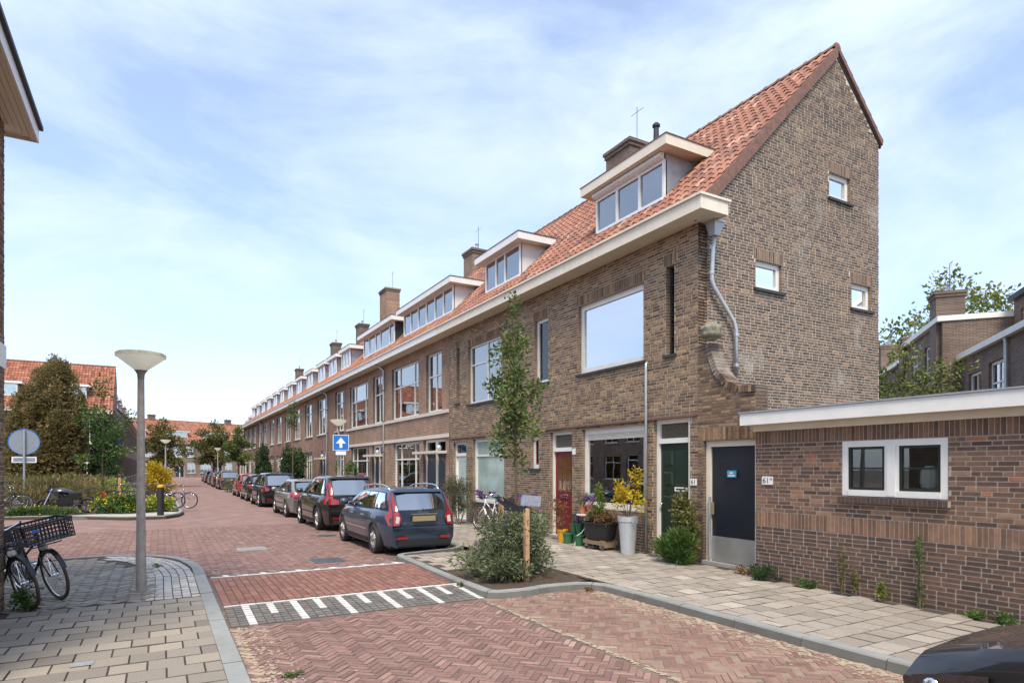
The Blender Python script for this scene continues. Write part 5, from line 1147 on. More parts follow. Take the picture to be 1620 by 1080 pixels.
rear_house('dark brick rear block with grey roof edge above the white gutter', 1.2, 5.6, -1.6, 8.0, [(3.7, 5.0, 6.4, 7.6), (1.8, 3.0, 6.4, 7.6)], 'wall_dark', False, 3)
h = rear_house('dark brick rear house between two tall chimneys', 5.75, 11.5, 0.6, 7.5, [(7.2, 8.3, 5.3, 6.9), (9.4, 10.5, 5.3, 6.9)], seed=5)
chimney(h, (0, 0, 0), -.75, .2, 6.0, 6.9, 0, 8.7, 'wall_dark', 2); chimney(h, (0, 0, 0), -.75, .2, 11.4, 12.2, 0, 8.0, 'wall_dark', 1)
h = rear_house('far dark brick rear house with a pale side wall and chimney', 12.3, 19.0, 0.3, 7.1, [(13.2, 14.2, 4.4, 6.2), (16.2, 17.2, 4.4, 6.2)], seed=6)
chimney(h, (0, 0, 0), -.4, .6, 18.4, 19.6, 0, 8.9, 'wall_dark', 2)
h = rear_house('farthest rear house with orange roof edge behind the yellow green tree', 19.6, 30.0, 0.6, 6.6, [(21, 22.2, 4.2, 6.0), (25, 26.2, 4.2, 6.0)], seed=7)
chimney(h, (0, 0, 0), -.4, .6, 24.4, 25.6, 0, 9.3, 'wall_dark', 2)
b = MB(); b.box(-.9, -.3, 1.5, 9.0, 0, 4.6); o_ = b.build('garden_wall', MAT['white_paint'], None); o_.location = (20.6, 11.6, 0); o_.rotation_euler = (0, 0, R(-50)); tag(o_, 'white rendered yard extension below the rear house windows', 'extension')
tree('yard_tree', 'yellow green leafy tree in the yard behind the annex roof', (18.6, 10.0), 5.4, 2.3, 1.6, 3800, .14, 'leaf_yard', 91, trunk=.09, nl=10, shell=.2)
tree('garden_tree', 'tall bright green tree rising behind the rear house chimneys', (44.0, 20.5), 14.0, 6.5, 5.0, 6500, .30, 'leaf_yard', 92, trunk=.25, nl=12, shell=.25)

# ================================================================ CARS
def lerp(a, b, t): return a + (b - a) * t
def car(name, label, loc, L=4.5, W=1.78, Ht=1.45, paint_='paint_blue', kind='estate', wb=2.64, rear_oh=.86, wheel=.325, rails=False, rake=.30, belt=.94, tail='tall', hood=.92, rz=0, plate_=True, group=None, badge=None, detail=True, trim=True, front=False):
    root = empty(name, loc, label, 'car', group, rz); w = W / 2; xa = (rear_oh, rear_oh + wb); AR = wheel + .055
    xg0, xg1 = .10, L * (.735 if kind != 'suv' else .74); xr0, xr1 = .12 + rake, L * .565
    if kind == 'hatch': xr0 += .05
    def prof_r(z):       # rear outline leaning in above the bumper
        if z < .30: return .10 - (z - .2) * .3
        if z < .62: return .0 + abs(z - .5) * .10
        return .012 + (z - .62) * .20
    def prof_f(z): return .06 + max(0, (.42 - z)) * .25 + max(0, z - .52) * .55
    def ztop(s):
        x = s * L
        if x < xg1: return belt - (belt - hood - .02) * max(0, (x - L * .3) / (xg1 - L * .3)) if x > L * .3 else belt
        t = (x - xg1) / (L - xg1); return hood + .02 - .20 * t ** 2.2 - .06 * t
    def hw(s):
        q = abs(2 * s - 1); return w * (1 - .17 * q ** 6 - (.04 * q ** 2))
    N = 64; rings = []
    for i in range(N + 1):
        s = i / N; x = s * L; zt = ztop(s); h = hw(s); zl = .21; ring = []
        for (yf, z) in ((.84, .17), (.955, zl), (.99, .38), (1.0, .56), (.995, zt - .20), (.965, zt - .07), (.91, zt - .012), (.72, zt + .004), (.36, zt + .03), (0, zt + .036)):
            zz = z; xx = prof_r(z) + (L - prof_r(z) - prof_f(z)) * s
            if yf > .9 and z < .80:
                for c in xa:
                    dx = xx - c
                    if abs(dx) < AR: zz = max(zz, wheel + math.sqrt(AR * AR - dx * dx))
            ring.append((h * yf, xx, min(zz, zt - .02) if yf > .95 else zz))
        rings.append(ring)
    b = MB()
    P = [[(-x, y, z) for (x, y, z) in rg[:-1]] + [(x, y, z) for (x, y, z) in reversed(rg)] for rg in rings]
    b.grid([p for p in P]); b.poly([q for q in P[0]][::-1]); b.poly(P[-1]); body = b.build('body', MAT[paint_], root, smooth=True, auto=38)
    b = MB(); b.box(-w * .80, w * .80, .2, L - .25, .16, .62); b.build('underbody', MAT['black_plastic'], root)
    # cabin
    def zroof(t): return Ht - .02 - .10 * max(0, t - .55) ** 1.5 * 2 - .05 * max(0, .25 - t) * 2
    yb = lambda t: hw((xg0 + (xg1 - xg0) * t) / L) * .90; yr = lambda t: w * (.735 if kind != 'suv' else .75) * (1 - .06 * abs(2 * t - 1) ** 3)
    def cab(t, v, off=0.0):     # left side of the cabin, t along, v up
        p = Vector((-yb(t), lerp(xg0, xg1, t), ztop(lerp(xg0, xg1, t) / L) - .012)); q = Vector((-yr(t), lerp(xr0, xr1, t), zroof(t) - .055)); m = p.lerp(q, v); bow = math.sin(math.pi * v) * .022
        nrm = Vector((-(q.z - p.z), 0, -(p.x - q.x))).normalized(); nrm = Vector((-abs(nrm.x), 0, abs(nrm.z))); return m + nrm * (bow + off)
    T = 26; R_ = []
    for i in range(T + 1):
        t = i / T; half = [cab(t, v) for v in (0, .33, .66, 1.0)]; e = half[-1]
        half += [Vector((e.x * .93, e.y + (.02 if t < .5 else -.02), zroof(t) - .014)), Vector((e.x * .5, e.y, zroof(t) + .012)), Vector((0, e.y, zroof(t) + .018))]
        R_.append([tuple(p) for p in half] + [(-p.x, p.y, p.z) for p in reversed(half[:-1])])
    b = MB(); b.grid(R_); b.poly(R_[0][::-1]); b.poly(R_[-1]); b.build('cabin', MAT[paint_], root, smooth=True, auto=38)
    def sidewin(t0, t1, v0, v1, sgn, nm='window', m='glass_car', off=.008, k0=0.0, k1=0.0):
        b = MB(); n = 8
        rows = []
        for v in [v0 + (v1 - v0) * k / 4 for k in range(5)]:
            f = (v - v0) / (v1 - v0); a, c = t0 + k0 * f, t1 + k1 * f
            rows.append([(sgn * p.x * -1, p.y, p.z) if sgn > 0 else tuple(p) for p in [cab(lerp(a, c, k / n), v, off) for k in range(n + 1)]])
        b.grid(rows); return b.build(nm, MAT[m], root, smooth=True)
    cuts = ((.07, .27, .03, .0), (.295, .535, 0, 0), (.56, .86, 0, -.05)) if kind != 'hatch' else ((.16, .29, .04, 0), (.315, .55, 0, 0), (.575, .86, 0, -.05))
    for sg in (-1, 1):
        sidewin(.05, .90, .06, .95, sg, 'window_surround', 'black_plastic', .004, .03, -.055)
        for (a, c, k0, k1) in cuts: sidewin(a, c, .12, .90, sg, 'side_window', 'glass_car', .010, k0, k1)
    def endwin(t, v0, v1, nm, off, wd=.94, m='glass_car', bow=.05):
        b = MB(); rows = []
        for v in [v0 + (v1 - v0) * k / 5 for k in range(6)]:
            p = cab(t, v); rows.append([(p.x * wd * (1 - 2 * k / 8), p.y + off + (bow if t > .5 else -bow) * (1 - (1 - 2 * k / 8) ** 2), p.z) for k in range(9)])
        b.grid(rows); return b.build(nm, MAT[m], root, smooth=True)
    endwin(0, .0, .99, 'tailgate_frame', -.004, .90, paint_ if kind == 'estate' else 'black_plastic', .022); endwin(0, .06, .90, 'rear_window', -.012, .80, 'glass_rear'); endwin(1, .05, .93, 'windscreen', .012, .93)
    # rear spoiler lip
    p = cab(0, 1.0); b = MB(); b.hexa([(p.x * .9, p.y - .09, p.z + .0), (-p.x * .9, p.y - .09, p.z + .0), (-p.x * .94, p.y + .18, p.z + .02), (p.x * .94, p.y + .18, p.z + .02), (p.x * .88, p.y - .08, p.z + .03), (-p.x * .88, p.y - .08, p.z + .03), (-p.x * .94, p.y + .18, p.z + .052), (p.x * .94, p.y + .18, p.z + .052)]); b.build('spoiler', MAT[paint_], root)
    # wheels
    for (sx, yy) in ((-1, xa[0]), (1, xa[0]), (-1, xa[1]), (1, xa[1])):
        wr = empty('wheel', (sx * (w - .115), yy, wheel)); wr.parent = root
        b = MB(); b.lathe([(wheel * .66, -.10), (wheel * .93, -.105), (wheel, -.07), (wheel, .07), (wheel * .93, .105), (wheel * .66, .10)], (0, 0, 0), 28, 'x', False); b.build('tyre', MAT['rubber'], wr, smooth=True, auto=50)
        b = MB(); b.lathe([(wheel * .69, .09 * sx), (wheel * .63, .085 * sx), (wheel * .60, .0), (.02, -.02 * sx)], (0, 0, 0), 24, 'x', False)
        for k in range(7 if kind == 'estate' else 5):
            a = 2 * math.pi * k / (7 if kind == 'estate' else 5); c, s_ = math.cos(a), math.sin(a); q = Vector((0, -s_, c)); u = Vector((0, c, s_)); x0 = .085 * sx
            p0 = u * .03; p1 = u * wheel * .66; b.hexa([tuple(p0 - q * .035 + Vector((x0 - .02 * sx, 0, 0))), tuple(p0 + q * .035 + Vector((x0 - .02 * sx, 0, 0))), tuple(p1 + q * .022 + Vector((x0 - .03 * sx, 0, 0))), tuple(p1 - q * .022 + Vector((x0 - .03 * sx, 0, 0))), tuple(p0 - q * .03 + Vector((x0, 0, 0))), tuple(p0 + q * .03 + Vector((x0, 0, 0))), tuple(p1 + q * .018 + Vector((x0, 0, 0))), tuple(p1 - q * .018 + Vector((x0, 0, 0)))])
        b.lathe([(.055, .07 * sx), (.05, .1 * sx), (.01, .105 * sx)], (0, 0, 0), 12, 'x'); b.build('rim', MAT['rim_silver'], wr)
    # tail lights wrap the rear corners
    lev = {'tall': [(.66, .14, .10), (.80, .19, .20), (.88, .17, .20), (.98, .10, .10), (1.2, .065, .055), (Ht - .12, .05, .04)], 'bent': [(.80, .30, .22), (.93, .30, .26), (.97, .13, .16), (1.15, .10, .09), (Ht - .22, .09, .06)], 'low': [(.77, .16, .14), (.85, .22, .2), (.92, .17, .22), (.96, .07, .16)]}[tail]
    def corner(z):
        if z < belt - .02:
            s0 = 0.0; h = hw(0.0); yy = h * (.995 if z > .4 else .97); return Vector((-yy * (.985 if z > belt - .25 else 1), prof_r(z), z))
        v = min(1, (z - belt + .012) / (zroof(0) - .055 - belt + .012)); return cab(0, v)
    for sg in (-1, 1):
        b = MB(); rows = []
        for (z, dr, ds) in lev:
            c = corner(z); dz = (1.0 if z < belt else .9)
            fwd = cab(ds / (xg1 - xg0), min(1, max(0, (z - belt + .012) / (zroof(0) - .055 - belt + .012)))) if z > belt else Vector((-hw(ds / L) * .998, c.y + ds, z))
            row = [Vector((c.x + dr, c.y - .022 - (.03 if z > belt else 0), z)), Vector((c.x + .04, c.y - .02, z)), Vector((c.x - .014, c.y + .03, z)), Vector((fwd.x - .016, fwd.y if z > belt else c.y + ds, z))]
            rows.append([(p.x * -sg, p.y, p.z) for p in row])
        b.grid(rows); tl = b.build('tail_light', MAT['tail_red'], root, smooth=True)
        if tail == 'tall':
            b = MB(); c = corner(.78); pts = [(c.x + .05, c.y - .034, .69), (c.x + .125, c.y - .036, .69), (c.x + .15, c.y - .036, .84), (c.x + .07, c.y - .03, .86)]; b.poly([(x * -sg, y, z) for x, y, z in pts]); b.build('reversing_lamp', MAT['lamp_clear'], tl)
    # rear bumper, plate, details
    hb = hw(0) * .97
    b = MB(); b.box(-hb * .86, hb * .86, -.012, .06, .22, .34); b.build('rear_valance', MAT['black_plastic'], root)
    b = MB(); b.box(-hb * .98, hb * .98, -.016, .03, .60, .625); b.build('bumper_edge', MAT[paint_] if kind == 'estate' else MAT['black_plastic'], root)
    for sg in (-1, 1):
        b = MB(); b.box(sg * hb * .72 - .11, sg * hb * .72 + .11, -.022, .02, .37, .42); b.build('reflector', MAT['tail_red'], root)
    if plate_:
        b = MB(); b.box(-.26, .26, -.026, .02, .745, .855); b.build('number_plate', MAT['plate_yellow'], root)
        b = MB(); b.box(-.30, .30, -.024, .03, .885, .91); b.build('tailgate_trim', MAT['chrome'], root)
    if badge:
        for (t, x, z, sz) in badge: text_mesh(t, sz, MAT['chrome'], 'badge', root, (x, prof_r(z) - .012, z), (R(90), 0, 0), .003)
    b = MB(); b.tube([(-.02, .03, 1.0), (.0, .0, .985), (.30, .03, .995)], .011, 5); b.build('rear_wiper', MAT['black_plastic'], root)
    for sg in (-1, 1):
        b = MB(); y0 = xg1 - .42; b.lathe([(.02, -.1), (.075, -.08), (.085, 0), (.07, .08), (.02, .09)], (sg * (w + .085), y0, belt + .09), 10, 'x'); b.box(min(sg * (w - .1), sg * (w + .03)), max(sg * (w - .1), sg * (w + .03)), y0 - .02, y0 + .03, belt + .02, belt + .07); b.build('mirror', MAT[paint_], root, smooth=True)
        if detail:
            for yy in (L * .36, L * .565):
                b = MB(); b.box(sg * w * .975 - .02, sg * w * .975 + .025, yy, yy + .19, belt - .17, belt - .14); b.build('door_handle', MAT['chrome'] if kind == 'estate' else MAT[paint_], root)
            for yy in (xa[0] + .50, L * .545, xa[1] - .50):
                b = MB(); s_ = yy / L; b.grid([[(sg * (hw(s_) * f + .003), yy, z), (sg * (hw(s_) * f + .003), yy + .010, z)] for f, z in ((.955, .24), (.992, .38), (1.0, .56), (.995, belt - .2), (.966, belt - .07))]); b.build('door_gap', MAT['ink'], root)
            b = MB(); b.grid([[(sg * (hw(y / L) * 1.0 + .008), y, z) for z in (.50, .535)] for y in [xa[0] + AR + .05 + (wb - 2 * AR - .1) * k / 8 for k in range(9)]]); b.build('side_moulding', MAT['chrome'] if kind == 'estate' else MAT['black_plastic'], root)
            b = MB(); b.grid([[(sg * (hw(y / L) * f + .006), y, z) for f, z in ((.93, .19), (.97, .25), (.985, .32))] for y in [xa[0] + AR + .03 + (wb - 2 * AR - .06) * k / 8 for k in range(9)]]); b.build('sill_trim', MAT['black_plastic'], root)
        if kind == 'suv':
            for c in xa:
                b = MB(); rows = []
                for k in range(15):
                    a = math.pi * k / 14; rows.append([(sg * (hw((c + q * math.cos(a)) / L) * (1.0) + o), c + q * math.cos(a), wheel + q * math.sin(a)) for q, o in ((AR - .005, -.01), (AR, .022), (AR + .06, .012))])
                b.grid(rows); b.build('arch_trim', MAT['black_plastic'], root)
        if rails:
            b = MB(); pts = [(sg * (yr(t)) * .93, lerp(xr0, xr1, t) + .1, zroof(t) + q) for t, q in ((.02, -.02), (.08, .05), (.2, .072), (.5, .075), (.8, .06), (.9, .03), (.95, -.02))]; b.tube(pts, .017, 8); b.build('roof_rail', MAT['chrome'], root, smooth=True)
    if front:
        for sg in (-1, 1):
            b = MB(); rows = []
            for k in range(6):
                y = L - .62 + .46 * k / 5; s_ = y / L; rows.append([(sg * (hw(s_) * f + .006), y + o, z) for f, z, o in ((.99, ztop(s_) - .36, .0), (1.0, ztop(s_) - .28, .0), (.998, ztop(s_) - .21, .0))])
            b.grid(rows); hl_ = b.build('headlight', MAT['lamp_dark'], root, smooth=True)
            b = MB(); y = L - .30; s_ = y / L; b.lathe([(.01, -.012), (.05, -.006), (.055, .006)], (sg * (hw(s_) * 1.0 + .01), y, ztop(s_) - .285), 12, 'x'); b.build('headlamp_lens', MAT['chrome'], hl_, smooth=True)
            b = MB(); b.grid([[(sg * (hw(y / L) * f), y, ztop(y / L) + .006 + (.004 if f < .7 else -.004)) for f in (.78, .79)] for y in [xg1 + .1 + (L - .25 - xg1 - .1) * k / 12 for k in range(13)]]); b.build('bonnet_gap', MAT['ink'], root)
        b = MB(); b.box(-.5, .5, L - .10, L - .05, .42, .60); b.build('grille', MAT['black_plastic'], root)
    b = MB(); b.tube([(0, xr0 + .25, Ht - .01), (0, xr0 + .12, Ht + .12)], .006, 5); b.build('aerial', MAT['black_plastic'], root)
    return root
CX = 5.06
car('parked_car', 'dark blue estate car with tall red tail lights and silver roof rails', (4.98, 12.68, 0), 4.52, 1.78, 1.46, 'paint_blue', 'estate', rails=True, badge=(('VOLVO', 0, .935, .075), ('V50', -.46, .70, .07)), belt=.97)
car('parked_car', 'black brown SUV with bent red tail lights parked ahead of the blue estate', (5.05, 18.55, 0), 4.43, 1.86, 1.66, 'paint_brownblack', 'suv', 2.70, .84, .36, tail='bent', belt=1.06, hood=1.03, rake=.36, badge=(('VOLVO', 0, .98, .09), ('XC40', -.5, .82, .06)))
car('parked_car', 'silver grey hatchback parked between the black brown SUV and the low green shrub', (5.05, 24.35, 0), 4.3, 1.76, 1.46, 'paint_silver', 'hatch', 2.6, .8, .32, tail='low', rake=.42)
car('parked_car', 'dark navy SUV parked beyond the silver grey hatchback', (5.05, 31.45, 0), 4.6, 1.84, 1.66, 'paint_navy', 'suv', 2.7, .88, .36, tail='low', belt=1.02, hood=1.0, rake=.4)
car('parked_car', 'black hatchback with grey side glass parked behind the red car', (5.1, 37.3, 0), 4.2, 1.76, 1.52, 'paint_black', 'hatch', 2.6, .8, .32, tail='low', rake=.4)
car('parked_car', 'bright red small car parked in the row by the kerb shrub', (5.2, 43.4, 0), 4.0, 1.72, 1.5, 'paint_red', 'hatch', 2.5, .75, .32, tail='low', rake=.4)
FARC = [(5.25, 58.6, 'paint_grey', 'suv', 'dark grey SUV parked beyond the kerb shrub'), (5.35, 66.0, 'paint_maroon', 'hatch', 'maroon hatchback parked beyond the dark grey SUV'), (5.5, 74.0, 'paint_steelblue', 'hatch', 'steel blue hatchback parked far down the street'), (5.7, 84.0, 'paint_navy', 'hatch', 'dark navy hatchback parked near the far end of the street'), (5.9, 93.0, 'paint_black', 'hatch', 'black car last in the row of parked cars')]
for (x, y, pt, kd, lb_) in FARC: car('parked_car', lb_, (x, y, 0), 4.3, 1.78, 1.62 if kd == 'suv' else 1.48, pt, kd, 2.6, .82, .34 if kd == 'suv' else .32, tail='low', belt=1.0 if kd == 'suv' else .94, rake=.4, detail=False)
car('parked_car', 'glossy black car bonnet parked beside the kerb by the annex', (4.92, -2.15, 0), 4.5, 1.80, 1.45, 'paint_black', 'hatch', 2.65, .85, .32, tail='low', hood=.98, front=True)

# ================================================================ STREET FURNITURE
def street_lamp(label, loc, h=3.57, z0=.1, s=1.0):
    root = empty('street_lamp', (loc[0], loc[1], z0), label, 'street lamp'); b = MB(); b.lathe([(.068, -.02), (.066, .55), (.062, .56), (.044, h - .42), (.043, h - .40)], (0, 0, 0), 16); b.build('post', MAT['lamp_post'], root, smooth=True, auto=40)
    b = MB(); b.lathe([(.043, h - .40), (.05, h - .32), (.075, h - .275), (.09, h - .265)], (0, 0, 0), 20); b.build('collar', MAT['lamp_collar'], root, smooth=True, auto=40)
    b = MB(); b.lathe([(.08, h - .262), (.17, h - .19), (.30, h - .085), (.315, h - .062)], (0, 0, 0), 28, cap=False); b.build('bowl', MAT['lamp_bowl'], root, smooth=True, auto=40)
    b = MB(); b.lathe([(.322, h - .075), (.325, h - .028), (.30, h - .012), (.16, h), (.01, h + .006)], (0, 0, 0), 28, cap=False); b.build('cap', MAT['lamp_cap'], root, smooth=True, auto=40)
    return root
street_lamp('tall street lamp with opal cone bowl standing on the pavement beside the pale pavers', (-0.24, 10.52), 3.47)
street_lamp('street lamp above the yellow shrub on the garden side', (0.34, 48.7), 3.7)
street_lamp('street lamp between the end houses and the parked cars', (4.9, 66.8), 3.7)
street_lamp('street lamp behind the blue one way arrow sign', (6.35, 25.6), 3.75)
# one way sign
root = empty('road_sign', (6.32, 25.15, .1), 'square blue one way sign with white upward arrow on a post', 'road sign')
b = MB(); b.cyl((0, 0, -.02), (0, 0, 3.05), .03, n=10); b.build('post', MAT['galvanised'], root)
b = MB(); b.box(-.31, .31, -.07, -.045, 2.48, 3.10); b.build('sign_border', MAT['sign_white'], root)
b = MB(); b.box(-.288, .288, -.074, -.0702, 2.502, 3.078); b.build('sign_face', MAT['sign_blue'], root)
b = MB(); b.prism([(-.055, -.0745, 2.585), (.055, -.0745, 2.585), (.055, -.0745, 2.76), (.195, -.0745, 2.76), (0, -.0745, 3.0), (-.195, -.0745, 2.76), (-.055, -.0745, 2.76)], (0, -.004, 0)); b.build('arrow', MAT['sign_white'], root)
b = MB(); b.box(-.2, .2, -.07, -.045, 2.30, 2.45); b.build('lower_plate', MAT['sign_white'], root)
root.rotation_euler = (0, 0, R(-8))
# round sign seen from behind
root = empty('road_sign', (-5.5, 36.4, .1), 'round road sign seen from behind with a small plate below', 'road sign', rz=R(8))
b = MB(); b.cyl((0, 0, -.02), (0, 0, 3.55), .05, n=10); b.build('post', MAT['galvanised'], root)
b = MB(); b.prism([(.58 * math.cos(2 * math.pi * k / 32), .06, 2.98 + .58 * math.sin(2 * math.pi * k / 32)) for k in range(32)], (0, .03, 0)); b.build('sign_disc', MAT['sign_back'], root)
b = MB(); b.tube([(.58 * math.cos(2 * math.pi * k / 32), .075, 2.98 + .58 * math.sin(2 * math.pi * k / 32)) for k in range(32)], .022, 6, True); b.build('sign_rim', MAT['sign_blue'], root)
b = MB(); b.box(-.46, .46, .05, .075, 2.02, 2.30); b.build('lower_plate', MAT['sign_white'], root)
b = MB(); b.box(-.40, .40, .046, .0495, 2.07, 2.25); b.build('plate_face', MAT['sign_back'], root)
# bollard
root = empty('bollard', (0.02, 26.9, .1), 'black bollard with yellow top at the garden corner', 'bollard')
b = MB(); b.lathe([(.115, -.02), (.115, 1.02), (.11, 1.05)], (0, 0, 0), 16); b.build('shaft', MAT['black_plastic'], root, smooth=True, auto=40)
b = MB(); b.lathe([(.117, 1.05), (.117, 1.11), (.08, 1.14), (.01, 1.15)], (0, 0, 0), 16); b.build('cap', MAT['pot_yellow'], root, smooth=True, auto=40)
# garden island
ISL = [(-12, 29.9), (-3.2, 28.4), (-1.0, 26.4), (.2, 26.4), (.62, 27.2), (.85, 28.6), (.85, 48), (-12, 52)]
b = MB(); b.prism([(x, y, -.05) for x, y in ISL], (0, 0, .13)); b.build('garden_island', MAT['soil'], kind='structure')
kerb_run(kb, [ISL[k] for k in (0, 1, 2, 3, 4, 5, 6)], .16, z1=.12, step=3)
b = MB(); b.prism([(-3.0, 28.5, .081), (-1.0, 26.6, .081), (.15, 26.6, .081), (.5, 27.3, .081), (.68, 28.6, .081), (-.6, 29.2, .081)], (0, 0, .02)); b.build('island_paving', MAT['pale_paver'], kind='structure')

# ================================================================ BICYCLES, MOTORBIKE
def bicycle(label, loc, rz, lean=0.0, frame='black_metal', tyre='rubber', basket=None, spokes=16, saddle='black_plastic', steer=0.0, group=None, dutch=True, bars='chrome', name='bicycle', detail=True, flower=False):
    """length along +X (front wheel ahead), upright along Z"""
    root = empty(name, loc, label, 'bicycle', group); root.rotation_euler = (lean, 0, rz); r = .335
    def wheel(x, nm):
        wr = empty('wheel', (x, 0, r + .02)); wr.parent = root
        b = MB(); b.tube([(r * math.cos(2 * math.pi * k / 36), 0, r * math.sin(2 * math.pi * k / 36)) for k in range(36)], .021, 8, True); b.build('tyre', MAT[tyre], wr, smooth=True)
        b = MB(); b.tube([((r - .03) * math.cos(2 * math.pi * k / 30), 0, (r - .03) * math.sin(2 * math.pi * k / 30)) for k in range(30)], .010, 5, True); b.build('rim', MAT['chrome'], wr, smooth=True)
        b = MB()
        for k in range(spokes):
            a = 2 * math.pi * k / spokes; b.cyl((.02 * math.cos(a + 1), .025 * (1 if k % 2 else -1), .02 * math.sin(a + 1)), ((r - .035) * math.cos(a), 0, (r - .035) * math.sin(a)), .0022, n=3, cap=False)
        b.cyl((0, -.045, 0), (0, .045, 0), .02, n=8); b.build('spokes', MAT['chrome'], wr)
        return wr
    xf, xr = .56, -.56; wheel(xr, 'rear'); fwh = wheel(xf, 'front')
    bb = (-.08, 0, .29); st = (-.25, 0, .84); hd0 = (.34, 0, .62); hd1 = (.29, 0, .90)
    b = MB()
    b.cyl(bb, st, .017, n=8); b.cyl(hd0, hd1, .02, n=8); b.cyl(bb, hd0, .019, n=8); b.cyl((-.17, 0, .58) if dutch else (-.24, 0, .80), (.30, 0, .82), .016, n=8)
    for sy in (-1, 1): b.cyl(bb, (xr, sy * .06, r + .02), .010, n=6); b.cyl((-.22, 0, .74), (xr, sy * .06, r + .02), .009, n=6)
    b.build('frame', MAT[frame], root, smooth=True)
    b = MB()
    for sy in (-1, 1): b.tube([(.345, sy * .03, .61), (.43, sy * .055, .52), (xf, sy * .055, r + .02)], .011, 6)
    b.cyl((.345, -.035, .61), (.345, .035, .61), .014, n=6); b.build('fork', MAT[frame], root, smooth=True)
    for (cx, a0, a1) in ((xf, 20, 165), (xr, 15, 190)):
        b = MB(); b.grid([[(cx + (r + .035) * math.cos(R(a)), sy, r + .02 + (r + .035) * math.sin(R(a))) for sy in (-.028, 0, .028)] for a in [a0 + (a1 - a0) * k / 14 for k in range(15)]]); b.build('mudguard', MAT[frame], root, smooth=True)
    b = MB(); b.cyl(hd1, (.275, 0, 1.0), .012, n=6); b.tube([(.05, -.30, 1.02), (.14, -.28, 1.05), (.25, -.2, 1.05), (.30, -.06, 1.02), (.30, .06, 1.02), (.25, .2, 1.05), (.14, .28, 1.05), (.05, .30, 1.02)], .011, 6); b.build('handlebar', MAT[bars], root, smooth=True)
    for sy in (-1, 1):
        b = MB(); b.cyl((.04, sy * .30, 1.018), (.15, sy * .28, 1.05), .016, n=8); b.build('grip', MAT['black_plastic'], root)
    b = MB(); b.cyl(st, (-.27, 0, .94), .012, n=6)
    b.hexa([(-.42, -.10, .94), (-.42, .10, .94), (-.14, .02, .95), (-.14, -.02, .95), (-.42, -.085, 1.0), (-.42, .085, 1.0), (-.13, .015, .985), (-.13, -.015, .985)]); b.build('saddle', MAT[saddle], root)
    b = MB(); b.lathe([(.085, -.004), (.09, 0), (.085, .004)], (0, 0, 0), 16, 'x'); 
    b2 = MB(); b2.prism([(bb[0] + .09 * math.cos(2 * math.pi * k / 16), -.05, bb[2] + .09 * math.sin(2 * math.pi * k / 16)) for k in range(16)], (0, .008, 0)); b2.cyl((bb[0], -.07, bb[2]), (bb[0] + .12, -.075, bb[2] - .12), .008, n=5); b2.cyl((bb[0], .06, bb[2]), (bb[0] - .12, .075, bb[2] + .12), .008, n=5); b2.box(bb[0] + .08, bb[0] + .16, -.15, -.075, bb[2] - .135, bb[2] - .115); b2.box(bb[0] - .16, bb[0] - .08, .075, .15, bb[2] + .11, bb[2] + .13); b2.build('crank', MAT['chrome'], root)
    b = MB(); b.hexa([(bb[0] + .09, -.075, bb[2] - .07), (bb[0] + .09, -.035, bb[2] - .07), (xr, -.035, r - .03), (xr, -.075, r - .03), (bb[0] + .09, -.075, bb[2] + .08), (bb[0] + .09, -.035, bb[2] + .08), (xr, -.035, r + .07), (xr, -.075, r + .07)]); b.build('chain_guard', MAT[frame], root)
    b = MB(); b.tube([(-.26, -.07, .72), (-.86, -.07, .75), (-.86, .07, .75), (-.26, .07, .72)], .007, 5); b.tube([(-.80, -.06, .75), (xr, -.06, r + .02), ], .005, 4); b.tube([(-.80, .06, .75), (xr, .06, r + .02)], .005, 4); b.build('rear_rack', MAT['black_metal'], root)
    if detail:
        b = MB(); b.lathe([(.02, -.03), (.05, -.01), (.055, .03)], (.40, 0, .74), 12, 'x'); b.build('headlamp', MAT['black_plastic'], root); b = MB(); b.lathe([(.05, .0), (.045, .008), (.01, .012)], (.43, 0, .74), 12, 'x'); b.build('lamp_glass', MAT['lamp_clear'], root)
    if basket == 'crate':
        c = empty('crate', (.52, 0, .84)); c.parent = root
        x0, x1, y0, y1, z0, z1 = -.2, .22, -.28, .28, 0, .27; b = MB(); b.box(x0, x1, y0, y1, z0, z0 + .012); b.box(x0 - .01, x1 + .01, y0 - .01, y0 + .006, z1 - .03, z1); b.box(x0 - .01, x1 + .01, y1 - .006, y1 + .01, z1 - .03, z1); b.box(x0 - .01, x0 + .006, y0, y1, z1 - .03, z1); b.box(x1 - .006, x1 + .01, y0, y1, z1 - .03, z1); b.build('crate_tray', MAT['crate_black'], c)
        b = MB(); n = 13
        for k in range(n + 1):
            y = y0 + (y1 - y0) * k / n; b.box(x0, x0 + .007, y - .006, y + .006, z0, z1); b.box(x1 - .007, x1, y - .006, y + .006, z0, z1)
        for k in range(10):
            x = x0 + (x1 - x0) * k / 9
            b.box(x - .006, x + .006, y0, y0 + .007, z0, z1); b.box(x - .006, x + .006, y1 - .007, y1, z0, z1)
        for k in range(1, 5):
            z = z0 + (z1 - z0) * k / 5 - .01; b.box(x0, x0 + .006, y0, y1, z, z + .014); b.box(x1 - .006, x1, y0, y1, z, z + .014); b.box(x0, x1, y0, y0 + .006, z, z + .014); b.box(x0, x1, y1 - .006, y1, z, z + .014)
        b.build('crate_lattice', MAT['crate_black'], c, kind='stuff')
        b = MB(); b.box(x1 + .0, x1 + .004, -.2, -.11, .17, .2); b.build('crate_label', MAT['sign_blue'], c)
        b = MB(); b.tube([(.34, -.09, .74), (.75, -.1, .82)], .009, 5); b.tube([(.34, .09, .74), (.75, .1, .82)], .009, 5); b.build('front_rack', MAT['black_metal'], root)
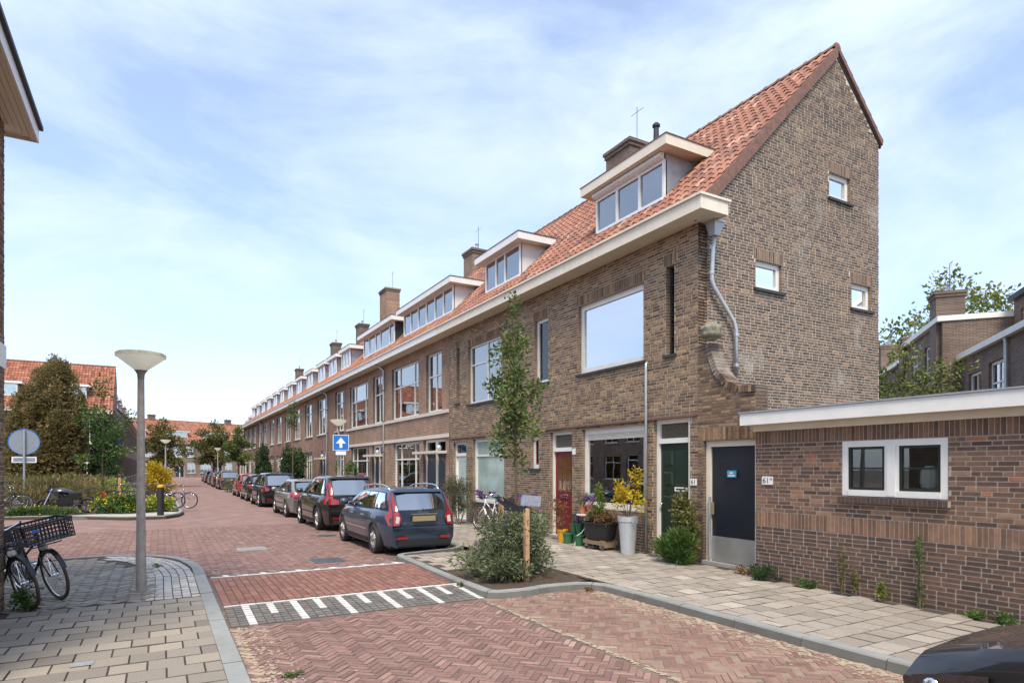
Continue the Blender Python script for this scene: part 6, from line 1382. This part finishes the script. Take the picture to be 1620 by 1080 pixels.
    if basket == 'rack':
        b = MB()
        for y in (-.2, -.1, 0, .1, .2): b.tube([(.30, y, .84), (.72, y, .84)], .007, 5)
        b.tube([(.30, -.2, .84), (.72, -.2, .84), (.72, .2, .84), (.30, .2, .84)], .009, 6, True); b.tube([(.32, -.2, .84), (.32, -.19, 1.0), (.32, .19, 1.0), (.32, .2, .84)], .009, 6); b.tube([(.72, -.2, .84), (.73, -.2, .91), (.73, .2, .91), (.72, .2, .84)], .008, 6); b.build('front_rack', MAT['black_metal'], root)
        b = MB(); b.box(.325, .335, -.07, .09, .86, 1.02); b.build('rack_bag', MAT['black_plastic'], root)
    if basket == 'box':
        b = MB(); b.box(.36, .66, -.2, .2, .84, 1.10); b.build('front_box', MAT['blue_fabric'], root)
    if flower:
        cl = [((.32, .22, 1.06), (.10, .10, .07)), ((.32, -.22, 1.06), (.1, .1, .07)), ((-.5, 0, .86), (.14, .1, .08)), ((.45, 0, .95), (.1, .16, .07))]; leafy(420, blob_sampler(cl, .2), .05, 5, 1.3).build('flower_garland', MAT['purple'], root, kind='stuff')
    return root
# two town bicycles leaning against the near house, front wheels towards the camera side
bicycle('black bicycle with brown tyres and open front rack leaning on the house corner', (-1.70, 10.38, .1), R(-60), R(13), tyre='tyre_brown', basket='rack', spokes=28)
bicycle('black bicycle with black plastic crate on its front rack beside the house corner', (-1.46, 10.92, .1), R(-60), R(12), tyre='tyre_brown', basket='crate', spokes=28)
bicycle('white framed bicycle with purple flower garlands parked before the frosted window', (8.05, 15.6, .1), R(94), R(6), 'white_metal', spokes=14, flower=True, bars='chrome', dutch=True)
bicycle('black bicycle with blue and white front box parked before the brown brick wall', (8.0, 13.9, .1), R(-86), R(-5), 'black_metal', basket='box', spokes=14, flower=True)
BKL = ['dark bicycle with red pannier bag in the rack by the yellow flowers', 'blue framed bicycle second from the red pannier bag', 'grey framed bicycle in the middle of the bicycle rack', 'black bicycle fourth from the red pannier bag', 'black bicycle in the rack beside the street edge', 'silver bicycle last in the rack beside the street edge']
BKC = ['black_metal', 'paint_steelblue', 'paint_grey', 'black_metal', 'paint_navy', 'paint_silver']
for k in range(6):
    o = bicycle(BKL[k], (-1.5 + .42 * k, 33.2 - .5 * k, .12), R(-32 + 4 * (k % 3)), R(4 * (-1) ** k), BKC[k], spokes=10, detail=False)
    if k == 0:
        b = MB(); b.box(-.80, -.55, -.19, -.09, .45, .70); b.build('pannier_bag', MAT['tail_red'], o)
bicycle('bicycle with thin wheels parked behind the near house corner across the side street', (-5.3, 31.0, .12), R(12), R(-6), 'black_metal', spokes=10, detail=False)
bicycle('bicycle behind the other bicycle by the near house corner across the side street', (-5.6, 32.2, .12), R(18), R(-6), 'paint_grey', spokes=10, detail=False)
for k in range(4): bicycle(['black bicycle by the corner house with the street name plate', 'dark bicycle beside the garden path at the corner house', 'blue bicycle in the cluster before the brown corner house', 'grey bicycle in the cluster before the brown corner house'][k], (-4.6 + .75 * k, 47.5 + .4 * k, .12), R(-50 + 13 * k), R(4), ['black_metal', 'paint_navy', 'paint_steelblue', 'paint_grey'][k], spokes=8, detail=False)
# motorbike
mo = empty('motorbike', (-3.2, 29.9, .10), 'black naked motorbike parked facing away from the street by the garden', 'motorbike', rz=R(178)); r = .31
for x in (-.68, .70):
    wr = empty('wheel', (x, 0, r)); wr.parent = mo
    b = MB(); b.tube([((r - .055) * math.cos(2 * math.pi * k / 32), 0, (r - .055) * math.sin(2 * math.pi * k / 32)) for k in range(32)], .062, 8, True); b.build('tyre', MAT['rubber'], wr, smooth=True)
    b = MB()
    for k in range(5): a = 2 * math.pi * k / 5; b.cyl((0, 0, 0), ((r - .1) * math.cos(a), 0, (r - .1) * math.sin(a)), .016, n=5)
    b.tube([((r - .1) * math.cos(2 * math.pi * k / 24), 0, (r - .1) * math.sin(2 * math.pi * k / 24)) for k in range(24)], .016, 5, True); b.build('rim', MAT['black_metal'], wr)
b = MB(); P = []
for (x, w_, z0, z1) in ((-.28, .07, .74, .84), (-.1, .12, .72, .92), (.12, .16, .72, 1.0), (.32, .14, .74, .98), (.44, .07, .8, .92)): P.append([(x, w_ * math.cos(R(a)), (z0 + z1) / 2 + (z1 - z0) / 2 * math.sin(R(a))) for a in range(0, 360, 30)] + [(x, w_, (z0 + z1) / 2)])
b.grid(P); b.poly(P[0][:-1]); b.poly(P[-1][:-1][::-1]); b.build('fuel_tank', MAT['paint_navy'], mo, smooth=True)
b = MB(); b.hexa([(-.62, -.09, .84), (-.62, .09, .84), (-.12, .13, .74), (-.12, -.13, .74), (-.64, -.07, .93), (-.64, .07, .93), (-.12, .11, .82), (-.12, -.11, .82)]); b.hexa([(-1.0, -.04, .98), (-1.0, .04, .98), (-.6, .09, .85), (-.6, -.09, .85), (-1.0, -.03, 1.03), (-1.0, .03, 1.03), (-.6, .08, .94), (-.6, -.08, .94)]); b.build('seat', MAT['black_plastic'], mo)
b = MB(); b.box(-.22, .30, -.15, .15, .28, .62); b.cyl((.08, 0, .5), (.22, 0, .78), .12, n=10); b.box(-.1, .2, -.19, .19, .3, .42); b.build('engine', MAT['black_metal'], mo)
b = MB(); b.hexa([(.2, -.17, .55), (.2, .17, .55), (.46, .15, .62), (.46, -.15, .62), (.22, -.19, .84), (.22, .19, .84), (.5, .14, .88), (.5, -.14, .88)]); b.build('radiator_shroud', MAT['paint_black'], mo); b = MB(); b.hexa([(-.5, -.1, .6), (-.5, .1, .6), (-.1, .14, .5), (-.1, -.14, .5), (-.52, -.09, .85), (-.52, .09, .85), (-.1, .13, .78), (-.1, -.13, .78)]); b.build('side_panel', MAT['paint_black'], mo)
b = MB(); b.tube([(.38, 0, .9), (.0, .1, .7), (-.2, .1, .36)], .025, 6); b.tube([(.38, 0, .9), (.0, -.1, .7), (-.2, -.1, .36)], .025, 6); b.cyl((-.2, .09, .36), (-.68, .09, .31), .025, n=6); b.cyl((-.2, -.09, .36), (-.68, -.09, .31), .025, n=6); b.build('frame', MAT['black_metal'], mo)
b = MB()
for sy in (-1, 1): b.cyl((.70, sy * .08, .31), (.44, sy * .08, .98), .024, n=8)
b.build('fork', MAT['chrome'], mo)
b = MB(); b.tube([(.30, -.36, 1.08), (.38, -.2, 1.06), (.42, 0, 1.02), (.38, .2, 1.06), (.30, .36, 1.08)], .014, 6); b.build('handlebar', MAT['black_metal'], mo)
b = MB(); b.lathe([(.03, -.1), (.09, -.05), (.1, .05), (.07, .08)], (.54, 0, .90), 12, 'x'); b.prism([(.46, -.1, .98), (.62, -.08, .92), (.50, -.08, 1.14)], (0, .18, 0)); b.build('headlamp', MAT['black_plastic'], mo)
b = MB(); b.grid([[(.70 + .36 * math.cos(R(a)), sy, .31 + .36 * math.sin(R(a))) for sy in (-.05, 0, .05)] for a in range(40, 150, 10)]); b.build('mudguard', MAT['black_plastic'], mo)
b = MB(); b.tube([(.2, -.14, .3), (-.2, -.16, .26), (-.55, -.17, .40)], [.025, .03, .06], 8); b.build('exhaust', MAT['chrome'], mo)
for sy in (-1, 1):
    b = MB(); b.tube([(.34, sy * .24, 1.07), (.36, sy * .28, 1.2)], .006, 4); b.lathe([(.01, -.015), (.055, 0), (.01, .015)], (.36, sy * .3, 1.23), 10, 'x'); b.build('mirror', MAT['black_plastic'], mo)

# ================================================================ PLANTS
# corner bed: butterfly bush, young street tree with two stakes and a strap
shrub('bush', 'wide grey green butterfly bush filling the corner planting bed', (5.12, 9.08), 1.05, .85, 1.08, 9000, .085, 'leaf_bush', 101, z0=.1, stems=16, asp=3.4, nclump=46, low=.08, flowers=('purple', 60, .06))
shrub('bush', 'low leafy shoots of the planting bed in front of the butterfly bush', (4.75, 8.55), .5, .35, .55, 1500, .075, 'leaf_bush', 102, z0=.1, stems=6, asp=3.2)
tree('street_tree', 'slender young street tree tied between two wooden stakes', (5.2, 9.15), 4.75, .66, 1.95, 2500, .085, 'leaf_tree', 103, z0=.1, trunk=.032, nl=14, shell=.1, slim=.5)
stk = [(5.07, 8.50, 1.25), (5.21, 9.60, 1.34)]
for k, (x, y, h) in enumerate(stk):
    b = MB(); b.box(-.036, .036, -.036, .036, -.1, h - .12); b.hexa([(-.036, -.036, h - .12), (.036, -.036, h - .12), (.036, .036, h - .12), (-.036, .036, h - .12), (-.03, -.03, h - .1), (.03, -.03, h - .1), (.03, .03, h - .1), (-.03, .03, h - .1)]); o = b.build('tree_stake', MAT['wood_stake'], None); o.location = (x, y, .1); tag(o, ['square wooden stake in the front of the butterfly bush', 'square wooden stake in the back of the butterfly bush'][k], 'stake')
b = MB(); b.grid([[(5.03 + .11 * k / 10, 8.47 + 1.16 * k / 10, 1.19 + .012 * k - .05 * math.sin(math.pi * k / 10)), (5.03 + .11 * k / 10, 8.47 + 1.16 * k / 10, 1.27 + .012 * k - .05 * math.sin(math.pi * k / 10))] for k in range(11)]); b.grid([[(5.11 + .15 * k / 10, 8.47 + 1.16 * k / 10, 1.19 + .012 * k - .05 * math.sin(math.pi * k / 10)), (5.11 + .15 * k / 10, 8.47 + 1.16 * k / 10, 1.27 + .012 * k - .05 * math.sin(math.pi * k / 10))] for k in range(11)]); o = b.build('tree_strap', MAT['rubber'], None); tag(o, 'black rubber strap tying the young tree to its stakes', 'strap')
# rosemary like shrub by the white door, plants against the front
shrub('shrub', 'grey brown needle leaved shrub beside the white glazed door', (8.2, 17.9), .62, .8, 1.55, 3600, .10, 'leaf_rosemary', 104, stems=8, asp=6, up=1.0, low=.3)
def pot(label, loc, r0, r1, h, m, plant=None, n=300, ph=.4, pr=.2, size=.06, asp=2.0, seed=1, name='plant_pot', handles=False, pm2=None):
    root = empty(name, (loc[0], loc[1], loc[2] if len(loc) > 2 else .1), label, 'plant pot')
    b = MB(); b.lathe([(r0, 0), (r1 * .98, h * .86), (r1 * 1.06, h * .87), (r1 * 1.08, h), (r1 * .95, h), (r1 * .9, h - .03)], (0, 0, 0), 20); b.build('pot', MAT[m], root, smooth=True, auto=35)
    b = MB(); b.prism([(r1 * .93 * math.cos(2 * math.pi * k / 16), r1 * .93 * math.sin(2 * math.pi * k / 16), h - .05) for k in range(16)], (0, 0, .02)); b.build('soil', MAT['soil'], root)
    if plant:
        r = random.Random(seed); cl = []
        for k in range(9): a = r.random() * 6.28; q = pr * r.random() ** .5; cl.append(((q * math.cos(a), q * math.sin(a), h + ph * (.15 + .8 * r.random())), (pr * .42, pr * .42, ph * .16)))
        leafy(n, blob_sampler(cl, .2), size, seed, asp, .4).build('foliage', MAT[plant], root, kind='stuff')
        b = MB()
        for c, _ in cl: b.tube([(c[0] * .1, c[1] * .1, h - .04), (c[0] * .6, c[1] * .6, h + (c[2] - h) * .6), c], [.008, .006, .003], 4)
        b.build('stem', MAT['bark'], root)
    if handles:
        for sy in (-1, 1):
            b = MB(); b.tube([(-.06, sy * (r1 + .01), h * .86), (-.05, sy * (r1 + .05), h * .85), (.05, sy * (r1 + .05), h * .85), (.06, sy * (r1 + .01), h * .86)], .009, 5); b.build('handle', MAT['galvanised'], root)
    return root
pot('tall zinc bucket holding a shrub with bright yellow leaves', (8.50, 10.12), .145, .20, .78, 'zinc_bright', 'leaf_yellow', 620, .95, .33, .075, 1.8, 111, 'zinc_bucket', True)
pot('yellow pot with a dried plant beside the red door', (8.50, 12.55), .09, .13, .30, 'pot_yellow', 'leaf_autumn', 420, .75, .2, .05, 2, 112)
for k, (x, y, z, lb_, pl) in enumerate(((8.42, 12.20, .1, 'green pot on the pavement next to the yellow pot', None), (8.42, 11.72, .1, 'green pot on the pavement under the small white table', None), (8.62, 12.22, .32, 'upper green pot with leafy plant near the red door', 'leaf_green'), (8.60, 11.95, .36, 'small green pot with purple lavender flowers', 'purple'), (8.68, 11.60, .32, 'green pot behind the white table leg', 'leaf_olive'))):
    if z > .2:
        b = MB(); b.lathe([(.08, 0), (.09, z - .1)], (0, 0, 0), 12); o = b.build('pot_stand', MAT['pot_green'], None); o.location = (x, y, .1); tag(o, 'upturned green pot carrying the ' + lb_, 'pot stand')
    pot(lb_, (x, y, z), .09, .12, .24, 'pot_green', pl, 260, .22, .13, .04, 2.2, 113 + k)
root = empty('plant_table', (8.50, 11.62, .1), 'small white metal plant table with curved legs', 'table')
b = MB(); b.lathe([(.24, .70), (.25, .71), (.25, .725), (.02, .73)], (.05, 0, 0), 20); b.build('table_top', MAT['white_metal'], root)
for k in range(3):
    a = 2.1 * k + .4; b = MB(); b.tube([(.05 + .06 * math.cos(a), .06 * math.sin(a), .70), (.05 + .05 * math.cos(a), .05 * math.sin(a), .4), (.05 + .12 * math.cos(a), .12 * math.sin(a), .3), (.05 + .24 * math.cos(a), .24 * math.sin(a), .22), (.05 + .28 * math.cos(a), .28 * math.sin(a), 0)], .011, 6); b.build('leg', MAT['white_metal'], root)
pot('terracotta pot with dried stalks on the white plant table', (8.50, 11.72, .83), .07, .10, .18, 'terracotta', 'leaf_rosemary', 240, .26, .14, .09, 6, 121)
pot('larger terracotta pot with lavender on the white plant table', (8.58, 11.50, .83), .08, .12, .22, 'terracotta', 'purple', 260, .28, .15, .06, 4, 122)
root = empty('plant_tub', (8.46, 11.0, .1), 'black oval tub of mixed plants on a wooden dolly', 'plant tub')
b = MB(); b.box(-.2, .2, -.30, -.22, .06, .22); b.box(-.2, .2, .22, .30, .06, .22); b.box(-.21, -.17, -.36, .36, .12, .20); b.box(.17, .21, -.36, .36, .12, .20); b.build('dolly', MAT['wood_old'], root)
for (x, y) in ((-.17, -.3), (.17, -.3), (-.17, .3), (.17, .3)):
    b = MB(); b.prism([(x + .035 * math.cos(2 * math.pi * k / 12), y - .012, .035 + .035 * math.sin(2 * math.pi * k / 12)) for k in range(12)], (0, .024, 0)); b.build('castor', MAT['iron'], root)
b = MB(); P = []
for (z, sx, sy) in ((.22, .19, .33), (.30, .22, .37), (.56, .25, .42), (.57, .275, .445), (.60, .275, .445), (.60, .24, .41), (.54, .235, .40)): P.append([(sx * (abs(math.cos(a)) ** .6) * (1 if math.cos(a) > 0 else -1), sy * (abs(math.sin(a)) ** .6) * (1 if math.sin(a) > 0 else -1), z) for a in [2 * math.pi * k / 32 for k in range(33)]])
b.grid(P); b.poly(P[0][:-1][::-1]); b.build('tub', MAT['black_plastic'], root, smooth=True, auto=40)
b = MB(); b.poly([p[:2] + (.55,) for p in P[-1][:-1]]); b.build('soil', MAT['soil'], root)
leafy(700, blob_sampler([((0, .12, .72), (.2, .22, .12)), ((0, .25, .75), (.16, .14, .14))], .2), .06, 131, 2).build('olive_foliage', MAT['leaf_olive'], root, kind='stuff')
leafy(650, blob_sampler([((-.02, -.16, .68), (.2, .24, .12)), ((-.05, -.3, .62), (.16, .14, .1))], .2), .06, 132, 1.8).build('autumn_foliage', MAT['leaf_autumn'], root, kind='stuff')
leafy(420, blob_sampler([((.05, .05, 1.0), (.09, .1, .3)), ((.05, .14, 1.25), (.06, .07, .2))], .2), .07, 133, 2.4).build('tall_foliage', MAT['leaf_lime'], root, kind='stuff')
# plants in the wall foot
shrub('climbing_plant', 'leggy climbing plant with yellowing leaves beside the green door', (8.66, 8.62), .22, .42, 1.55, 1100, .085, 'leaf_olive', 141, stems=9, asp=1.7, nclump=16, low=.15)
shrub('weed_clump', 'dense bright green grass clump at the foot of the green door', (8.45, 8.62), .36, .50, .62, 2600, .14, 'leaf_green', 142, stems=4, asp=7, up=1.2, nclump=14, low=.05)
WE = [(8.40, 6.7, .22, .32, .24, 700, 'leaf_dark', 'dark low ivy patch at the annex corner by the yard door'), (8.55, 7.15, .14, .28, .14, 260, 'leaf_autumn', 'dry brown weeds below the steel kick plate'), (8.44, 5.95, .10, .26, .12, 260, 'leaf_green', 'small flat weed patch at the annex wall foot'), (8.46, 5.42, .06, .08, .85, 190, 'leaf_olive', 'tall thin weed with seed heads against the annex wall'), (8.46, 5.2, .05, .07, .55, 150, 'leaf_olive', 'thin short weed stalk next to the tall thin weed'), (8.46, 4.85, .06, .08, .26, 120, 'leaf_lime', 'small yellow green weed at the annex wall foot below the window'), (8.46, 4.36, .08, .10, 1.05, 380, 'leaf_green', 'tallest bushy weed growing up the annex wall below the window'), (8.45, 3.72, .08, .14, .09, 130, 'leaf_green', 'tiny leafy weed past the tallest bushy weed'), (8.44, 3.42, .09, .15, .13, 200, 'leaf_green', 'leafy green weed tuft near the black car at the annex wall')]
for k, (x, y, rx, ry, h, n, m, lb_) in enumerate(WE): shrub('weed', lb_, (x, y), rx, ry, h, n, .045 if h < .5 else .04, m, 150 + k, stems=3, asp=2.2, nclump=9, cat='weed', low=.05, up=.5)
shrub('weed', 'small weed tuft at the house corner under the bicycles', (-1.5, 9.95), .22, .2, .3, 420, .06, 'leaf_green', 165, stems=3, cat='weed', asp=3)
for k, (x, y, m) in enumerate(((1.05, 5.9, 'leaf_green'), (1.0, 5.3, 'leaf_autumn'), (4.1, 8.85, 'leaf_green'), (5.75, 7.75, 'leaf_autumn'), (-.05, 13.0, 'leaf_lime'))): shrub('weed', ['tiny moss tuft on the sand by the left kerb', 'small heap of dry leaves by the left kerb', 'tiny weed on the red speed table beside the kerb', 'dry weeds in the kerb corner of the parking bay', 'tiny weed between the pale pavers'][k], (x, y), .10, .07, .045, 90, .035, m, 170 + k, z0=.005 if k < 2 or k == 3 else (.05 if k == 2 else .1), stems=1, cat='weed', nclump=5)
# shrubs and trees along the row
shrub('shrub', 'bushy green shrub under the one way sign and the wooden front door', (8.0, 31.2), .7, 1.5, 2.3, 3600, .13, 'leaf_green', 181, stems=6)
shrub('shrub', 'large round dark evergreen shrub against the red brick row', (7.7, 43.6), 1.1, 2.3, 3.5, 6000, .17, 'leaf_dark', 182, stems=6, nclump=26)
shrub('shrub', 'narrow climbing shrub on the facade with a thin pointed top', (8.2, 60.0), .9, 2.2, 3.9, 3600, .2, 'leaf_dark', 183, stems=6)
shrub('shrub', 'low green kerb shrub between the silver grey hatchback and the navy SUV', (4.95, 29.9), .55, .55, .95, 1200, .10, 'leaf_lime', 184, z0=.0, stems=4)
shrub('shrub', 'grey green kerb shrub between the red car and the dark grey SUV', (5.2, 52.5), 1.0, 1.0, 1.2, 1500, .14, 'leaf_bush', 185, z0=.0, stems=4)
tree('street_tree', 'thin bare stemmed street tree before the row beside the parked cars', (6.55, 36.7), 5.6, .5, 4.0, 500, .12, 'leaf_tree', 186, z0=.1, trunk=.045, nl=6)
tree('street_tree', 'round leafy street tree on the garden side behind the lamp and yellow shrub', (0.3, 69.0), 6.4, 2.2, 1.5, 4600, .26, 'leaf_olive', 187, z0=.05, trunk=.1, nl=12)
tree('street_tree', 'broad leafy street tree beside the far parked cars', (5.6, 83.0), 7.2, 2.6, 2.0, 4600, .3, 'leaf_olive', 188, z0=.05, trunk=.12, nl=12)
tree('street_tree', 'smaller dark street tree standing against the end of the row', (6.7, 66.5), 5.8, 1.5, 2.0, 3200, .22, 'leaf_tree', 189, z0=.1, trunk=.08, nl=10)
# the garden
def conifer(label, loc, h, rx, n, seed, lm='leaf_conifer'):
    root = empty('conifer', loc, label, 'tree'); r = random.Random(seed); cl = []
    for k in range(150):
        t = r.random() ** .8; z = h * (.03 + .93 * t); a = r.random() * 6.283; rr = rx * (1 - t ** 6) ** .8 * (.86 + .12 * r.random()); cl.append(((rr * .88 * math.cos(a), rr * .88 * math.sin(a), z), (rx * .17, rx * .17, h * .075)))
    cl.append(((0, 0, h * .93), (rx * .3, rx * .3, h * .07)))
    leafy(n, blob_sampler(cl, .4), .15, seed, 2.2, .5).build('crown', MAT[lm], root, kind='stuff')
    b = MB(); b.cyl((0, 0, -.1), (0, 0, h * .9), .3, .04, 10); b.build('trunk', MAT['bark'], root)
    leafy(n // 3, blob_sampler([((0, 0, h * (.08 + .085 * k)), (rx * (1 - (k / 10) ** 3) ** .75 * .72,) * 2 + (h * .06,)) for k in range(10)], .85), .34, seed + 3, 1.5).build('inner_foliage', MAT[lm], root, kind='stuff')
conifer('tall rounded brown green conifer dominating the corner garden', (-6.3, 53.0, .1), 9.3, 2.0, 24000, 201)
conifer('slimmer shoulder of brown green conifer joined to the tall one', (-7.9, 53.4, .1), 7.4, 1.5, 10000, 202)
shrub('shrub', 'dark green upright shrub between the conifer and the corner house', (-3.6, 54.0), 1.1, 1.1, 6.0, 5000, .22, 'leaf_dark', 203, stems=5, nclump=26)
tree('garden_tree', 'sparse young garden tree held in a wooden frame', (-2.6, 39.0), 6.6, 1.5, 1.6, 1500, .17, 'leaf_green', 204, z0=.1, trunk=.045, nl=9, shell=.1)
root = empty('tree_guard', (-2.6, 38.6, .08), 'pair of wooden posts with black strap around the sparse garden tree', 'tree guard')
for x in (-.75, .75):
    b = MB(); b.box(x - .06, x + .06, -.06, .06, -.1, 1.45); b.build('post', MAT['wood_stake'], root)
b = MB(); b.box(-.8, .8, -.075, -.062, 1.32, 1.42); b.build('strap', MAT['rubber'], root)
shrub('flower_bed', 'low green ground cover at the garden kerb below the motorbike', (-3.9, 29.0), 1.5, .45, .34, 2600, .09, 'leaf_green', 211, z0=.08, stems=3, nclump=26, flowers=('flower_yellow', 40, .07), cat='flower bed')
shrub('flower_bed', 'green hedge of yellow flowering plants along the garden kerb', (-1.2, 28.9), 1.3, .7, .72, 5200, .10, 'leaf_green', 205, z0=.08, stems=5, nclump=40, flowers=('flower_yellow', 260, .085), cat='flower bed')
shrub('flower_bed', 'yellow flowering plants around the foot of the bollard and bicycle rack', (-.05, 29.6), .75, 1.2, .62, 2600, .10, 'leaf_lime', 206, z0=.08, stems=5, nclump=24, flowers=('flower_yellow', 160, .09), cat='flower bed')
shrub('flower_bed', 'tall orange brown dried grasses behind the motorbike', (-5.2, 37.5), 4.2, 4.0, 1.45, 9000, .26, 'leaf_grass', 207, z0=.08, stems=4, nclump=60, asp=8, up=1.4, cat='flower bed')
shrub('flower_bed', 'mixed green border at the foot of the conifer', (-4.5, 44.0), 4.4, 3.0, 1.3, 7000, .22, 'leaf_lime', 208, z0=.08, stems=4, nclump=60, asp=3, flowers=('leaf_yellow', 200, .14), cat='flower bed')
shrub('shrub', 'bright yellow leaved shrub by the garden street lamp', (-.1, 42.5), 1.15, 1.1, 2.3, 3600, .15, 'leaf_yellow', 209, z0=.08, stems=6, nclump=26)
shrub('shrub', 'small green shrub at the corner house behind the parked bicycles', (-3.4, 58.0), 1.0, .8, 2.6, 2200, .18, 'leaf_bush', 210, z0=.08, stems=4)
b = MB(); b.box(-1.2, 1.2, -.03, 0, 0, .55); o = b.build('street_name_plate', MAT['sign_blue'], None); o.location = (-4.6, 72.40, 4.1); tag(o, 'blue street name plate on the side of the brown corner house', 'street sign')

for k in range(3):
    left_house(['brick house across the garden beside the side street', 'brick house across the garden in the middle of its row', 'brick house across the garden nearest the conifer'][k], (-15.5, 30.5 + 9.0 * k), R(180), 85 + k, [(-3.6, -.6, (.5,), (0,)), (.9, 3.6, (.5,), (1,))], gable_ends=(k != 1))
